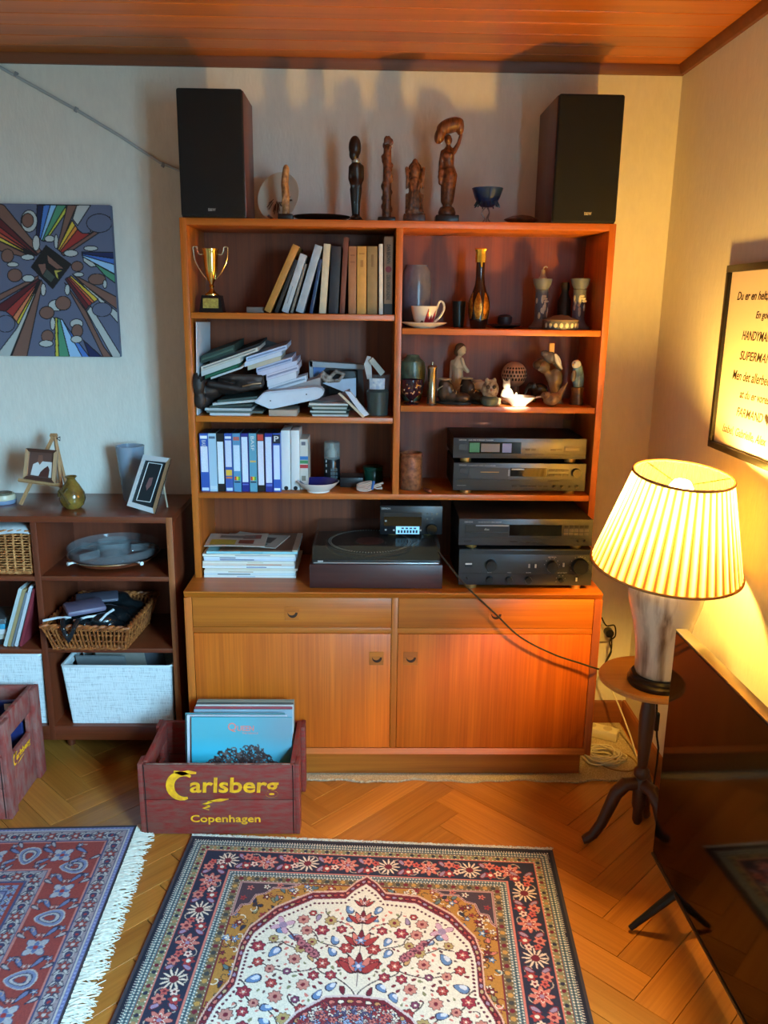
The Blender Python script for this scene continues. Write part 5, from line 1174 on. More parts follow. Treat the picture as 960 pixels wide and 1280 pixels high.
# ================================================================== video cassettes
ZL3 = shelf_z['L3']; YV = 0.018
m_wl = mat('label_white', (222, 230, 238), 0.5); m_vb = mat('cassette_black', (18, 18, 20), 0.4)
tapes = [(250, 261.2, (44, 84, 168), 'blue video cassette sleeve standing against the side panel', [('lab', .22, .66, (214, 224, 236)), ('w', .04, .09, (230, 236, 244)), ('w', .93, .98, (200, 216, 240))], 'BASF'),
         (260.8, 271, (158, 192, 212), 'plain pale blue video cassette sleeve, second in the row', [('w', .05, .09, (70, 96, 120)), ('lab', .9, .96, (190, 214, 226))], None),
         (271, 280.6, (22, 24, 28), 'black video cassette with a long white label, third in the row', [('lab', .14, .86, (220, 232, 242))], None),
         (280.8, 290.8, (52, 86, 164), 'blue video cassette sleeve with a small yellow picture', [('lab', .58-.46, .57, (200, 212, 232)), ('pic', .62, .72, (220, 180, 60)), ('w', .74, .77, (200, 110, 60)), ('w', .93, .98, (200, 216, 240)), ('w', .05, .09, (220, 228, 240))], None),
         (291, 301, (82, 140, 180), 'light blue video cassette sleeve with a rainbow mark and a narrow label', [('lab', .2, .64, (200, 220, 236)), ('rb', .735, .80, None), ('w', .82, .84, (20, 24, 30)), ('w', .06, .12, (180, 90, 80))], None),
         (301.3, 311, (28, 40, 126), 'navy video cassette with a long handwritten label', [('lab', .06, .83, (214, 226, 240)), ('w', .86, .88, (90, 110, 190))], None),
         (311.3, 321, (92, 152, 176), 'light blue video cassette sleeve with white letters and a rainbow mark', [('rb', .735, .80, None), ('w', .82, .84, (20, 24, 30)), ('w', .46, .49, (214, 170, 90))], 'BASF'),
         (321.3, 330.8, (20, 20, 24), 'black video cassette with a red topped white label', [('lab', .13, .88, (214, 220, 236)), ('red', .02, .12, (196, 62, 48))], None),
         (331, 340.8, (30, 44, 132), 'navy video cassette with a white label, between red topped and P lettered ones', [('lab', .06, .84, (208, 220, 238)), ('w', .86, .9, (90, 110, 190))], None),
         (341, 350.8, (40, 84, 176), 'blue video cassette lettered P at the top', [('lab', .2, .78, (200, 216, 240)), ('dk', .02, .17, (16, 20, 40)), ('w', .93, .97, (220, 230, 245))], 'P')]
for i, (x0_, x1_, c, lab, marks, t_) in enumerate(tapes):
    a, b, _, _ = span(x0_, x1_, 541, 610, YV); h = at((x0_+x1_)/2, 541.5, Y=YV).z-ZL3-0.0005
    th = thing('video_cassette', lab, 'video cassette', ((a+b)/2, YV+0.05, ZL3), 'video cassettes in the row')
    MB().box(a+0.0003, b-0.0003, YV, YV+0.104, ZL3+0.0004, ZL3+h, 0.0012, 1).build('sleeve', mat('tape%d' % i, c, 0.35), th)
    MB().box(a+0.002, b-0.002, YV+0.002, YV+0.102, ZL3+h-0.002, ZL3+h+0.0006).build('cassette', m_vb, th, False)
    w = b-a
    for (k, v0, v1, cc) in marks:
        if k == 'rb':
            for j, c3 in enumerate(((206, 60, 40), (226, 200, 60), (80, 160, 70))): MB().box(a+w*(0.15+.24*j), a+w*(0.39+.24*j), YV-0.0005, YV+0.0005, ZL3+h*(1-v1), ZL3+h*(1-v0)).build('print', mat('rb%d' % j, c3, 0.4), th, False)
        else: MB().box(a+w*(0.12 if k != 'dk' else 0.02), b-w*(0.12 if k != 'dk' else 0.02), YV-0.0005, YV+0.0005, ZL3+h*(1-v1), ZL3+h*(1-v0)).build('label' if k == 'lab' else 'print', mat('tl'+str(cc), cc, 0.5, var=0.12 if k == 'lab' else 0, vscale=300), th, False)
    if t_ == 'BASF': text('BASF', mat('switch_white', (210, 212, 210)), th, frame(((a+b)/2, YV-0.0006, ZL3+h*(0.82 if i == 0 else 0.83)), (0, 0, -1), (1, 0, 0)), fit=(h*0.13 if i == 0 else h*0.24, w*0.42))
    if t_ == 'P': text('P', mat('switch_white', (210, 212, 210)), th, FR((a+b)/2, YV-0.0006, ZL3+h*0.91), fit=(w*0.6, h*0.09), bold=0.02)
for i, (x0_, x1_, yt, lab) in enumerate(((351.3, 363, 538, 'plain white video case beside the blue cassettes'), (363.4, 374.5, 538, 'plain white video case next to the colour striped one'))):
    Y2 = YV+0.03; a, b, _, _ = span(x0_, x1_, 541, 604, Y2); h = at(360, yt, Y=Y2).z-ZL3
    th = thing('video_case', lab, 'video case', ((a+b)/2, Y2+0.06, ZL3), 'video cassettes in the row')
    MB().box(a+0.0003, b-0.0003, Y2, Y2+0.12, ZL3+0.0004, ZL3+h, 0.003, 2).build('case', mat('case_white', (214, 216, 214), 0.4), th)
    MB().lathe([(0, 0), (0.007, 0), (0.007, 0.001), (0, 0.001)], (0, 0, 0), 14, Matrix.Translation(((a+b)/2, Y2, ZL3+0.0076)) @ Matrix.Rotation(PI/2, 4, 'X')).build('notch', m_vb, th)
    text('Video film', mat('faint_grey', (150, 152, 156), 0.6), th, frame(((a+b)/2+0.003, Y2-0.0004, ZL3+h*0.48), (0, 0, 1), (-1, 0, 0)), fit=(h*0.5, 0.005)) if False else None
Y2 = YV+0.04; a, b, _, _ = span(375, 385, 549, 600, Y2); h = at(380, 549, Y=Y2).z-ZL3
th = thing('video_case', 'short grey cassette box with blue, green and red stripes', 'video case', ((a+b)/2, Y2+0.05, ZL3), 'video cassettes in the row')
MB().box(a, b, Y2, Y2+0.11, ZL3+0.0004, ZL3+h, 0.001, 1).build('case', mat('case_grey', (196, 194, 186), 0.45), th)
for v0, v1, c in ((.335, .405, (44, 110, 176)), (.415, .48, (60, 130, 84)), (.50, .57, (176, 44, 52)), (.05, .12, (90, 96, 110)), (.72, .82, (120, 116, 100))): MB().box(a-0.0002 if v0 > .2 and v0 < .6 else a+0.005, b+0.0002 if v0 > .2 and v0 < .6 else b-0.008, Y2-0.0004, Y2+0.001, ZL3+h*(1-v1), ZL3+h*(1-v0)).build('stripe', mat('st'+str(c), c, 0.5), th, False)

# ================================================================== books
ZB = shelf_z['L1']; YK = 0.03
def book(bx, tx_, yt, wpx, col, label, depth=0.17, prints=(), pages=(220, 206, 176), hl=None, Y=YK, rough=0.6):
    """bx, tx: pixel of the spine's middle at foot and head; yt: pixel row of its head; wpx: thickness in pixels"""
    p = at(bx, 391.5, Y=Y); q = at(tx_, yt, Y=Y); w = (at(bx+wpx, 391, Y=Y)-at(bx, 391, Y=Y)).x
    d = Vector((q.x-p.x, 0, q.z-ZB)); th_ = math.atan2(d.x, d.z); h = d.length-abs(math.sin(th_))*w*0.5
    th = thing('book', label, 'book', (p.x, Y+depth/2, ZB), 'books on the shelf beside the trophy')
    T_ = Matrix.Translation((p.x, Y, ZB+0.0004+abs(math.sin(th_))*w*0.5)) @ Matrix.Rotation(th_, 4, 'Y')
    c = MB().box(-w/2, w/2, 0, 0.003, 0, h, 0.0009, 2).box(-w/2, -w/2+0.002, 0.002, depth, 0, h, 0.0004, 1).box(w/2-0.002, w/2, 0.002, depth, 0, h, 0.0004, 1).xf(T_)
    cv_ = c.build('cover', mat('book_'+label[:22], col, rough, var=0.14, vscale=50), th)
    MB().box(-w/2+0.0022, w/2-0.0022, 0.0035, depth-0.003, 0.003, h-0.004).xf(T_).build('pages', mat('pages'+str(pages), pages, 0.85), th, False)
    for (v0, v1, u0, u1, cc) in prints: MB().box(-w/2+w*u0, -w/2+w*u1, -0.0004, 0.001, h*(1-v1), h*(1-v0)).xf(T_).build('spine_print', mat('bp'+str(cc), cc, 0.6), cv_, False)
    return th, T_, w, h, cv_
book(334, 371, 307, 8.5, (176, 124, 52), 'ochre book leaning furthest from upright on the shelf')
book(345, 370.4, 325, 4.5, (26, 24, 24), 'black book leaning on the ochre one')
_, T_, w, h, c_ = book(356, 380, 318, 8.5, (170, 180, 188), 'pale blue grey book leaning beside the black one', prints=((.55, .85, .38, .5, (120, 128, 134)),))
book(364.2, 382.4, 330, 3, (120, 116, 108), 'thin grey booklet leaning between two pale books')
book(374, 399, 307, 9.5, (160, 174, 186), 'pale silver book leaning before the blue one')
book(388.5, 401.2, 324, 4, (44, 62, 98), 'dark blue glossy book leaning on the cream book', rough=0.3)
book(403, 409, 305, 8.5, (204, 192, 164), 'cream book standing almost upright beside the navy one')
book(416.5, 420.5, 308, 12, (34, 38, 48), 'thick navy black book with plain spine')
book(427.5, 432.8, 297, 6.2, (104, 56, 40), 'tall thin reddish brown book')
book(440.3, 440.6, 308, 9.6, (156, 106, 68), 'tan brown cloth book with plain spine', prints=((.12, .14, .2, .8, (120, 76, 44)), (.22, .24, .2, .8, (120, 76, 44))))
book(452, 452.3, 308, 11.4, (194, 146, 70), 'ochre yellow cloth book standing upright', prints=((.1, .115, .2, .8, (150, 104, 44)), (.2, .3, .35, .65, (150, 104, 44))))
book(465.2, 465.4, 308, 12.4, (138, 116, 74), 'olive brown cloth book', prints=((.12, .3, .4, .62, (110, 88, 50)),))
book(476.2, 476.2, 305, 4.8, (220, 214, 204), 'thin white book beside the thriller')
tb_, T_, w, h, c_ = book(485.2, 486, 296, 11, (150, 112, 82), 'brown thriller with large dark spine letters and a red seal', prints=((.86, 1, .0, 1, (46, 40, 38)),))
mk = mat('ink_black', (30, 24, 22), 0.6)
text('DAN BROWN', mk, c_, T_ @ frame((0, -0.0006, h*0.78), (0, 0, -1), (1, 0, 0)), fit=(h*0.24, w*0.42), bold=0.01)
text('DEN FORSVUNDNE', mk, c_, T_ @ frame((0, -0.0006, h*0.35), (0, 0, -1), (1, 0, 0)), fit=(h*0.32, w*0.42), bold=0.01)
MB().lathe([(0, 0), (w*0.34, 0), (w*0.34, 0.0012), (0, 0.0015)], (0, 0, 0), 18, T_ @ Matrix.Translation((0, -0.0002, h*0.585)) @ Matrix.Rotation(PI/2, 4, 'X')).build('seal', mat('seal_red', (130, 30, 34), 0.5), c_)
# ================================================================== carved figures and ornaments on top of the bookcase
YO = 0.10
def pm(Y): return (at(481, 400, Y=Y)-at(480, 400, Y=Y)).x        # metres per pixel at that depth
def foot(px, Y, z, row=400): return Vector((at(px, row, Y=Y).x, Y, z))
m_ebony = mat('ebony', (34, 20, 14), 0.35, var=0.4, vscale=60); m_carve = mat('carved_teak', (112, 62, 32), 0.42, rgb2=(60, 30, 14), vscale=90)
m_carve2 = mat('carved_sandal', (136, 82, 46), 0.5, rgb2=(70, 36, 18), vscale=110); m_pale = mat('carved_pale', (176, 128, 78), 0.55, rgb2=(120, 76, 40), vscale=90)
# plate on its stand
pl = foot(350, YO+0.05, UH, 250); th = thing('decorative_plate', 'round cream plate with brown twigs standing on a small stand', 'plate', pl)
T_ = Matrix.Translation((pl.x, pl.y, UH+0.078)) @ rz(-0.45).to_4x4() @ rx(math.radians(78)).to_4x4()
MB().lathe([(0, 0), (0.045, 0.001), (0.068, 0.007), (0.076, 0.010), (0.075, 0.012), (0.064, 0.009), (0.044, 0.004), (0, 0.003)], (0, 0, 0), 40, T_).build('plate', mat('cream_glaze', (206, 190, 166), 0.3), th)
tw = MB(); rt = random.Random(2)
for k in range(26):
    a = rt.uniform(-2.9, -0.3); r0_ = rt.uniform(0.012, 0.03); r1_ = rt.uniform(0.03, 0.058)
    tw.tube([T_ @ Vector((r0_*math.cos(a), r0_*math.sin(a), 0.0052)), T_ @ Vector((r1_*math.cos(a+.25), r1_*math.sin(a+.25), 0.0105))], 0.0011, 5)
o = tw.build('painted_twigs', mat('twig_brown', (84, 48, 34), 0.6), th); o['kind'] = 'stuff'
MB().tube([(pl.x-0.03, pl.y-0.01, UH+0.002), (pl.x-0.02, pl.y-0.025, UH+0.010), (pl.x-0.035, pl.y-0.035, UH+0.02)], 0.004, 8).tube([(pl.x-0.03, pl.y-0.01, UH+0.002), (pl.x+0.03, pl.y+0.015, UH+0.002), (pl.x+0.02, pl.y+0.04, UH+0.05)], 0.003, 8).build('stand', mat('stand_grey', (120, 120, 118), 0.4, metal=0.4), th)
def Z(py, Y): return at(480, py, Y=Y).z
def figure(label, px, Y, parts, base, m, mb_, vox=0.0032, smooth=3):
    th = thing('carved_figure', label, 'figurine', foot(px, Y, UH, 250)); f = foot(px, Y, UH, 250)
    b = MB(); b.box(f.x-base[0]/2, f.x+base[0]/2, f.y-base[0]*0.45, f.y+base[0]*0.45, UH+0.0004, UH+base[1], 0.003, 2); b.build('base', mb_, th)
    M_ = Matrix.Translation((f.x, f.y, UH+base[1]-0.001)); blob('figure', parts, m, th, vox, smooth, M_); return th, f
# small pale figure before the plate
figure('small pale wooden figure in front of the cream plate', 357, 0.05, [('t', [(0, 0, 0), (0.001, 0, 0.05), (-0.002, 0, 0.09), (0.002, 0, 0.125)], [0.012, 0.0125, 0.012, 0.011]), ('t', [(-0.010, -0.008, 0.03), (0.002, -0.012, 0.07), (-0.006, -0.009, 0.10)], [0.004, 0.005, 0.004]), ('b', (0.003, -0.004, 0.13), (0.010, 0.010, 0.014)), ('t', [(0.009, -0.006, 0.02), (0.004, -0.010, 0.06)], [0.005, 0.004])], (0.045, 0.018), m_pale, m_ebony)
# flat black dish
f = foot(402, YO, UH, 270); th = tag(MB().lathe([(0, 0.0005), (0.05, 0.0005), (0.086, 0.014), (0.09, 0.018), (0.084, 0.017), (0.05, 0.006), (0, 0.005)], f, 40, None).build('black_dish', mat('black_lacquer', (14, 13, 12), 0.3)), 'flat black dish lying between the pale figure and the dark standing figure', 'dish')
# dark standing figure with big head
th, f = figure('dark ebony standing woman with an elongated head and silver collar', 445, YO, [('b', (-0.004, 0, 0.212), (0.020, 0.020, 0.034)), ('b', (-0.008, -0.008, 0.190), (0.014, 0.013, 0.018)), ('t', [(0, 0, 0.165), (0, 0, 0.185)], [0.009, 0.008]), ('t', [(0, 0, 0.155), (0.002, 0, 0.125), (0.001, 0, 0.095)], [0.019, 0.0155, 0.018]), ('b', (-0.013, -0.006, 0.142), 0.008), ('t', [(0.005, -0.004, 0.09), (0.003, -0.003, 0.05), (0.004, 0, 0.0)], [0.014, 0.011, 0.008]), ('t', [(-0.007, -0.004, 0.09), (-0.006, -0.004, 0.05), (-0.004, 0, 0.0)], [0.013, 0.010, 0.008]), ('t', [(0.017, 0, 0.155), (0.018, 0, 0.12), (0.010, -0.012, 0.10)], [0.008, 0.007, 0.006]), ('t', [(-0.017, 0, 0.155), (-0.019, -0.002, 0.12), (-0.012, -0.014, 0.10)], [0.007, 0.006, 0.006]), ('b', (0, -0.004, 0.003), (0.020, 0.024, 0.010))], (0.048, 0.010), m_ebony, m_ebony)
MB().lathe([(0.0135, 0), (0.0150, 0.004), (0.0125, 0.012), (0.0105, 0.012), (0.011, 0.002), (0.0135, 0)], (f.x, f.y-0.001, UH+0.010+0.166), 24).build('collar', mat('collar_silver', (150, 148, 142), 0.3, metal=0.7), th)
# tall thin carved column
P = [('t', [(0, 0, 0), (0, 0, 0.20)], [0.015, 0.0125])]
rc_ = random.Random(8)
for k in range(26):
    a = rc_.uniform(0, 6.3); z_ = 0.008+k*0.0085; r_ = 0.0135; P.append(('b', (r_*math.cos(a), r_*math.sin(a), z_), (rc_.uniform(0.004, 0.007), 0.005, rc_.uniform(0.006, 0.012))))
P += [('b', (0.004*k-0.008, 0, 0.222+0.004*(k % 2)), (0.004, 0.006, 0.014)) for k in range(5)]
figure('tall thin carved wooden column figure beside the dark standing woman', 483.5, YO, P, (0.055, 0.018), m_carve, m_ebony, 0.0026, 2)
# small seated deity
P = [('t', [(0, 0, 0), (0, 0, 0.10)], [0.024, 0.017]), ('b', (0, -0.002, 0.128), (0.016, 0.015, 0.022)), ('b', (0, 0.004, 0.15), (0.010, 0.010, 0.016)), ('b', (0, 0.006, 0.125), (0.024, 0.007, 0.034))]
for s_ in (-1, 1):
    P += [('t', [(s_*0.016, -0.004, 0.10), (s_*0.025, -0.008, 0.075), (s_*0.024, -0.010, 0.11), (s_*0.026, -0.006, 0.135)], [0.006, 0.005, 0.005, 0.006]), ('t', [(s_*0.012, -0.018, 0.02), (s_*0.008, -0.021, 0.06), (s_*0.014, -0.017, 0.09)], [0.005, 0.004, 0.004]), ('t', [(s_*0.024, 0, 0.01), (s_*0.025, 0, 0.06)], [0.005, 0.004]), ('b', (s_*0.02, -0.01, 0.008), (0.010, 0.012, 0.010))]
figure('small carved wooden deity with raised hands on a block base', 518, YO, P, (0.068, 0.028), m_carve2, m_carve, 0.0028, 2)
# woman carrying a bundle on her head
P = [('l', [(0, 0), (0.026, 0.0), (0.028, 0.010), (0.022, 0.026), (0, 0.028)], (0, 0, 0)),
     ('t', [(-0.007, -0.004, 0.026), (-0.007, -0.002, 0.055)], [0.007, 0.008]), ('t', [(0.008, -0.004, 0.026), (0.008, -0.002, 0.055)], [0.007, 0.008]),
     ('t', [(0, 0, 0.048), (0.002, 0, 0.085), (0.005, 0, 0.12), (0.002, 0, 0.145)], [0.0215, 0.024, 0.025, 0.017]),
     ('t', [(0.002, 0, 0.145), (-0.002, -0.001, 0.178), (-0.001, 0, 0.19)], [0.0165, 0.021, 0.015]), ('b', (-0.012, -0.012, 0.176), 0.0088), ('b', (0.006, -0.014, 0.176), 0.0088),
     ('t', [(-0.001, 0, 0.19), (-0.001, -0.001, 0.21)], [0.0075, 0.007]), ('b', (-0.003, -0.004, 0.222), (0.0115, 0.0125, 0.0155)), ('b', (-0.005, -0.016, 0.220), (0.003, 0.004, 0.004)), ('b', (0.000, 0.010, 0.222), (0.012, 0.010, 0.013)),
     ('t', [(0.016, 0, 0.188), (0.030, 0, 0.212), (0.037, 0, 0.240), (0.034, -0.002, 0.258)], [0.0085, 0.0065, 0.0055, 0.0065]),
     ('t', [(-0.018, 0, 0.186), (-0.024, -0.002, 0.155), (-0.026, -0.010, 0.125), (-0.026, -0.012, 0.112)], [0.008, 0.0065, 0.0055, 0.007]),
     ('t', [(-0.022, -0.006, 0.13), (-0.024, -0.008, 0.095)], [0.010, 0.006])]
th, f = figure('carved wooden woman holding a large bundle on her head', 559, YO, P, (0.072, 0.026), m_carve, m_ebony, 0.0028, 3)
o0 = Vector((f.x, f.y, UH+0.025))
P = [('b', (o0.x+0.003, o0.y, o0.z+0.262), (0.044, 0.030, 0.022), ry(-0.28)), ('b', (o0.x-0.028, o0.y, o0.z+0.234), (0.017, 0.022, 0.026), ry(0.3)), ('b', (o0.x+0.033, o0.y, o0.z+0.258), (0.013, 0.022, 0.024))]
blob('bundle', P, mat('bundle_wood', (124, 72, 36), 0.45, rgb2=(66, 34, 16), vscale=14, stretch=(14, 1, 2)), th, 0.0028, 4)
# blue glass bowl on wire stem
f = foot(609, YO, UH, 250); th = thing('glass_candle_bowl', 'small blue glass candle bowl on a curled wire stem', 'candle holder', f)
MB().lathe([(0, 0.052), (0.018, 0.053), (0.030, 0.062), (0.040, 0.082), (0.049, 0.108), (0.0465, 0.108), (0.037, 0.084), (0.027, 0.066), (0, 0.06)], f, 32).build('bowl', mat('blue_glass', (40, 62, 110), 0.12, trans=0.5, ior=1.4), th)
st = MB()
for k in range(3):
    a = k*2.094+0.4; st.tube(spline([(f.x+0.024*math.cos(a), f.y+0.024*math.sin(a), UH+0.0022), (f.x+0.006*math.cos(a), f.y+0.006*math.sin(a), UH+0.018), (f.x+0.016*math.cos(a+.5), f.y+0.016*math.sin(a+.5), UH+0.036), (f.x+0.004*math.cos(a), f.y+0.004*math.sin(a), UH+0.053)], 5), 0.002, 6)
st.build('stem', mat('wire_silver', (130, 124, 114), 0.3, metal=0.8), th)
for k in range(14):
    a = 2*PI*k/14; MB().tube([(f.x+0.032*math.cos(a), f.y+0.032*math.sin(a), UH+0.068), (f.x+0.040*math.cos(a), f.y+0.040*math.sin(a), UH+0.052+0.004*(k % 2))], [0.003, 0.0018], 6).build('glass_drop', mat('drop_teal', (56, 84, 96), 0.15, trans=0.4), th)
f = foot(652, 0.06, UH, 272); tag(MB().lathe([(0, 0.0005), (0.03, 0.0005), (0.05, 0.010), (0.055, 0.014), (0.03, 0.024), (0, 0.028)], f, 32, None, 1.0, 0.8).build('wooden_dish', m_carve), 'low brown wooden lidded dish close to the corner loudspeaker', 'dish')

# ================================================================== trophy
f = foot(265.5, 0.06, ZB, 380); th = thing('trophy_cup', 'gold trophy cup with two looped handles on a black base', 'trophy', f)
m_gold2 = mat('trophy_gold', (226, 190, 110), 0.16, metal=1.0); k_ = pm(0.06)
MB().prism([(f.x-0.037, f.y-0.03, ZB+0.0005), (f.x+0.037, f.y-0.03, ZB+0.0005), (f.x+0.029, f.y-0.024, ZB+0.052), (f.x-0.029, f.y-0.024, ZB+0.052)], (0, 0.056, 0)).build('base', mat('black_marble', (16, 16, 18), 0.25), th, False)
MB().obox((f.x, f.y-0.0287, ZB+0.028), 0.048, 0.001, 0.030, rx(-0.11)).build('plate', mat('plate_brass', (186, 172, 84), 0.4, metal=0.3, rgb2=(150, 130, 60), vscale=160), th, False)
MB().lathe([(0, 0.052), (0.022, 0.052), (0.022, 0.056), (0.012, 0.063), (0.006, 0.070), (0.0055, 0.076), (0.009, 0.080), (0.0055, 0.085), (0.008, 0.092), (0.012, 0.098), (0.019, 0.125), (0.0225, 0.165), (0.0235, 0.184), (0.026, 0.190), (0.0255, 0.193), (0.0225, 0.189), (0.018, 0.13), (0, 0.105)], f, 32).build('cup', m_gold2, th)
for s_ in (-1, 1):
    P = [(f.x+s_*x_, f.y, ZB+z_) for x_, z_ in ((0.013, 0.100), (0.033, 0.125), (0.049, 0.158), (0.0535, 0.190), (0.052, 0.198), (0.042, 0.197), (0.040, 0.186), (0.034, 0.176), (0.025, 0.176))]
    MB().tube(spline(P, 5), 0.0026, 7).build('handle', mat('trophy_silver', (214, 204, 180), 0.2, metal=1.0), th)
f = foot(319, 0.05, ZB, 388); tag(MB().box(f.x-0.027, f.x+0.027, f.y, f.y+0.05, ZB+0.0004, ZB+0.018, 0.001).build('small_box', mat('box_taupe', (112, 98, 88), 0.6)), 'small taupe card box between the trophy and the books', 'box')

# ================================================================== shelf R1
Z1 = shelf_z['R1']
m_jasper = mat('jasper_blue', (92, 98, 116), 0.55, var=0.15, vscale=40); m_relief = mat('jasper_white', (206, 200, 184), 0.6)
def spun(name, label, cat, px, Y, z, prof, m, n=36, row=400):
    f = foot(px, Y, z, row); return tag(MB().lathe(prof, f, n).build(name, m), label, cat), f
k15 = pm(0.17); H_ = Z(331, 0.17)-Z1
o, f = spun('stoneware_vase', 'grey blue stoneware vase behind the white cup', 'vase', 519.5, 0.17, Z1, [(0, 0.0005), (0.036, 0.0005), (0.046, 0.02), (0.049, 0.06), (0.0485, H_*0.72), (0.045, H_*0.9), (0.036, H_*0.975), (0.036, H_), (0.031, H_), (0.031, H_*0.95), (0, H_*0.93)], mat('grey_blue_glaze', (98, 100, 116), 0.25, var=0.25, vscale=20))
f = foot(530, 0.055, Z1, 405); f.x = at(530, 405, Y=0.055).x
tag(MB().lathe([(0, 0.0005), (0.036, 0.0005), (0.038, 0.003), (0.058, 0.010), (0.073, 0.0165), (0.072, 0.0185), (0.055, 0.0125), (0.034, 0.006), (0, 0.006)], f, 44).build('saucer', mat('cream_china', (216, 206, 188), 0.22)), 'cream china saucer under the red flowered cup', 'saucer')
cu = thing('tea_cup', 'cream tea cup painted with a dark red flower', 'cup', (f.x, f.y, Z1+0.006))
MB().lathe([(0, 0.0065), (0.022, 0.0065), (0.026, 0.010), (0.035, 0.03), (0.041, 0.055), (0.0425, 0.068), (0.0405, 0.068), (0.033, 0.03), (0, 0.012)], f, 40).build('bowl', mat('cream_china', (216, 206, 188)), cu)
MB().tube(spline([(f.x+0.039, f.y, Z1+0.060), (f.x+0.048, f.y, Z1+0.082), (f.x+0.060, f.y, Z1+0.078), (f.x+0.062, f.y, Z1+0.058), (f.x+0.050, f.y, Z1+0.035), (f.x+0.034, f.y, Z1+0.020)], 6), 0.0034, 8).build('handle', mat('cream_china', (216, 206, 188)), cu)
for (a_, w_, z0_, z1_, c) in ((-1.42, 0.55, 0.010, 0.060, (150, 26, 44)), (-1.10, 0.6, 0.010, 0.040, (130, 20, 40)), (-0.72, 0.7, 0.010, 0.054, (156, 34, 50)), (-1.95, 0.9, 0.009, 0.024, (96, 76, 58))):
    g = MB()
    def surf(u, v, a_=a_, w_=w_, z0_=z0_, z1_=z1_):
        zz = z0_+(z1_-z0_)*v; r_ = np.interp(zz, [0.0065, 0.010, 0.03, 0.055, 0.068], [0.022, 0.026, 0.035, 0.041, 0.0425])+0.0006; aa = a_+w_*(u-0.5)*(1-v*0.9)+0.12*v
        return (f.x+r_*math.cos(aa), f.y+r_*math.sin(aa), Z1+zz)
    g.grid(surf, 6, 8).build('petal', mat('cup_red'+str(c), c, 0.3), cu)
spun('dark_beaker', 'dark green ribbed beaker beside the gilt bottle', 'beaker', 573, 0.19, Z1, [(0, 0.0005), (0.017, 0.0005), (0.0205, 0.03), (0.022, 0.085), (0.02, 0.085), (0.018, 0.03), (0, 0.01)], mat('dark_green_glaze', (36, 42, 36), 0.35))
f = foot(598.5, 0.10, Z1, 390); bo_ = thing('gilt_bottle', 'dark long necked bottle with gold leaf pattern and golden stopper', 'bottle', f)
MB().lathe([(0, 0.0005), (0.024, 0.0005), (0.027, 0.006), (0.030, 0.03), (0.034, 0.065), (0.033, 0.085), (0.024, 0.112), (0.0165, 0.135), (0.014, 0.16), (0.0135, 0.205), (0.015, 0.213), (0, 0.214)], f, 32).build('body', mat('bottle_brown', (34, 14, 10), 0.15, coat=0.5), bo_)
m_leaf = mat('gold_leaf', (206, 140, 50), 0.3, metal=0.7, rgb2=(150, 84, 24), vscale=120)
for k in range(7):
    a_ = 2*PI*k/7; g = MB()
    def lf(u, v, a_=a_):
        zz = 0.030+0.082*v; r_ = np.interp(zz, [0, 0.03, 0.065, 0.085, 0.112], [0.027, 0.030, 0.034, 0.033, 0.024])+0.0009; aa = a_+0.75*(u-0.5)*math.sin(PI*min(1, 0.12+0.85*v))**0.7
        return (f.x+r_*math.cos(aa), f.y+r_*math.sin(aa), Z1+zz)
    g.grid(lf, 6, 10).build('gold_petal', m_leaf, bo_)
MB().lathe([(0, 0.205), (0.0155, 0.205), (0.0165, 0.222), (0.015, 0.236), (0.019, 0.244), (0.017, 0.248), (0, 0.246)], f, 24, None, 1, 1, (8, 0.08)).build('stopper', mat('stopper_gold', (230, 190, 80), 0.25, metal=0.8), bo_)
MB().tube([(f.x, f.y-0.0155, Z1+0.212), (f.x+0.001, f.y-0.0165, Z1+0.19)], [0.006, 0.002], 8).build('stopper_drip', mat('stopper_gold', (230, 190, 80)), bo_)
o, f = spun('dark_saucer', 'dark blue saucer behind the gilt bottle', 'saucer', 631, 0.19, Z1, [(0, 0.0005), (0.03, 0.0005), (0.058, 0.010), (0.057, 0.012), (0.03, 0.005), (0, 0.005)], mat('dark_jasper', (44, 46, 56), 0.4))
tag(MB().lathe([(0, 0.0055), (0.018, 0.0055), (0.024, 0.018), (0.024, 0.036), (0.018, 0.042), (0, 0.045)], f, 28).build('dark_pot', mat('dark_jasper', (44, 46, 56))), 'small dark blue pot standing on the dark saucer', 'pot')
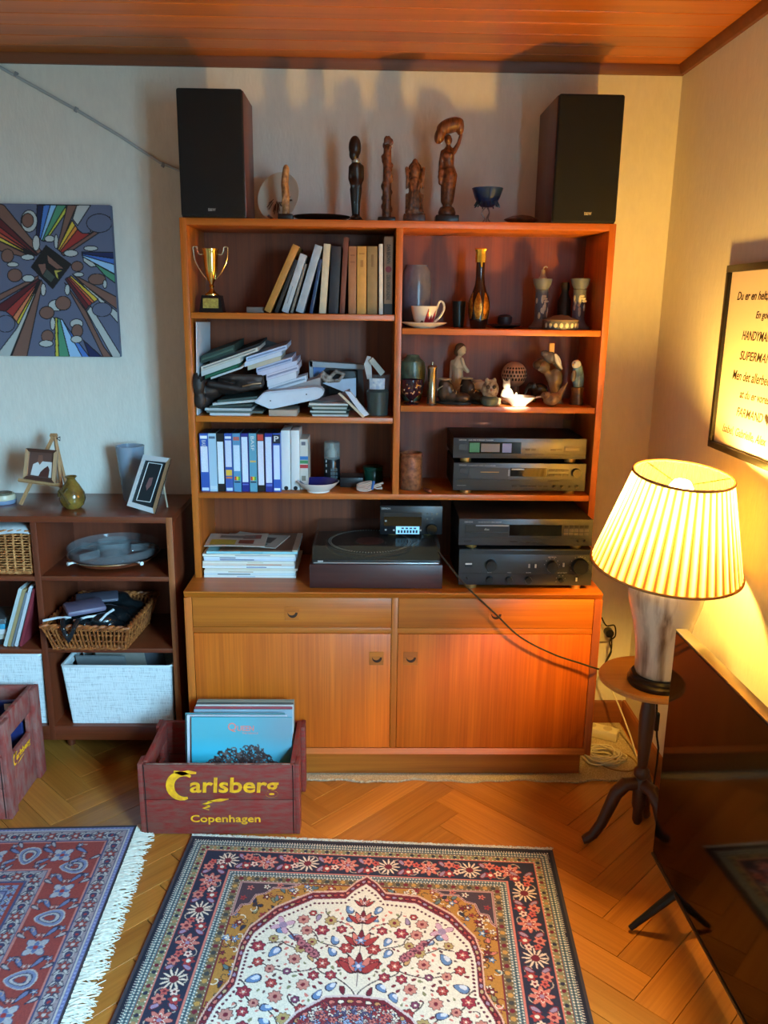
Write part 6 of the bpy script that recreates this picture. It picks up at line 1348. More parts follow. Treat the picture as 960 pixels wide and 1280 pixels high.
def candlestick(px, top, label, extra):
    f = foot(px, 0.15, Z1, 400); H_ = Z(top, 0.15)-Z1; th = thing('jasper_candlestick', label, 'candlestick', f, None)
    MB().lathe([(0, 0.0005), (0.0385, 0.0005), (0.0385, 0.006), (0.029, 0.014), (0.022, 0.026), (0.0205, 0.04), (0.0205, H_-0.04), (0.022, H_-0.036), (0.020, H_-0.033), (0.028, H_-0.018), (0.031, H_-0.004), (0.031, H_), (0.012, H_), (0.010, H_-0.015), (0, H_-0.015)], f, 32).build('column', m_jasper, th)
    rr = random.Random(px)
    for k in range(9):
        a = -PI/2+rr.uniform(-1.3, 1.3); z_ = rr.uniform(0.04, H_-0.05)
        MB().ball((f.x+0.0205*math.cos(a), f.y+0.0205*math.sin(a), Z1+z_), (0.0045, 0.0022, rr.uniform(0.006, 0.016)), rz(a+PI/2), 10, 6).build('relief', m_relief, th)
    for k in range(3): MB().ball((f.x+0.004+0.004*k, f.y-0.0205, Z1+H_-0.055-0.008*k), (0.008, 0.002, 0.004), None, 10, 6).build('relief', m_relief, th)
    if extra:
        c = MB(); c.lathe([(0, H_-0.015), (0.011, H_-0.015), (0.013, H_+0.004), (0.009, H_+0.010), (0.006, H_+0.028), (0, H_+0.03)], f, 20)
        c.tube(spline([(f.x, f.y, Z1+H_+0.027), (f.x+0.002, f.y, Z1+H_+0.036), (f.x+0.009, f.y, Z1+H_+0.039), (f.x+0.014, f.y, Z1+H_+0.035)], 4), 0.0022, 6)
        tag(c.build('candle_snuffer', mat('snuffer_pale', (150, 138, 124), 0.5)), 'pale hooked snuffer cap resting in the blue candlestick', 'snuffer')
candlestick(675.5, 346, 'blue jasper candlestick with white relief holding a hooked cap', True)
candlestick(722.5, 345, 'blue jasper candlestick with white relief and an empty top beside the side panel', False)
o, f = spun('dark_vase', 'small dark vase standing between the two jasper candlesticks', 'vase', 704, 0.21, Z1, [(0, 0.0005), (0.018, 0.0005), (0.022, 0.03), (0.022, 0.09), (0.012, 0.12), (0.016, 0.135), (0.013, 0.15), (0, 0.148)], mat('dark_clay', (40, 34, 30), 0.5))
f = foot(700.5, 0.065, Z1, 405); th = thing('jasper_box', 'round lidded jasper box with white relief in front of the candlesticks', 'box', f)
MB().lathe([(0, 0.0005), (0.054, 0.0005), (0.056, 0.004), (0.055, 0.026), (0, 0.026)], f, 40).build('box', mat('jasper_grey', (118, 116, 112), 0.6, rgb2=(84, 86, 92), vscale=60), th)
MB().lathe([(0, 0.0262), (0.057, 0.0262), (0.057, 0.031), (0.030, 0.039), (0.026, 0.043), (0, 0.047)], f, 40).build('lid', mat('jasper_lid', (110, 92, 84), 0.6), th)
for a in np.linspace(-2.7, -0.45, 8): MB().ball((f.x+0.056*math.cos(a), f.y+0.056*math.sin(a), Z1+0.014), (0.006, 0.002, 0.008), rz(a+PI/2), 10, 6).build('relief', m_relief, th)

# ================================================================== shelf R2
Z2 = shelf_z['R2']
m_cel = mat('celadon', (96, 116, 92), 0.3, rgb2=(64, 74, 60), vscale=30)
f = foot(515.5, 0.16, Z2, 470); H_ = Z(443, 0.16)-Z2
tag(MB().lathe([(0, 0.0005), (0.028, 0.0005), (0.032, 0.01), (0.042, H_*0.45), (0.0445, H_*0.68), (0.040, H_*0.86), (0.022, H_*0.95), (0.020, H_), (0.016, H_), (0.016, H_*0.93), (0, H_*0.9)], f, 40).build('celadon_jar', m_cel), 'round mottled green jar at the back beside the divider', 'jar')
f = foot(514.3, 0.05, Z2, 495); gb = thing('purple_goblet', 'dark purple cut glass goblet in front of the green jar', 'goblet', f)
MB().lathe([(0, 0.0005), (0.024, 0.0005), (0.025, 0.003), (0.008, 0.008), (0.007, 0.014), (0.015, 0.022), (0.030, 0.036), (0.0355, 0.058), (0.036, 0.080), (0.0335, 0.080), (0.033, 0.058), (0.027, 0.038), (0, 0.026)], f, 36, None, 1, 1, (12, 0.02)).build('bowl', mat('purple_glass', (70, 36, 46), 0.08, trans=0.35, ior=1.45), gb)
rg = random.Random(4)
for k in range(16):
    a = rg.uniform(-2.5, -0.4); z_ = rg.uniform(0.035, 0.068); MB().ball((f.x+0.0355*math.cos(a), f.y+0.0355*math.sin(a), Z2+z_), (0.0028, 0.0016, 0.0028), rz(a+PI/2), 8, 6).build('glint_facet', mat('facet_glint', (190, 150, 110), 0.15, metal=0.6), gb)  # golden beads stand in for glints on the cut glass
f = foot(539.5, 0.05, Z2, 495); H_ = Z(455, 0.05)-Z2; pm_ = thing('pewter_shaker', 'slim cylindrical pewter shaker beside the purple goblet', 'shaker', f)
MB().lathe([(0, 0.0005), (0.0165, 0.0005), (0.017, 0.004), (0.0145, 0.008), (0.0145, H_-0.018), (0.017, H_-0.014), (0.017, H_-0.008), (0.012, H_-0.002), (0, H_)], f, 30).build('body', mat('pewter', (160, 148, 124), 0.2, metal=0.9), pm_)
MB().cyl((f.x, f.y, Z2+H_-0.002), (f.x, f.y, Z2+H_+0.008), 0.0035, 0.003, 12).build('knob', mat('pewter', (160, 148, 124)), pm_)
# seated woman in porcelain on a plinth
YN = 0.205; f = foot(588, YN, Z2, 480); k_ = pm(YN); th = thing('porcelain_nude', 'porcelain seated nude woman with hand at her chin', 'figurine', f)
MB().lathe([(0, 0.0005), (0.037, 0.0005), (0.037, 0.02), (0.032, 0.035), (0.032, 0.062), (0, 0.064)], f, 28, None, 1.2, 0.9).build('rock', mat('porcelain_blue', (120, 126, 132), 0.2), th)
def fp(px, py, dy=0.0): q = at(px, py, Y=YN+dy); return (q.x, q.y, q.z)
m_por = mat('porcelain', (196, 180, 148), 0.16, coat=0.4)
blob('body', [('t', [fp(571, 488, .0), fp(572, 478), fp(572, 466), fp(571.5, 456), fp(573, 450)], [0.024, 0.0225, 0.019, 0.021, 0.014]), ('t', [fp(573, 450), fp(574.5, 445)], [0.0085, 0.008]),
              ('b', fp(577, 438, -0.002), (0.0155, 0.016, 0.019), ry(0.25)), ('b', fp(581, 441, -0.012), (0.0035, 0.004, 0.004)), ('b', fp(576, 459, -0.012), 0.0095), ('b', fp(571, 459, -0.014), 0.009),
              ('t', [fp(575, 486, -.008), fp(590, 483, -.016), fp(603, 481, -.018)], [0.022, 0.017, 0.0135]), ('t', [fp(603, 481, -.018), fp(605, 490, -.02), fp(606, 500, -.022), fp(610, 503, -.028)], [0.0135, 0.011, 0.008, 0.007]),
              ('t', [fp(573, 484, .012), fp(589, 480, .006), fp(600, 478.5, .004)], [0.021, 0.016, 0.013]), ('t', [fp(600, 478.5, .004), fp(601, 490, .0), fp(600, 500, -.002)], [0.013, 0.0105, 0.008]),
              ('t', [fp(566, 453, .004), fp(564.5, 466, .008), fp(563.5, 478, .01), fp(562.5, 487, .006)], [0.0095, 0.0078, 0.0065, 0.0068]),
              ('t', [fp(577, 454, -.006), fp(582, 462, -.014), fp(584.5, 464, -.016)], [0.009, 0.0078, 0.0075]), ('t', [fp(584.5, 464, -.016), fp(580, 457, -.018), fp(577.5, 449, -.014)], [0.0072, 0.006, 0.0065])], m_por, th, 0.0022, 4, None, stand(Z2))
blob('hair', [('b', fp(575.5, 435, 0.003), (0.0185, 0.018, 0.0175)), ('b', fp(571.5, 440, 0.008), (0.011, 0.012, 0.014))], mat('porcelain_hair', (96, 72, 52), 0.25), th, 0.002, 3)
# pair of small laced shoes
m_shoe = mat('shoe_leather', (62, 48, 36), 0.38, var=0.35, vscale=40); m_lace = mat('shoe_lace', (176, 158, 120), 0.8)
def shoe(px, Y, yaw, label):
    f = foot(px, Y, Z2, 495); th = thing('child_shoe', label, 'shoe', f, 'pair of child shoes'); M_ = Matrix.Translation(f) @ rz(yaw).to_4x4()
    blob('upper', [('b', (0.030, 0, 0.022), (0.030, 0.021, 0.018)), ('b', (-0.005, 0, 0.026), (0.030, 0.019, 0.022)), ('b', (-0.030, 0, 0.032), (0.022, 0.019, 0.028)), ('t', [(-0.030, 0, 0.03), (-0.028, 0, 0.062)], [0.021, 0.021]), ('t', [(-0.01, 0, 0.03), (-0.016, 0, 0.052)], [0.018, 0.019])], m_shoe, th, 0.003, 5, M_)
    MB().lathe([(0, 0.0005), (1, 0.0005), (1.04, 0.004), (1, 0.008), (0, 0.008)], (0, 0, 0), 32, M_ @ Matrix.Translation((0.003, 0, 0)) @ Matrix.Diagonal((0.058, 0.0225, 1, 1))).build('sole', mat('shoe_sole', (34, 26, 20), 0.6), th)
    for k in range(4):
        x_ = 0.014-0.011*k; z_ = 0.040+0.0075*k
        MB().tube([M_ @ Vector((x_, -0.013, z_-0.004)), M_ @ Vector((x_-0.002, 0, z_+0.003)), M_ @ Vector((x_, 0.013, z_-0.004))], 0.0016, 6).build('lace', m_lace, th)
    MB().lathe([(0.0205, 0), (0.0225, 0.002), (0.020, 0.004), (0.0185, 0.002), (0.0205, 0)], (0, 0, 0), 24, M_ @ Matrix.Translation((-0.028, 0, 0.078))).build('collar', m_lace, th)
    MB().tube(spline([M_ @ Vector((-0.018, -0.012, 0.066)), M_ @ Vector((-0.035, -0.022, 0.056)), M_ @ Vector((-0.048, -0.020, 0.046))], 4), 0.0014, 6).build('lace', m_lace, th)
shoe(566, 0.065, -0.35, 'small brown leather shoe with loose pale laces beside the shaker'); shoe(591, 0.098, -0.75, 'small brown leather shoe half hidden beside the round owl')
# round owl-like ornament on a green dish
f = foot(612, 0.035, Z2, 500); th = thing('owl_ornament', 'speckled round owl ornament on a green base', 'ornament', f)
MB().lathe([(0, 0.0005), (0.022, 0.0005), (0.029, 0.012), (0.030, 0.022), (0.022, 0.03), (0, 0.032)], f, 28).build('base', mat('owl_green', (74, 86, 76), 0.3), th)
blob('body', [('b', (f.x, f.y, Z2+0.052), (0.028, 0.024, 0.032)), ('b', (f.x-0.012, f.y-0.004, Z2+0.08), (0.007, 0.006, 0.010)), ('b', (f.x+0.012, f.y-0.004, Z2+0.08), (0.007, 0.006, 0.010))], mat('owl_body', (186, 166, 132), 0.3, rgb2=(96, 70, 50), vscale=70), th, 0.0025, 3)
for s_ in (-1, 1):
    MB().ball((f.x+s_*0.010, f.y-0.0225, Z2+0.062), (0.0065, 0.003, 0.0065), None, 12, 8).build('eye', mat('owl_eye', (60, 40, 30), 0.2), th)
MB().ball((f.x, f.y-0.0255, Z2+0.053), (0.003, 0.004, 0.005), None, 10, 6).build('beak', mat('owl_beak', (150, 90, 50), 0.4), th)
f = foot(622.5, 0.03, Z2, 503); tag(blob('white_chick', [('b', (f.x, f.y, Z2+0.0105), (0.010, 0.009, 0.010)), ('b', (f.x+0.003, f.y-0.004, Z2+0.020), (0.0065, 0.0065, 0.0065))], mat('chick_cream', (206, 180, 130), 0.4), None, 0.0016, 2), 'tiny cream chick ornament beside the white bowl', 'ornament')
# pierced globe
f = foot(642, 0.18, Z2, 480); Hg = Z(450, 0.18)-Z2; R_ = 0.043; th = thing('pierced_globe', 'pierced pinkish clay globe lantern behind the white bowl', 'lantern', f)
MB().lathe([(0, 0.0005), (0.03, 0.0005), (0.022, 0.02), (0.018, Hg-2*R_+0.008), (0, Hg-2*R_+0.01)], f, 24).build('stand', mat('clay_dark', (84, 58, 46), 0.6), th)
gc = Vector((f.x, f.y, Z2+Hg-R_)); MB().ball(gc, R_, None, 32, 20).build('globe', mat('clay_pink', (158, 124, 100), 0.55, var=0.2, vscale=50), th)
for row, (el, n_) in enumerate(((0.55, 7), (0.25, 9), (-0.05, 10), (-0.35, 9))):
    for k in range(n_):
        az = -PI/2+(k-(n_-1)/2)*0.27; d = Vector((math.cos(el)*math.cos(az), math.cos(el)*math.sin(az), math.sin(el)))
        MB().ball(gc+d*R_*0.992, (0.0036, 0.0012, 0.0055 if row % 2 else 0.004), d.to_track_quat('-Y', 'Z').to_matrix(), 8, 6).build('piercing', mat('pierce_dark', (34, 20, 14), 0.9), th)
# white cat-like figure and bowl in the bright patch
f = foot(634, 0.10, Z2, 490); tag(blob('white_cat', [('b', (f.x, f.y, Z2+0.026), (0.022, 0.018, 0.028)), ('b', (f.x-0.004, f.y-0.006, Z2+0.060), (0.013, 0.013, 0.014)), ('t', [(f.x-0.012, f.y-0.006, Z2+0.068), (f.x-0.015, f.y-0.006, Z2+0.080)], [0.005, 0.002]), ('t', [(f.x+0.003, f.y-0.006, Z2+0.070), (f.x+0.005, f.y-0.006, Z2+0.082)], [0.005, 0.002]), ('t', [(f.x+0.018, f.y, Z2+0.008), (f.x+0.032, f.y, Z2+0.018), (f.x+0.030, f.y, Z2+0.034)], [0.006, 0.005, 0.004]), ('b', (f.x, f.y-0.012, Z2+0.006), (0.018, 0.012, 0.006))], mat('cat_white', (220, 206, 176), 0.2), None, 0.0024, 3, None, stand(Z2)), 'white porcelain cat behind the white bowl', 'figurine')
f = foot(648, 0.035, Z2, 503); th = thing('handled_bowl', 'shallow white bowl with a thin side handle at the shelf edge', 'bowl', f)
MB().lathe([(0, 0.0005), (0.024, 0.0005), (0.026, 0.005), (0.044, 0.018), (0.056, 0.030), (0.054, 0.031), (0.042, 0.021), (0.022, 0.009), (0, 0.008)], f, 40).build('bowl', mat('bowl_white', (232, 224, 206), 0.2), th)
MB().tube([(f.x+0.05, f.y, Z2+0.027), (f.x+0.072, f.y-0.004, Z2+0.031)], [0.003, 0.002], 8).build('handle', mat('bowl_white', (232, 224, 206)), th)
# dark elephant
f = foot(674, 0.15, Z2, 490); P = [('b', (f.x, f.y, Z2+0.042), (0.030, 0.020, 0.022)), ('b', (f.x-0.030, f.y-0.004, Z2+0.050), (0.015, 0.014, 0.017)), ('t', [(f.x-0.040, f.y-0.006, Z2+0.048), (f.x-0.050, f.y-0.008, Z2+0.030), (f.x-0.052, f.y-0.008, Z2+0.012)], [0.0075, 0.006, 0.004])]
P += [('t', [(f.x+dx_, f.y+dy_, Z2+0.034), (f.x+dx_, f.y+dy_, Z2+0.007)], [0.009, 0.0075]) for dx_ in (-0.018, 0.020) for dy_ in (-0.010, 0.010)]+[('b', (f.x-0.022, f.y-0.018, Z2+0.052), (0.012, 0.004, 0.015))]
tag(blob('dark_elephant', P, mat('dark_stone', (38, 32, 28), 0.25), None, 0.0028, 2), 'small dark stone elephant beside the pierced globe', 'figurine')
# grey bird group with a titmouse on top
f = foot(690, 0.13, Z2, 470)
def gp(px, py, dy=0.0): q = at(px, py, Y=0.13+dy); return (q.x, q.y, q.z)
th = thing('kissing_figurine', 'glossy grey figurine of a head bent over a round body', 'figurine', f)
m_gre = mat('grey_porcelain', (112, 100, 84), 0.14, coat=0.4)
blob('body', [('b', gp(694, 474), (0.026, 0.024, 0.036)), ('t', [gp(692, 480), gp(695, 492), gp(695, 503)], [0.02, 0.018, 0.022]), ('b', gp(680, 459), (0.0205, 0.019, 0.021)), ('t', [gp(684, 466), gp(690, 474)], [0.013, 0.018]), ('b', gp(674, 462, -0.004), (0.006, 0.006, 0.006)), ('b', gp(695, 504), (0.026, 0.022, 0.010))], m_gre, th, 0.0026, 4, None, stand(Z2))
blob('hair', [('b', gp(672.5, 456, 0.004), (0.018, 0.017, 0.016)), ('b', gp(677, 452, 0.008), (0.017, 0.015, 0.012))], mat('grey_hair', (62, 50, 42), 0.3), th, 0.0024, 3)
tb2 = thing('porcelain_bird', 'blue grey porcelain bird with white wing perched above the grey figurine', 'figurine', gp(688, 455))
blob('body', [('b', gp(688, 447, -0.004), (0.022, 0.017, 0.020), ry(0.5)), ('b', gp(681, 442, -0.006), (0.0125, 0.012, 0.0115)), ('t', [gp(694, 452), gp(700, 462)], [0.012, 0.006])], mat('bird_slate', (76, 78, 90), 0.2), tb2, 0.0024, 3)
blob('wing', [('b', gp(697, 450, -0.014), (0.010, 0.006, 0.024), ry(-0.5)), ('t', [gp(699, 455, -0.012), gp(702.5, 461, -0.010)], [0.007, 0.003])], mat('bird_white', (206, 214, 220), 0.25), tb2, 0.0022, 2)
c_ = gp(689.5, 434); MB().box(c_[0]-0.0085, c_[0]+0.0085, c_[1]-0.007, c_[1]+0.007, c_[2]-0.020, c_[2]+0.013, 0.002).build('spout', mat('cork_tan', (206, 170, 110), 0.6), tb2)
# wren with its tail up
f = foot(690, 0.035, Z2, 500); th = thing('wren_figurine', 'brown porcelain wren with its long tail cocked upwards', 'figurine', f)
def wp(px, py, dy=0.0): q = at(px, py, Y=0.035+dy); return (q.x, q.y, q.z)
blob('body', [('b', wp(690, 499), (0.030, 0.021, 0.0215), ry(-0.2)), ('b', wp(682, 494, -0.004), (0.0155, 0.014, 0.0135)), ('t', [wp(678, 494, -0.006), wp(673.5, 495, -0.007)], [0.0042, 0.0016]), ('t', [wp(698, 495), wp(704, 486), wp(709.5, 478)], [0.014, 0.0075, 0.003])], mat('wren_brown', (128, 100, 78), 0.18, rgb2=(92, 64, 48), vscale=45), th, 0.0022, 3)
MB().ball(wp(680.5, 492.5, -0.0165), 0.0016, None, 8, 6).build('eye', mat('bead_black', (10, 8, 8), 0.1), th)
# blue budgerigar on a stump
f = foot(721, 0.09, Z2, 495); th = thing('budgerigar_figurine', 'blue and white porcelain budgerigar sitting on a brown stump', 'figurine', f)
def bp_(px, py, dy=0.0): q = at(px, py, Y=0.09+dy); return (q.x, q.y, q.z)
zs = bp_(721, 484)[2]-Z2
MB().lathe([(0, 0.0005), (0.023, 0.0005), (0.021, 0.012), (0.018, zs*0.6), (0.021, zs), (0, zs+0.002)], f, 24, None, 1, 1, (5, 0.05)).build('stump', mat('stump_brown', (112, 78, 44), 0.3, rgb2=(60, 38, 20), vscale=40), th)
blob('body', [('t', [bp_(722, 481), bp_(722.5, 470), bp_(722, 460)], [0.0155, 0.0205, 0.0155]), ('t', [bp_(725, 474, .006), bp_(726, 484, .008)], [0.014, 0.008])], mat('budgie_blue', (110, 152, 196), 0.2, rgb2=(70, 96, 140), vscale=30), th, 0.0022, 3)
blob('head', [('b', bp_(720.5, 455.5, -0.003), (0.0155, 0.0155, 0.0150)), ('b', bp_(724.5, 462, 0.006), (0.010, 0.010, 0.017))], mat('budgie_white', (216, 222, 226), 0.2), th, 0.002, 3)
MB().tube([bp_(716.5, 455, -0.016), bp_(716, 458, -0.019)], [0.0035, 0.0012], 8).build('beak', mat('budgie_beak', (196, 156, 80), 0.3), th)
MB().ball(bp_(718.5, 453.5, -0.0175), 0.0018, None, 8, 6).build('eye', mat('bead_black', (10, 8, 8)), th)
blob('wing', [('b', bp_(717, 470, -0.014), (0.009, 0.006, 0.020), ry(0.1))], mat('budgie_wing', (92, 90, 104), 0.25), th, 0.002, 2)

# ================================================================== shelf R3 left, shelf L3 right
f = foot(513.5, 0.09, ZT3, 590); Hs = Z(565, 0.09)-ZT3
tag(MB().lathe([(0, 0.0005), (0.036, 0.0005), (0.0385, 0.004), (0.0385, Hs-0.018), (0.035, Hs-0.012), (0.036, Hs-0.006), (0.038, Hs-0.002), (0.036, Hs), (0.032, Hs), (0.032, Hs-0.03), (0, Hs-0.03)], f, 36).build('stoneware_jar', mat('stoneware_brown', (136, 92, 60), 0.55, rgb2=(90, 54, 34), vscale=70, bump=0.4, bscale=150)), 'brown mottled stoneware jar beside the disc deck', 'jar')
f = foot(534, 0.03, ZT3, 612); tag(blob('wooden_peg', [('t', [(f.x+0.008, f.y-0.012, ZT3+0.0075), (f.x-0.002, f.y+0.004, ZT3+0.008), (f.x-0.008, f.y+0.02, ZT3+0.008)], [0.007, 0.0075, 0.006])], mat('peg_red', (110, 56, 40), 0.4), None, 0.0016, 2), 'small reddish wooden peg lying in front of the stoneware jar', 'peg')
f = foot(415, 0.15, ZL3, 580); Hb = Z(552.5, 0.15)-ZL3; th = thing('spray_can', 'black spray can with a clear cap on the shelf', 'spray can', f)
MB().lathe([(0, 0.0005), (0.026, 0.0005), (0.0275, 0.003), (0.0275, Hb*0.60), (0.025, Hb*0.63), (0, Hb*0.64)], f, 30).build('can', mat('can_black', (20, 24, 28), 0.3), th)
MB().lathe([(0.0275, Hb*0.60), (0.0275, Hb-0.003), (0.025, Hb), (0, Hb), (0, Hb-0.0015), (0.025, Hb-0.002), (0.0262, Hb*0.60), (0.0275, Hb*0.60)], f, 30).build('cap', mat('clear_cap', (196, 206, 204), 0.12, trans=0.6, alpha=0.45), th)
MB().lathe([(0, Hb*0.64), (0.012, Hb*0.64), (0.012, Hb*0.78), (0.006, Hb*0.86), (0.004, Hb*0.95), (0, Hb*0.95)], f, 20).build('nozzle', mat('nozzle_white', (206, 222, 216), 0.35), th)
for k, (z_, w_) in enumerate(((0.54, 0.006), (0.44, 0.008), (0.30, 0.010), (0.10, 0.006))): MB().box(f.x-0.020, f.x-0.020+w_, f.y-0.0215, f.y-0.0185, ZL3+Hb*z_, ZL3+Hb*(z_+0.06)).build('print', mat('can_print', (170, 178, 178), 0.5), th, False)
for r_ in range(4):
    for c_ in range(3): MB().box(f.x-0.004+c_*0.0085, f.x+0.0025+c_*0.0085, f.y-0.0280+0.0012*c_, f.y-0.0255+0.001*c_, ZL3+0.012+r_*0.013, ZL3+0.021+r_*0.013).build('print', mat('can_block', (60, 78, 86), 0.5), th, False)
f = at(398, 612, Y=0.04); f.z = ZL3; th = thing('blue_dish', 'white footed dish with a dark blue inside', 'dish', f)
MB().lathe([(0, 0.0005), (0.038, 0.0005), (0.038, 0.005), (0.055, 0.018), (0.0685, 0.034), (0.0665, 0.0345)], f, 44).build('dish', mat('dish_white', (222, 222, 216), 0.2), th)
MB().lathe([(0.0668, 0.0344), (0.052, 0.0205), (0.036, 0.012), (0, 0.0105)], f, 44).build('glazed_inside', mat('cobalt', (26, 38, 112), 0.15, coat=0.4), th)
MB().obox((f.x+0.002, f.y+0.002, ZL3+0.0118), 0.024, 0.018, 0.001, rz(0.3), 0.0004).build('emblem', mat('emblem_pale', (150, 160, 176), 0.3), th)
f = foot(440, 0.13, ZL3, 600); tag(MB().box(f.x-0.040, f.x+0.038, f.y-0.03, f.y+0.05, ZL3+0.0004, ZL3+0.034, 0.002).build('black_box', mat('box_black', (26, 27, 30), 0.4)), 'small black box lying in the shelf before the green tin', 'box')
f = foot(466.5, 0.20, ZL3, 595); tag(MB().lathe([(0, 0.0005), (0.033, 0.0005), (0.034, 0.004), (0.034, 0.040), (0.032, 0.043), (0.037, 0.043), (0.037, 0.054), (0.034, 0.056), (0, 0.056)], f, 32).build('green_tin', mat('tin_green', (16, 62, 48), 0.25)), 'round dark green tin at the back of the shelf', 'tin')
f = at(462, 612, Y=0.045); f.z = ZL3; th = thing('cable_bundle', 'small coiled pale cable tied with a blue band', 'cable', f)
cb = MB()
for k in range(5):
    a0 = k*0.35; cb.tube([(f.x-0.018+0.022*math.cos(a)*1.1, f.y+0.012*math.sin(a)+0.002*k, ZL3+0.0085+0.0042*k+0.006*math.sin(a+a0)) for a in [2*PI*j/18 for j in range(18)]], 0.0024, 6, closed=True)
cb.build('coil', mat('cable_pale', (206, 186, 170), 0.5), th)
MB().tube([(f.x+0.008, f.y-0.004, ZL3+0.006), (f.x+0.014, f.y+0.002, ZL3+0.034)], 0.0045, 8).build('band', mat('band_blue', (56, 100, 160), 0.5), th)
for dx_, dz_ in ((0.045, 0.03), (0.042, 0.012), (0.038, 0.022)): MB().tube([(f.x+0.008, f.y, ZL3+0.016), (f.x+0.025, f.y-0.004, ZL3+dz_*0.8), (f.x+dx_, f.y-0.006, ZL3+dz_)], [0.0024, 0.0026, 0.004], 7).build('plug_end', mat('cable_pale', (206, 186, 170)), th)
# ================================================================== shelf L2: pile of papers
ZP = shelf_z['L2']; GP = 'papers piled on the shelf'
m_paper = mat('paper_white', (214, 216, 218), 0.75, var=0.06, vscale=30)
def pap(c): return mat('paper'+str(c), c, 0.75, var=0.07, vscale=40)
def sheaf(name, label, A, B_, t_px, Y, depth, col, cat='paper', rise=0.02, skew=0.0, wob=0.004, edge=None):
    """stack of paper seen by its front edge, running from pixel A to B; goes back by depth"""
    a, b = at(*A, Y=Y), at(*B_, Y=Y); t = t_px*pm(Y); a.x = max(a.x, 0.023); th = thing(name, label, cat, (a.x, Y, min(a.z, b.z)-t), GP)
    d = (b-a); n = Vector((-d.z, 0, d.x)).normalized(); n = n if n.z > 0 else -n
    mb = MB(); N = 8; top = []; bot = []
    for j in range(5):
        r1, r2 = [], []
        for i in range(N+1):
            u, v = i/N, j/4; p = a+d*u+Vector((skew*v, depth*v, rise*v))+n*(wob*math.sin(u*4.5+v*2)); r1.append(mb.bm.verts.new(p)); r2.append(mb.bm.verts.new(p-n*t))
        top.append(r1); bot.append(r2)
    F = mb.bm.faces.new
    for j in range(4):
        for i in range(N): F((top[j][i], top[j][i+1], top[j+1][i+1], top[j+1][i])); F((bot[j][i], bot[j+1][i], bot[j+1][i+1], bot[j][i+1]))
    for i in range(N): F((top[0][i], bot[0][i], bot[0][i+1], top[0][i+1])); F((top[4][i], top[4][i+1], bot[4][i+1], bot[4][i]))
    for j in range(4): F((top[j][0], top[j+1][0], bot[j+1][0], bot[j][0])); F((top[j][N], bot[j][N], bot[j+1][N], top[j+1][N]))
    mb.build('sheets', pap(col), th)
    if edge:
        e = MB(); q = [a+d*(0.04+0.92*k/N)+n*(wob*math.sin((0.04+0.92*k/N)*4.5)-t*0.5)+Vector((0, -0.0006, 0)) for k in range(N+1)]; e.tube(q, t*0.16, 6).build('fold_line', pap(edge), th)
    return th
def card(name, label, quad, Y, thick, col, dys=(0, 0, 0, 0), cat='paper', grp=GP):
    P = [at(x, y, Y=Y+d_) for (x, y), d_ in zip(quad, dys)]; mv = max(0, 0.0225-min(p.x for p in P)); P = [p+Vector((mv, 0, 0)) for p in P]; z0_ = min(p.z for p in P)
    return tag(MB().prism(P, (0, thick, 0)).build(name, pap(col), None, False), label, cat, grp)
# big envelope standing against the side panel, turned to the room
hE = at(255, 402, Y=0.10).z-ZP
tag(MB().prism([(0.0238, 0.020, ZP+0.0004), (0.0238, 0.245, ZP+0.0004), (0.0335, 0.245, ZP+hE-0.004), (0.0335, 0.020, ZP+hE)], (0.003, 0, 0)).build('envelope', pap((206, 210, 216)), None, False), 'white envelope leaning upright against the side panel', 'paper', GP)
RISE = 0.06
class Plane:
    """sloping level given by two pixels seen at depth Y0; layers are laid parallel under it"""
    def __init__(s, A, B_, Y0):
        s.Y0 = Y0; a, b = at(*A, Y=Y0), at(*B_, Y=Y0); s.a = a; s.m = (b.z-a.z)/(b.x-a.x); s.k = pm(Y0); s.cum = 0.0
    def z(s, x, y): return s.a.z+s.m*(x-s.a.x)+RISE*(y-s.Y0)
    def x(s, px): return at(px, 455, Y=s.Y0).x
def layer(pl, name, label, px0, px1, t_px, Y, depth, col, cat, edge=None, gap=0.0004):
    x0_, x1_ = max(pl.x(px0), 0.0405), pl.x(px1); t = t_px*pl.k; top = pl.cum
    def P3(x, y, d): return Vector((x, y, pl.z(x, y)-d))
    th = thing(name, label, cat, (x0_, Y, pl.z(x0_, Y)-top-t), GP)
    b = MB(); lo = [P3(x0_, Y, top+t), P3(x1_, Y, top+t), P3(x1_, Y+depth, top+t), P3(x0_, Y+depth, top+t)]; b.prism(lo, (0, 0, t-gap)); b.build('sheets', pap(col), th, False)
    if edge: MB().tube([P3(x0_+(x1_-x0_)*u, Y-0.0004, top+t*0.5) for u in (0.04, 0.5, 0.96)], t*0.14, 6).build('fold_line', pap(edge), th)
    pl.cum += t; return x0_, x1_, top+t
g1 = Plane((246, 456.5), (323, 429.5), 0.045); under1 = []
g1.cum = -9.5*g1.k
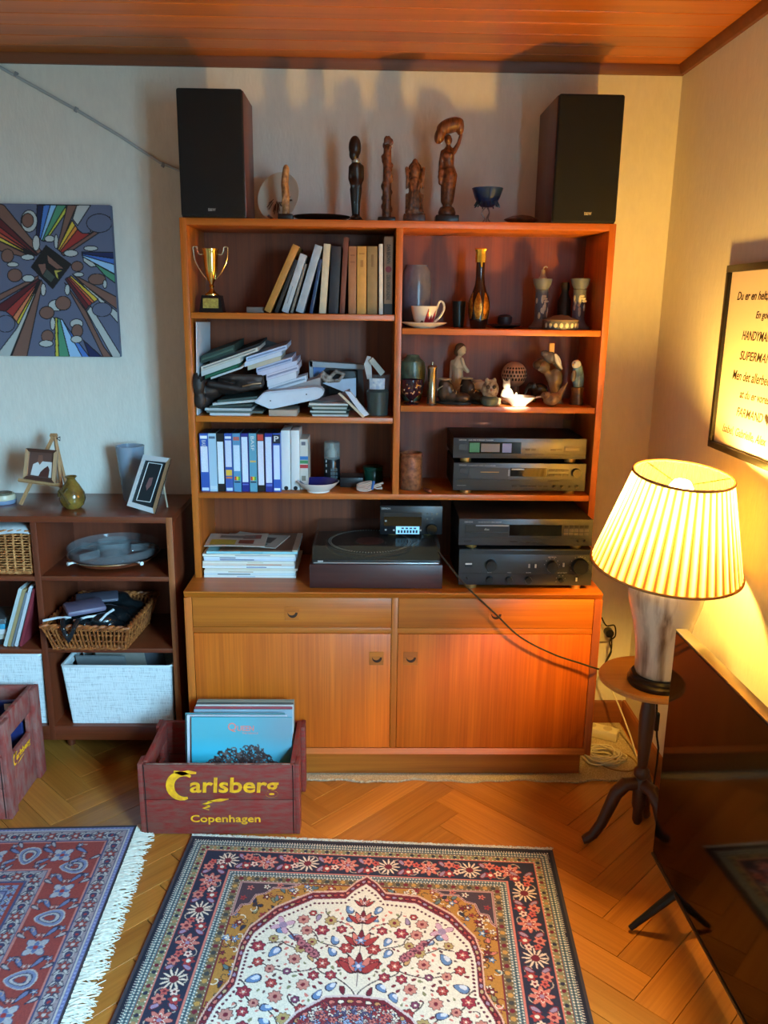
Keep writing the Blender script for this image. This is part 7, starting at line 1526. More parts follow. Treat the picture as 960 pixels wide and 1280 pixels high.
for (nm, lab, x0_, x1_, t, Y, dp, c, cat, e) in (
      ('document_folder', 'dark green ring folder slanting above the black bag', 242, 294, 9.5, 0.040, 0.205, (34, 58, 52), 'folder', (70, 96, 86)),
      ('document_folder', 'black bound report slanting over the cream papers', 262, 325, 3.5, 0.052, 0.195, (30, 30, 32), 'folder', None),
      ('paper_sheaf', 'cream paper sheaf slanting below the green folder', 246, 323, 5.5, 0.038, 0.2, (200, 194, 182), 'paper', (140, 140, 136)),
      ('paper_sheaf', 'pale printed sheet slanting above the green plastic pocket', 250, 301, 6.5, 0.036, 0.18, (188, 196, 194), 'paper', None),
      ('plastic_pocket', 'bright dark green plastic pocket among the papers', 256, 299, 5, 0.034, 0.18, (14, 78, 58), 'folder', (40, 110, 84)),
      ('paper_sheaf', 'thin white sheets lying just above the black bag', 264, 303, 2.5, 0.030, 0.16, (196, 204, 206), 'paper', None)):
    under1.append(layer(g1, nm, lab, x0_, x1_, t, Y, dp, c, cat, e))
g2 = Plane((307, 447), (358.5, 431), 0.064); under2 = []
for (lab, x0_, x1_, t, Y, dp, c, e) in (
      ('bluish white envelope topmost in the slanting envelopes', 307, 358.5, 6, 0.078, 0.15, (186, 198, 222), (130, 146, 180)),
      ('white envelope second in the slanting envelopes', 305, 352, 5.5, 0.074, 0.15, (206, 212, 224), None),
      ('beige edged envelope in the slanting envelopes', 309, 351, 5.5, 0.072, 0.15, (190, 182, 160), None),
      ('pale blue envelope in the middle of the slanting envelopes', 320, 365, 6, 0.070, 0.15, (176, 188, 216), (120, 136, 176)),
      ('lilac white envelope under the pale blue one', 321, 371, 6, 0.068, 0.15, (200, 202, 222), None),
      ('wide lilac envelope with a folded end', 332.5, 373, 7.5, 0.066, 0.13, (204, 202, 218), (160, 160, 184)),
      ('thick white envelope low in the slanting envelopes', 333.5, 370, 8.5, 0.065, 0.13, (208, 214, 224), None),
      ('lowest white envelope of the slanting ones above the padded packet', 335, 383, 8, 0.064, 0.062, (200, 210, 220), (150, 166, 184))):
    under2.append(layer(g2, 'envelope', lab, x0_, x1_, t, Y, dp, c, 'envelope', e))
layer(g2, 'paper_sheaf', 'grey plastic wrapped papers behind the padded packet', 342, 400, 19, 0.064, 0.060, (150, 146, 146), 'paper', None)
def tall(name, label, quad, Y, thick, col):
    """card whose foot stands on the shelf behind the pile"""
    P = [at(x, y, Y=Y) for x, y in quad]; P = P+[Vector((P[-1].x, Y, ZP+0.0004)), Vector((P[0].x, Y, ZP+0.0004))]
    return tag(MB().prism(P, (0, thick, 0)).build(name, pap(col), None, False), label, 'paper', GP)
tall('brochure', 'dark grey brochure corner sticking up behind the envelopes', [(327, 434), (334, 425), (352, 431)], 0.255, 0.004, (66, 62, 62))
tall('brochure', 'grey brochure corner poking out beside the envelopes', [(355, 447), (363, 444.5), (372, 451)], 0.248, 0.003, (146, 150, 156))
# sheets lying under the bag, the upper ones fanned out
low = []
def flat(label, x0_, x1_, z0_, t, col, slope=0.0, Y=0.02, depth=0.2, name='paper_sheaf'):
    xa, xb = max(at(x0_, 508, Y=Y).x, 0.031), at(x1_, 508, Y=Y).x; th = thing(name, label, 'paper', (xa, Y, z0_), GP)
    MB().prism([(xa, Y, z0_), (xb, Y, z0_+slope*(xb-xa)), (xb, Y+depth, z0_+slope*(xb-xa)), (xa, Y+depth, z0_)], (0, 0, t)).build('sheets', pap(col), th, False)
    low.append((xa, xb, z0_+t, slope)); return z0_+t
def rest_on(x0_): return max(zt0+sl_*max(max(at(x0_, 508, Y=0.02).x, 0.031)-a_, 0) for a_, b_, zt0, sl_ in low)+0.0003
z_ = ZP+0.0004
z_ = flat('white sheets flat on the shelf under the bag', 262, 312, z_, 0.008, (196, 204, 206))+0.0003
z_ = flat('grey green sheets flat under the bag', 258, 328, z_, 0.007, (86, 98, 94))+0.0003
z_ = flat('pale sheets in the pile under the bag', 256, 314, z_, 0.008, (170, 182, 184))+0.0003
z_ = flat('dark green magazine slanting under the bag', 262, 315, rest_on(262), 0.0075, (48, 64, 60), 0.05)+0.0003
z_ = flat('pale magazine slanting up under the bag', 266, 320, rest_on(266), 0.0075, (176, 188, 188), 0.09)+0.0006
z_ = flat('dark green sheets just below the bag', 272, 322, rest_on(272), 0.0075, (60, 78, 74), 0.11)
# black bag, squeezed between what lies under and over it
def bp2(px, py, dy=0.0): q = at(px, py, Y=0.05+dy); return (q.x, q.y, q.z)
xbag = at(331, 480, Y=0.05).x
def squeeze(p):
    p.x = min(max(p.x, 0.0325 if p.y > 0.016 else 0.0222), xbag)
    hi, lo_ = 9.0, ZP+0.0004
    for (a_, b_, d_) in under1:
        if a_-0.006 < p.x < b_+0.006: hi = min(hi, g1.z(p.x, p.y)-d_-0.0004)
    if p.y > 0.05:
        for (a_, b_, d_) in under2:
            if a_-0.006 < p.x < b_+0.006: hi = min(hi, g2.z(p.x, p.y)-d_-0.0004)
    for (a_, b_, zt0, sl_) in low:
        if a_-0.006 < p.x < b_+0.006: lo_ = max(lo_, zt0+sl_*(min(max(p.x, a_), b_)-a_)+0.0005)
    if hi < lo_+0.001: p.z = (hi+lo_)/2
    else: p.z = min(max(p.z, lo_), hi)
    return p
bg = thing('black_bag', 'crumpled black fabric bag squeezed between the papers', 'bag', (0.07, 0.06, ZP))
blob('bag', [('b', bp2(262, 486, .02), (0.045, 0.05, 0.036)), ('b', bp2(285, 482, .02), (0.055, 0.05, 0.030)), ('b', bp2(312, 478, .01), (0.050, 0.045, 0.026)), ('b', bp2(252, 478, .01), (0.026, 0.04, 0.030)), ('b', bp2(256, 500, .01), (0.026, 0.035, 0.030)), ('b', bp2(247, 480, -.045), (0.024, 0.018, 0.036)), ('b', bp2(250, 500, -.042), (0.020, 0.014, 0.030)), ('t', [bp2(256, 466, 0), bp2(290, 472, -.025), bp2(326, 473, -.01)], [0.010, 0.012, 0.012]), ('t', [bp2(262, 480, -.03), bp2(300, 486, -.02), bp2(326, 482, -.02)], [0.010, 0.012, 0.010])], mat('bag_black', (34, 28, 26), 0.55, var=0.3, vscale=30, bump=0.8, bscale=60), bg, 0.004, 3, None, squeeze)
MB().tube([bp2(303, 483, -.037), bp2(316, 480, -.037), bp2(326, 479, -.028)], 0.0028, 6).build('zip', mat('zip_bronze', (120, 86, 54), 0.4, metal=0.4), bg)
rp = random.Random(3)
# padded packet
pk = thing('padded_packet', 'large white padded envelope lying across the paper pile', 'packet', (0.42, 0.02, ZP+0.03))
q = [(317, 503), (330, 490.5), (396, 484), (404, 487), (405, 493), (398, 499), (338, 512)]
g = MB(); pp_ = [at(x, y, Y=0.012) for x, y in q]; g.prism(pp_, (0, 0.048, 0.004)); bmesh.ops.bevel(g.bm, geom=g.bm.edges[:], offset=0.004, segments=2, affect='EDGES'); g.build('packet', mat('packet_white', (196, 208, 220), 0.6, var=0.08, vscale=20, bump=0.3, bscale=40), pk)
for x, y in ((338, 501), (383, 493)): MB().ball(at(x, y, Y=0.0115), (0.0022, 0.001, 0.0022), None, 8, 6).build('rivet', mat('rivet_dark', (40, 40, 44), 0.5), pk)
a = span(336, 371, 512.6, 521.5, 0.02); tag(MB().box(a[0], a[1], 0.02, 0.15, ZP+0.0004, a[3], 0.001).build('paper_box', pap((176, 156, 138))), 'beige card box under the padded packet', 'box')
# pale blue letter tray standing on edge
tr_ = thing('letter_tray', 'pale blue plastic letter tray standing on its side', 'tray', (0.5, 0.18, ZP))
def trp(x, y, dy=0): return at(x, y, Y=0.20+dy)
def bar(nm, A, B_, r, c): MB().tube([trp(*A, -0.05), trp(*B_, -0.05)], r, 8, flat=1.0).build(nm, mat('tray_blue'+str(c), c, 0.4), tr_)
MB().prism([trp(389, 452, .0), trp(453, 456, .0), trp(456, 512, .0), trp(392, 512, .0)], (0, 0.004, 0)).build('tray_base', mat('tray_grey', (96, 88, 88), 0.5), tr_, False)
MB().prism([trp(388, 450), trp(455, 454.5), trp(455, 460), trp(389, 457)], (0, -0.06, 0)).build('tray_rim', mat('tray_bluegrey', (150, 160, 168), 0.4), tr_, False)
MB().prism([trp(388, 450), trp(392, 450), trp(394, 511), trp(390, 511)], (0, -0.06, 0)).build('tray_rim', mat('tray_bluegrey', (150, 160, 168)), tr_, False)
MB().prism([trp(391, 457.5), trp(408, 459), trp(398, 470), trp(392, 472)], (0, -0.02, 0)).build('tray_corner', mat('tray_blue', (96, 130, 190), 0.4), tr_, False)
# things in front of the tray
a = span(411, 447, 463.5, 473, 0.16); tag(MB().box(a[0], a[1], 0.16, 0.19, ZP+0.004, a[3], 0.002).build('black_case', mat('box_black', (26, 27, 30))), 'black case standing in front of the blue letter tray', 'case')
a = span(396, 429, 464, 478, 0.135); tag(blob('cable_knot', [('t', [at(x, y, Y=0.135) for x, y in ((396, 474), (404, 466), (412, 472), (420, 464), (430, 468), (424, 476), (410, 477), (400, 470))], [0.008]*8)], mat('knot_brown', (84, 62, 48), 0.6, rgb2=(170, 160, 150), vscale=60), None, 0.003, 2), 'brown and white knot of cords before the letter tray', 'cord')
card('greeting_card', 'pale blue card standing before the letter tray', [(403, 479), (421, 474.5), (445, 472.5), (445, 496), (403, 498)], 0.129, 0.002, (186, 204, 224))
zl = ZP+0.0004
for k, c in enumerate(((196, 204, 200), (70, 84, 76), (186, 196, 192), (60, 76, 70), (176, 186, 180), (80, 92, 84), (206, 210, 206))):
    lab = ['white sheet at the bottom of the flat stack by the clear bin', 'dark green leaflet second in the flat stack', 'pale leaflet third in the flat stack', 'dark leaflet fourth in the flat stack', 'pale leaflet fifth in the flat stack', 'grey green leaflet sixth in the flat stack', 'white sheet on top of the flat stack by the clear bin'][k]
    zl = flat(lab, 392-rp.uniform(0, 7), 432+rp.uniform(0, 6), zl, 0.0056, c, 0.0, 0.026, 0.14, 'leaflet')+0.0003
# crumpled sheet resting on that stack, its far edge curled up
cs = thing('paper_sheaf', 'grey crumpled sheet over the flat green edged stack', 'paper', (at(405, 500, Y=0.066).x, 0.066, zl), GP)
xa, xb = at(388, 500, Y=0.066).x, at(437, 500, Y=0.066).x
MB().grid(lambda u, v: (xa+(xb-xa)*u, 0.066+0.055*v, zl+0.002+0.024*u*u*v+0.010*u*v+0.0015*(1+math.sin(u*11+v*3))), 16, 8).build('sheets', pap((132, 124, 124)), cs, True, 0.0012)
card('folded_card', 'white folded card leaning steeply before the clear bin', [(431, 489), (438, 490), (461, 518.5), (454, 521)], 0.014, 0.03, (196, 208, 222))
card('folded_card', 'cream card edge leaning steeply beside the white folded card', [(422.5, 492), (425, 491), (456, 521), (454, 523)], 0.010, 0.012, (196, 182, 156))
# clear tub
f = foot(472, 0.06, ZP, 500); th = thing('clear_tub', 'clear plastic tub with dark green contents at the divider', 'tub', f); Ht = Z(467.5, 0.06)-ZP
MB().lathe([(0, 0.0005), (0.035, 0.0005), (0.0425, Ht-0.006), (0.0445, Ht-0.006), (0.0445, Ht), (0.0405, Ht), (0.0335, 0.003), (0, 0.003)], f, 32).build('tub', mat('clear_plastic', (196, 204, 204), 0.15, alpha=0.035), th)
MB().lathe([(0, 0.004), (0.0325, 0.004), (0.0365, Ht*0.58), (0.030, Ht*0.64), (0, Ht*0.62)], f, 24).build('contents', mat('tub_green', (30, 44, 24), 0.35, rgb2=(16, 16, 14), vscale=60), th)
g = MB(); g.grid(lambda u, v: (f.x+(0.0400+0.0015*v)*math.cos(-2.3+1.3*u), f.y+(0.0400+0.0015*v)*math.sin(-2.3+1.3*u), ZP+Ht*(0.66+0.26*v)), 10, 2).build('label', mat('tub_label', (150, 170, 196), 0.5, rgb2=(206, 212, 216), vscale=90), th)
card('cassette_case', 'white cassette case poking slanted out of the clear tub', [(461, 451), (466, 447), (481, 465), (476, 470)], 0.05, 0.03, (176, 176, 166), (0, 0, 0, 0), 'case', None)
card('folded_note', 'white folded note standing in the clear tub', [(455, 456), (459, 445), (464, 446), (465, 474), (459, 474)], 0.065, 0.006, (200, 200, 196), (0, 0, 0, 0, 0), 'paper', None)

# ================================================================== low bookcase: top
m_easel = wood('easel_pine', (164, 120, 78), (198, 152, 104), 'z', 0.6)
es = thing('table_easel', 'small wooden easel on the low bookcase', 'easel', (-0.46, 0.16, LT)); YE = 0.14
def ep(x, y, dy=0.0): return at(x, y, Y=YE+dy)
def stick(A, B_, w=0.0065, nm='leg'):
    a, b = Vector(A), Vector(B_); MB().tube([a, b], w, 4).build(nm, m_easel, es, False)
stick(ep(67, 545, .03), Vector((ep(31, 621).x, 0.10, LT+0.005))); stick(ep(69, 546, .03), Vector((ep(84, 620).x, 0.10, LT+0.005)))
stick(ep(68, 545, .035), Vector((ep(70, 620).x, 0.255, LT+0.005))); stick(ep(63, 544.5, .03), ep(71.5, 544.5, .03), 0.008, 'top_block')
stick(ep(23, 600, -.03), ep(78, 607, -.03), 0.0065, 'ledge')
MB().tube([ep(71, 548, .02), ep(75, 546, .01), ep(75, 551, .01), ep(71, 548, .02)], 0.0016, 6).build('wing_nut', mat('nut_black', (24, 24, 26), 0.4), es)
pf = thing('small_picture', 'small framed photo of a person in white standing on the easel', 'picture', (-0.47, 0.11, 1.0))
def fq(x, y, dy=0.0): return at(x, y, Y=YE-0.03+dy)
# tilted frame: four corners in the picture
FC = [fq(34, 560, .012), fq(73, 563, .012), fq(70, 604, -.005), fq(30, 598, -.005)]
def frame_bars(parent, C, w, d, mats, nrm):
    n = len(C)
    c = sum(C, Vector())/4
    for i in range(4):
        a, b = C[i], C[(i+1) % 4]; ai = a+(c-a).normalized()*w*1.41; bi = b+(c-b).normalized()*w*1.41
        MB().prism([a, b, bi, ai], nrm*d).build('frame_bar', mats[i % len(mats)], parent, False)
nrm = (FC[1]-FC[0]).cross(FC[3]-FC[0]).normalized(); nrm = nrm if nrm.y < 0 else -nrm
m_frd = mat('frame_umber', (70, 42, 32), 0.4); m_frl = mat('frame_light', (176, 142, 106), 0.4)
frame_bars(pf, FC, 0.011, 0.012, [m_frd, m_frl, m_frd, m_frl], nrm)
MB().prism([FC[0]+nrm*0.002, FC[1]+nrm*0.002, FC[2]+nrm*0.002, FC[3]+nrm*0.002], -nrm*0.004).build('photo', mat('photo_brown', (92, 64, 56), 0.3), pf, False)
def onq(u, v, off=0.003): return FC[0]+(FC[1]-FC[0])*u+(FC[3]-FC[0])*v+(FC[2]-FC[1]-FC[3]+FC[0])*u*v+nrm*off
def patch(parent, pts, m, off=0.003, fn=None): MB().prism([(fn or onq)(u, v, off) for u, v in pts], nrm*0.0004).build('print', m, parent, False)
patch(pf, [(.2, .85), (.25, .5), (.45, .38), (.85, .38), (.86, .86)], mat('print_white', (196, 196, 192), 0.4))
patch(pf, [(.40, .2), (.52, .18), (.55, .36), (.46, .5), (.38, .38)], mat('print_tan', (120, 78, 62), 0.4), 0.0036); patch(pf, [(.6, .6), (.72, .5), (.78, .62), (.76, .86), (.45, .86), (.5, .72)], mat('print_umber', (74, 40, 34), 0.4), 0.0036)
f = at(87, 638, Z=LT); th = thing('bottle_vase', 'olive green glazed pear shaped bottle vase with a lizard relief', 'vase', (f.x, f.y+0.03, LT)); f = Vector((f.x, f.y+0.035, LT)); Hv = at(87, 595, Y=f.y).z-LT
m_olv = mat('olive_glaze', (134, 108, 46), 0.18, rgb2=(84, 62, 28), vscale=30, coat=0.4)
MB().lathe([(0, 0.0005), (0.024, 0.0005), (0.036, 0.012), (0.043, Hv*0.30), (0.040, Hv*0.48), (0.026, Hv*0.72), (0.015, Hv*0.87), (0.013, Hv*0.92), (0.020, Hv*0.985), (0.019, Hv), (0.011, Hv*0.94), (0, Hv*0.9)], f, 40).build('bottle', m_olv, th)
MB().tube(spline([f+Vector((-0.036, -0.022, 0.045)), f+Vector((-0.030, -0.030, 0.065)), f+Vector((-0.016, -0.037, 0.055)), f+Vector((-0.006, -0.040, 0.038)), f+Vector((0.004, -0.041, 0.02))], 5), 0.005, 7).tube([f+Vector((-0.016, -0.037, 0.055)), f+Vector((-0.002, -0.034, 0.075))], 0.003, 6).build('lizard', mat('lizard_brown', (84, 66, 36), 0.25), th)
f = foot(165.5, 0.20, LT, 610); Hg = Z(560, 0.20)-LT; th = tag(MB().lathe([(0, 0.0005), (0.030, 0.0005), (0.033, 0.006), (0.0405, Hg*0.5), (0.049, Hg), (0.0465, Hg), (0.038, Hg*0.5), (0.030, 0.012), (0, 0.012)], f, 32).build('glass_vase', mat('pale_blue_glass', (150, 172, 192), 0.12, alpha=0.6, spec=0.8)), 'pale blue flared glass vase behind the silver photo frame', 'vase')
sf = thing('silver_frame', 'tilted silver photo frame with a dark picture on the low bookcase', 'picture', (-0.09, 0.02, LT))
SF = [at(181, 569, Y=0.075), at(214, 573.5, Y=0.055), at(194, 642.5, Y=0.0), at(160.5, 632.5, Y=0.025)]
dzf = LT+0.0008-min(p.z for p in SF); SF = [p+Vector((0, 0, dzf)) for p in SF]; SF[3].z = max(SF[3].z, LT+0.001)
nrm = (SF[1]-SF[0]).cross(SF[3]-SF[0]).normalized(); nrm = nrm if nrm.y < 0 else -nrm
m_sil = mat('frame_silver', (206, 212, 214), 0.35, metal=0.25); frame_bars(sf, SF, 0.013, 0.012, [m_sil, mat('frame_gilt', (190, 160, 122), 0.3, metal=0.6), m_sil, m_sil], nrm)
MB().prism([p+nrm*0.003 for p in SF], -nrm*0.006).build('photo', mat('photo_dark', (34, 42, 46), 0.25), sf, False)
def onS(u, v, off): return SF[0]+(SF[1]-SF[0])*u+(SF[3]-SF[0])*v+nrm*off
inn = [onS(.24, .13, .0034), onS(.76, .13, .0034), onS(.76, .87, .0034), onS(.24, .87, .0034)]
for i in range(4): MB().tube([inn[i], inn[(i+1) % 4]], 0.0014, 4).build('mount_line', mat('mount_white', (206, 214, 214), 0.5), sf, False)
patch(sf, [(.45, .42), (.58, .40), (.60, .55), (.5, .66), (.42, .58)], mat('print_rose', (112, 84, 84), 0.4), 0.0036, onS)
MB().tube([SF[1]*0.5+SF[2]*0.5-nrm*0.004, Vector((SF[2].x+0.02, SF[2].y+0.085, LT+0.004))], 0.003, 6).build('strut', mat('strut_pale', (190, 176, 150), 0.5), sf)
f = at(1, 633, Z=LT); th = thing('trinket_box', 'cream and blue layered trinket box at the end of the low bookcase', 'box', (f.x, f.y+0.05, LT))
MB().lathe([(0, 0.0005), (0.04, 0.0005), (0.043, 0.006), (0.043, 0.014), (0, 0.014)], (f.x-0.012, f.y+0.05, LT), 28).build('lower_dish', mat('trinket_blue', (120, 136, 160), 0.3), th)
MB().lathe([(0, 0.0142), (0.040, 0.0142), (0.042, 0.02), (0.038, 0.032), (0, 0.032)], (f.x-0.012, f.y+0.05, LT), 28).build('upper_dish', mat('trinket_cream', (196, 186, 158), 0.35), th)
MB().lathe([(0, 0.0322), (0.030, 0.0322), (0.030, 0.037), (0, 0.04)], (f.x-0.012, f.y+0.05, LT), 28).build('lid', mat('trinket_olive', (88, 84, 62), 0.4), th)

# ================================================================== low bookcase: compartments
# glass turntable dish
YG = min(at(140, 717, Z=zsA).y+0.155, YB-0.012-0.160); f = Vector((at(143, 695, Y=YG).x, YG, zsA)); RG = 0.150
th = thing('relish_dish', 'large round cut glass relish dish on a wooden turning base', 'dish', f)
MB().lathe([(0, 0.0005), (0.055, 0.0005), (0.055, 0.010), (0.13, 0.014), (0.135, 0.024), (0, 0.024)], f, 48).build('turning_base', m_dkz, th)
m_cut = mat('cut_glass', (214, 226, 230), 0.06, alpha=0.07, spec=0.9, coat=0.6)
MB().lathe([(0, 0.0245), (0.138, 0.0245), (RG, 0.040), (RG+0.004, 0.062), (RG, 0.064), (RG-0.006, 0.058), (0.134, 0.032), (0, 0.031)], f, 96, None, 1, 1, (48, 0.006)).build('tray', m_cut, th)
MB().lathe([(0.050, 0.0315), (0.058, 0.034), (0.056, 0.076), (0.052, 0.076), (0.047, 0.037), (0.050, 0.0315)], f, 48, None, 1, 1, (24, 0.012)).build('inner_bowl', m_cut, th)
for k in range(5):
    a = 2*PI*k/5+0.3; MB().obox((f.x+0.096*math.cos(a), f.y+0.096*math.sin(a), f.z+0.045), 0.078, 0.004, 0.026, rz(a), 0.001).build('partition', m_cut, th)
rimr = MB().tube([(f.x+(RG+0.003)*math.cos(2*PI*k/64), f.y+(RG+0.003)*math.sin(2*PI*k/64), f.z+0.033) for k in range(64)], 0.0035, 6, closed=True).build('metal_band', mat('chrome_band', (190, 194, 196), 0.15, metal=1.0), th)
for px, py in ((103, 714), (190, 707)):
    a = math.atan2(-0.9, (px-143)/48); p = Vector((f.x+(RG+0.002)*math.cos(a), f.y+(RG+0.002)*math.sin(a), f.z+0.030)); d = Vector((math.cos(a), math.sin(a), 0))
    MB().tube([p, p+d*0.012, p+d*0.020], [0.004, 0.0045, 0.007], 10).build('knob', mat('knob_white', (226, 228, 226), 0.25), th)
# wicker baskets
m_wick = mat('wicker', (178, 104, 50), 0.5, rgb2=(116, 58, 24), vscale=70); m_wick2 = mat('wicker_light', (208, 144, 86), 0.5, rgb2=(154, 94, 48), vscale=60)
def wicker(th, bot, top, nst, m, rows, rim_r=0.0085):
    """bot/top: four corners (Vector) in order; stakes up the walls with woven rows between and a twisted rim"""
    st_, wv = MB(), MB()
    for s in range(4):
        b0, b1, t0, t1 = bot[s], bot[(s+1) % 4], top[s], top[(s+1) % 4]
        n_ = nst if s % 2 == 0 else int(nst*0.9); nrm_ = (b1-b0).cross(t0-b0).normalized()
        for k in range(n_+1):
            u = k/n_; a, b = b0.lerp(b1, u), t0.lerp(t1, u); st_.tube([a, a.lerp(b, .5)+nrm_*0.003*(1 if k % 2 else -1), b], 0.0034, 5)
        for r in range(rows):
            v = (r+0.5)/rows; pts = []
            for k in range(n_*2+1):
                u = k/(n_*2); p = b0.lerp(b1, u).lerp(t0.lerp(t1, u), v); pts.append(p+nrm_*0.0036*math.cos(PI*(k+r)))
            wv.tube(pts, 0.0022, 5)
    o = st_.build('stakes', m, th); o['kind'] = 'stuff'; o = wv.build('weave', m, th); o['kind'] = 'stuff'
    fl_ = MB(); fl_.prism([p+Vector((0, 0, 0.002)) for p in bot], (0, 0, 0.006)).build('basket_floor', m, th, False)
    for nm, ring_, rr in (('rim', top, rim_r), ('base_rim', bot, rim_r*0.7)):
        for ph in (0, PI):
            pts = []; 
            for s in range(4):
                a, b = ring_[s], ring_[(s+1) % 4]; L = (b-a).length; n_ = max(8, int(L/0.009))
                for k in range(n_):
                    t_ = k/n_; q = a.lerp(b, t_); w = (s*40+k)*1.1+ph; pts.append(q+Vector((0, 0, rr*0.55*math.sin(w)))+((b-a).cross(Vector((0, 0, 1))).normalized())*rr*0.55*math.cos(w))
            o = MB().tube(pts, rr*0.62, 6, closed=True).build(nm, m, th)
wb = thing('wicker_basket', 'brown wicker basket full of black bags jutting out of the shelf', 'basket', (-0.35, 0.0, zsB))
yF = -0.095; zF = at(100, 783, Y=yF).z; b0 = at(68, 814, Y=yF+0.04); b1 = at(157, 816, Y=yF+0.04)
t0, t1 = at(46, 783, Y=yF), at(159, 786, Y=yF); 
yBk = 0.245; t2, t3 = at(198, 744, Y=yBk-0.02), at(100, 733, Y=yBk-0.02)
zr_ = (t0.z+t1.z)/2; t2.z = t3.z = max(min(t2.z, zsA-0.02), zr_+0.004); t2.x = min(t2.x, LX1-0.030)
xn = lv+0.0225; w_ = (LY0-yF)/(t3.y-yF); t0.x = max(t0.x, (xn-t3.x*w_)/(1-w_)); bz = zsB+0.0072; bot = [Vector((b0.x, yF+0.04, bz)), Vector((b1.x, yF+0.04, bz)), Vector((t2.x-0.03, yBk-0.05, bz)), Vector((t3.x+0.02, yBk-0.05, bz))]
wicker(wb, bot, [t0, t1, t2, t3], 20, m_wick, 4)
bgx = thing('plastic_bag', 'crumpled shiny black plastic bag filling the wicker basket', 'bag', (-0.32, 0.06, zsB+0.02)); rbk = random.Random(6)
ctr = (t0+t1+t2+t3)/4
TOP = [t0, t1, t2, t3]
def inq(C, u, v): return C[0].lerp(C[1], u).lerp(C[3].lerp(C[2], u), v)
P = []
for k in range(26):
    q = inq(TOP, rbk.uniform(0.2, 0.82), rbk.uniform(0.14, 0.86)); P.append(('b', (q.x, q.y, q.z-0.008+rbk.uniform(-0.012, 0.018)), (rbk.uniform(0.03, 0.045), rbk.uniform(0.03, 0.045), rbk.uniform(0.016, 0.026)), rz(rbk.uniform(0, 3))))
for u in (0.25, 0.5, 0.75):
    for v in (0.2, 0.4, 0.6, 0.8): q = inq(TOP, u, v); P.append(('b', (q.x, q.y, q.z-0.024), (0.042, 0.042, 0.024)))
P += [('t', [(t0.x+0.065, yF+0.04, zr_+0.006), (t0.x+0.070, yF+0.004, zr_+0.021), (t0.x+0.078, yF-0.020, zr_+0.004), (t0.x+0.092, yF-0.020, zr_-0.045)], [0.014, 0.010, 0.009, 0.004]), ('t', [(t0.x+0.120, yF+0.04, zr_+0.006), (t0.x+0.118, yF+0.004, zr_+0.021), (t0.x+0.112, yF-0.020, zr_+0.004), (t0.x+0.096, yF-0.020, zr_-0.040)], [0.014, 0.010, 0.009, 0.004])]
def contain(p):
    """the bag takes the shape of the basket walls it presses against"""
    if p.y < yF+0.013 and (p.z > zr_+0.009 or p.y < yF-0.010): return p
    for _ in range(2):
        s_ = min(max((p.z-bz)/(zr_-bz), 0.0), 1.0); C = [b_.lerp(t_, s_) for b_, t_ in zip(bot, TOP)]
        for i in range(4):
            a_, b_ = C[i], C[(i+1) % 4]; e_ = Vector((b_.x-a_.x, b_.y-a_.y, 0)).normalized(); n_ = Vector((-e_.y, e_.x, 0)); d_ = (p-a_).dot(n_)
            if d_ < 0.0125: p += n_*(0.0125-d_)
    p.z = max(p.z, bz+0.009); return p
m_bagp = mat('bag_plastic', (22, 26, 28), 0.22, bump=1.0, bscale=70, coat=0.3); blob('film', P, m_bagp, bgx, 0.005, 2, None, contain)
tag(MB().obox((t0.x+0.115, yF+0.085, zr_+0.040), 0.125, 0.085, 0.020, rz(0.55) @ rx(0.10), 0.008).build('soft_pouch', mat('pouch_lilac', (104, 98, 122), 0.45, var=0.15, vscale=20)), 'greyish lilac soft pouch lying on the black bags', 'pouch')
tag(MB().obox((t0.x+0.125, yF+0.185, zr_+0.037), 0.14, 0.07, 0.012, rz(0.3) @ rx(0.12), 0.005).build('soft_pouch', mat('pouch_grey', (88, 86, 100), 0.5, var=0.15, vscale=20)), 'darker grey soft pouch behind the lilac one', 'pouch')
for k, (A, B_, lab) in enumerate((((54, 778), (90, 784), 'short white strap along the basket rim'), ((92, 781), (128, 783), 'white strap crossing under the lilac pouch'), ((125, 776), (142, 762), 'white buckled strap on the black bag'))):
    p, q = at(*A, Y=yF+0.02), at(*B_, Y=yF+0.035+0.02*k); p.z = max(p.z, zr_+0.015); q.z = max(q.z, zr_+0.022)
    tag(MB().tube([p, (p+q)/2+Vector((0, 0, 0.004)), q], 0.0042, 6).build('white_strap', mat('strap_white', (200, 208, 212), 0.35)), lab, 'strap', 'straps on the basket')
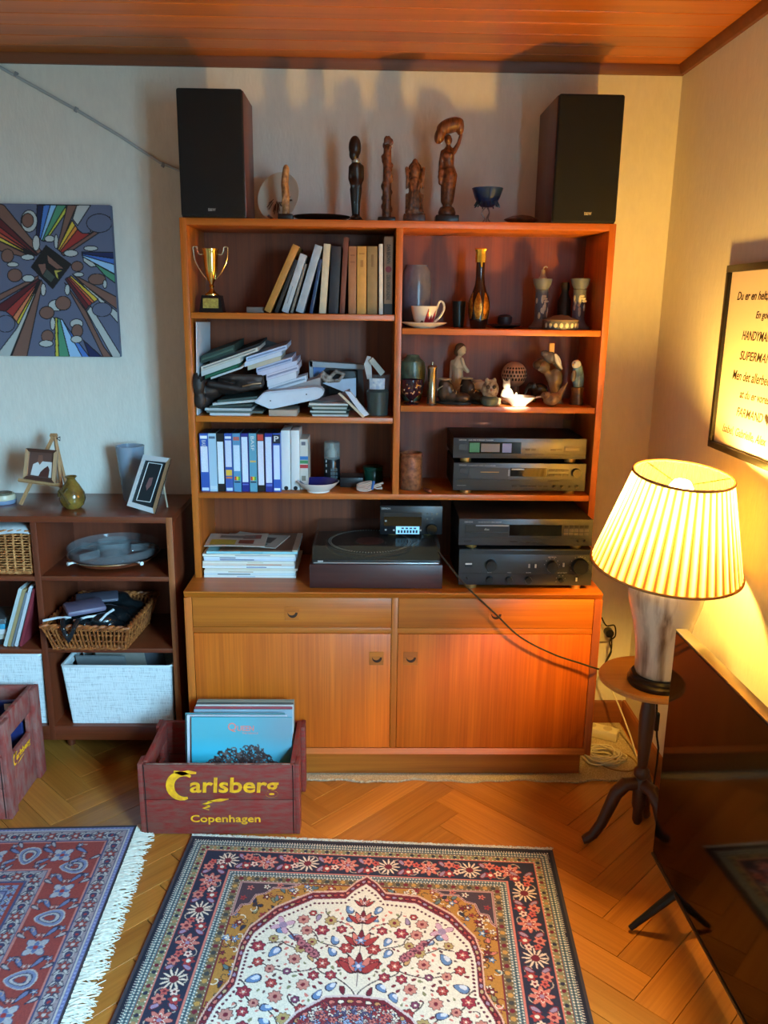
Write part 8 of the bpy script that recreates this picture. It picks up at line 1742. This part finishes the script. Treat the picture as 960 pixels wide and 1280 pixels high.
# white plastic bins
def binmat():
    m, nt, b = _new('bin_weave'); N = nt.nodes; L = nt.links; tc = N.new('ShaderNodeTexCoord'); b.inputs['Base Color'].default_value = (*lin((216, 224, 224)), 1); b.inputs['Roughness'].default_value = 0.55
    hs = []
    for s_ in ((420, 420, 25), (18, 18, 420)):
        mp = N.new('ShaderNodeMapping'); mp.inputs['Scale'].default_value = s_; n = N.new('ShaderNodeTexNoise'); n.inputs['Scale'].default_value = 1; L.new(tc.outputs['Object'], mp.inputs['Vector']); L.new(mp.outputs['Vector'], n.inputs['Vector']); hs.append(n)
    ad = N.new('ShaderNodeMath'); ad.operation = 'ADD'; L.new(hs[0].outputs['Fac'], ad.inputs[0]); L.new(hs[1].outputs['Fac'], ad.inputs[1])
    bp = N.new('ShaderNodeBump'); bp.inputs['Strength'].default_value = 0.55; bp.inputs['Distance'].default_value = 0.002; L.new(ad.outputs[0], bp.inputs['Height']); L.new(bp.outputs['Normal'], b.inputs['Normal'])
    r = N.new('ShaderNodeValToRGB'); r.color_ramp.elements[0].position = 0.7; r.color_ramp.elements[1].position = 1.25 if False else 1.0; r.color_ramp.elements[0].color = (*lin((176, 186, 188)), 1); r.color_ramp.elements[1].color = (*lin((222, 230, 230)), 1)
    L.new(ad.outputs[0], r.inputs['Fac']); L.new(r.outputs['Color'], b.inputs['Base Color']); return m
m_bin = binmat(); m_rim = mat('bin_rim', (214, 222, 222), 0.45)
def tub(label, x0t, x1t, x0b, x1b, zt, zb_, y0, y1):
    th = thing('storage_bin', label, 'bin', ((x0b+x1b)/2, (y0+y1)/2, zb_)); w = 0.004; ins = 0.016
    T0, T1, B0, B1 = Vector((x0t, y0, zt)), Vector((x1t, y0, zt)), Vector((x0b, y0+ins, zb_)), Vector((x1b, y0+ins, zb_))
    T2, T3, B2, B3 = Vector((x1t, y1, zt)), Vector((x0t, y1, zt)), Vector((x1b, y1-ins, zb_)), Vector((x0b, y1-ins, zb_))
    MB().prism([T0, T1, B1, B0], (0, w, 0)).build('front_wall', m_bin, th, False); MB().prism([T3, T2, B2, B3], (0, -w, 0)).build('rear_wall', m_bin, th, False)
    for (A, B_, C, D, s) in ((T0, T3, B3, B0, 1), (T1, T2, B2, B1, -1)):
        A_, B1_, C_, D_ = A, B_, C, D
        def q(u, v): return A_.lerp(B1_, u).lerp(D_.lerp(C_, u), v)
        g = MB()
        for (u0, u1, v0, v1) in ((0, 1, 0, .12), (0, .3, .12, .28), (.7, 1, .12, .28), (0, 1, .28, 1)): g.prism([q(u0, v0), q(u1, v0), q(u1, v1), q(u0, v1)], (s*w, 0, 0))
        g.build('end_wall', m_bin, th, False)
    MB().prism([B0, B1, B2, B3], (0, 0, w)).build('bin_floor', m_bin, th, False)
    rp_ = []
    for (a, b) in ((T0, T1), (T1, T2), (T2, T3), (T3, T0)): rp_ += [a.lerp(b, t_) for t_ in (0.03, 0.5, 0.97)]
    MB().tube(rp_, 0.005, 8, closed=True).build('rim', m_rim, th)
    return th
yb0 = -0.035; zbn = zbot+0.0008
x0t, x1t = at(77, 833, Y=yb0).x, at(217, 833, Y=yb0).x; x0b, x1b = at(90, 911, Y=yb0).x, at(216, 911, Y=yb0).x; zt_b = at(145, 833, Y=yb0).z
x1t = min(x1t, LX1-0.028); x1b = min(x1b, LX1-0.032)
tub('white woven look plastic bin under the wicker basket', x0t, x1t, x0b, x1b, zt_b, zbn, yb0, 0.25)
for k, (dx_, dz_, c, lab) in enumerate(((0.10, 0.010, (120, 122, 122), 'grey papers standing in the white bin'), (0.16, 0.018, (150, 142, 132), 'beige papers standing in the white bin'), (0.22, 0.012, (96, 98, 104), 'dark papers standing in the white bin'))):
    tag(MB().obox((x0t+dx_, 0.08+0.03*k, zt_b-0.075+dz_), 0.17, 0.006, 0.13, rx(0.35+0.05*k)).build('paper_sheaf', pap(c), None, False), lab, 'paper', 'papers in the white bin')
xr_ = at(54, 822, Y=yb0).x; zt2 = at(30, 819, Y=yb0).z
tub('white woven look plastic bin behind the worn red crate', xr_-0.36, min(xr_, lv-0.0155), xr_-0.345, min(xr_-0.010, lv-0.02), zt2, zbn, yb0, 0.25)
# lined wicker box
wx = thing('wicker_box', 'pale square wicker box lined with white cloth', 'basket', (-0.6, 0.1, zsC)); yw = -0.02
x1w = at(40, 690, Y=yw).x; x1w = min(x1w, lv-0.02); zt3 = at(20, 664, Y=yw).z
bt_ = [Vector((x1w-0.30, yw, zsC+0.006)), Vector((x1w-0.004, yw, zsC+0.006)), Vector((x1w-0.004, 0.22, zsC+0.006)), Vector((x1w-0.30, 0.22, zsC+0.006))]
wicker(wx, bt_, [Vector((p.x+(0.002 if i in (1, 2) else -0.002), p.y, zt3)) for i, p in enumerate(bt_)], 11, m_wick2, 16, 0.005)
cl = MB(); rl_ = random.Random(5)
def lin_(u, v): 
    e = min(u, 1-u, v, 1-v); return (x1w-0.312+0.320*u, yw-0.010+0.245*v, zt3+0.010+0.006*math.sin(u*9+v*4)*0.6 - (0.016*max(0, 1-e/0.08) if e < .08 else 0))
cl.grid(lin_, 24, 16); cl.build('cloth_lining', mat('cloth_white', (214, 220, 220), 0.8, var=0.08, vscale=30), wx, True, 0.003)
# leaning magazines and a stack of discs
def lean(bx, tx, yt, wpx, col, lab, dep=0.2):
    Y = -0.02; p = at(bx, 811, Y=Y); q = at(tx, yt, Y=Y); w = wpx*pm(Y); d = Vector((q.x-p.x, 0, q.z-zsD)); a_ = math.atan2(d.x, d.z)
    th = thing('magazine', lab, 'magazine', (p.x, Y, zsD), 'magazines leaning in the low bookcase')
    MB().box(-w/2, w/2, 0, dep, 0, d.length, 0.001, 1).xf(Matrix.Translation((p.x, Y, zsD+0.001+abs(math.sin(a_))*w/2)) @ Matrix.Rotation(a_, 4, 'Y')).build('pages', pap(col), th)
    MB().box(-w/2-0.0004, w/2+0.0004, -0.0004, 0.002, d.length*0.02, d.length*0.98).xf(Matrix.Translation((p.x, Y, zsD+0.001+abs(math.sin(a_))*w/2)) @ Matrix.Rotation(a_, 4, 'Y')).build('spine', pap(tuple(min(255, int(v*0.92)) for v in col)), th, False)
lean(6.5, 25.6, 737, 4.5, (196, 206, 204), 'pale grey magazine leaning furthest from the divider'); lean(11.3, 30.2, 738, 4, (176, 150, 104), 'tan magazine leaning in the low bookcase'); lean(15.5, 33.0, 742, 2.7, (120, 124, 130), 'grey thin magazine leaning in the low bookcase'); lean(20, 38.7, 734, 3.7, (206, 208, 212), 'white magazine leaning on the red one'); lean(26, 43, 737, 3.5, (142, 42, 54), 'dark red magazine leaning against the divider')
for k, (c, lab) in enumerate((((40, 40, 44), 'black disc case at the bottom of the small stack'), ((176, 178, 168), 'cream disc case second in the small stack'), ((196, 200, 200), 'white disc case third in the small stack'), ((56, 148, 180), 'turquoise disc case in the small stack'), ((90, 96, 98), 'grey disc case topmost in the small stack'))):
    x1_ = at(8, 790, Y=0.0).x-0.004*(k % 2); zz = zsD+0.0006+0.0185*k; tag(MB().box(x1_-0.14, x1_, 0.0, 0.125, zz, zz+0.018, 0.0015, 1).build('disc_case', mat('dcase%d' % k, c, 0.35)), lab, 'disc case', 'disc cases in the low bookcase')

# ================================================================== framed saying on the right wall
pz1, pz0 = at(908, 332, X=XR-0.018).z, at(886, 558, X=XR-0.018).z; py0 = (at(908, 332, X=XR-0.018).y+at(886, 558, X=XR-0.018).y)/2; PWD = 0.42; py1 = py0-PWD
po = thing('framed_saying', 'black framed poster with a handwritten style saying on the wall above the lamp', 'picture', (XR-0.01, (py0+py1)/2, pz0))
m_blkf = mat('frame_black', (22, 19, 17), 0.35); fw = 0.019
for (a, b, c, d) in ((py1, py0, pz1-fw, pz1), (py1, py0, pz0, pz0+fw), (py0-fw, py0, pz0+fw, pz1-fw), (py1, py1+fw, pz0+fw, pz1-fw)): MB().box(XR-0.020, XR-0.0005, a, b, c, d, 0.0015).build('frame_bar', m_blkf, po)
MB().box(XR-0.010, XR-0.004, py1+fw, py0-fw, pz0+fw, pz1-fw).build('sheet', mat('poster_paper', (226, 206, 190), 0.16, spec=0.6), po, False)
m_ink = mat('poster_ink', (42, 30, 26), 0.6); pc = (py0+py1)/2
for s_, x, x2, seen, y, h in (('Du er en helt,', 922, 960, 14, 369, .026), ('En god', 945, 960, 5, 393, .024), ('HANDYMAN', 928, 960, 7, 417, .024), ('SUPERMAN', 925, 960, 7, 442, .024), ('Men det allerbedste', 916, 960, 15, 466, .026), ('at du er vores', 925, 960, 13, 490, .022), ('FARMAND', 921, 955, 7, 512, .024), ('Isabel, Gabrielle, Alex', 903.5, 960, 23, 533, .027)):
    q = at(x, y, X=XR-0.0105); q2 = at(x2, y, X=XR-0.0105); wd = (q.y-q2.y)*len(s_)/seen
    text(s_, m_ink, po, frame((XR-0.0104, q.y-wd/2, q.z-0.004), (0, -1, 0), (0, 0, 1)), 'lettering', fit=(wd, h), ext=0.0002, shear=0.28, bold=0.012)
    if s_ == 'FARMAND':
        hz = q.z-0.002; hy = q.y-wd-0.024; pts = []
        for k in range(24):
            t_ = 2*PI*k/24; pts.append((XR-0.0106, hy-0.0010*(16*math.sin(t_)**3), hz+0.0010*(13*math.cos(t_)-5*math.cos(2*t_)-2*math.cos(3*t_)-math.cos(4*t_))))
        MB().prism(pts, (0.0003, 0, 0)).build('heart', m_ink, po, False)
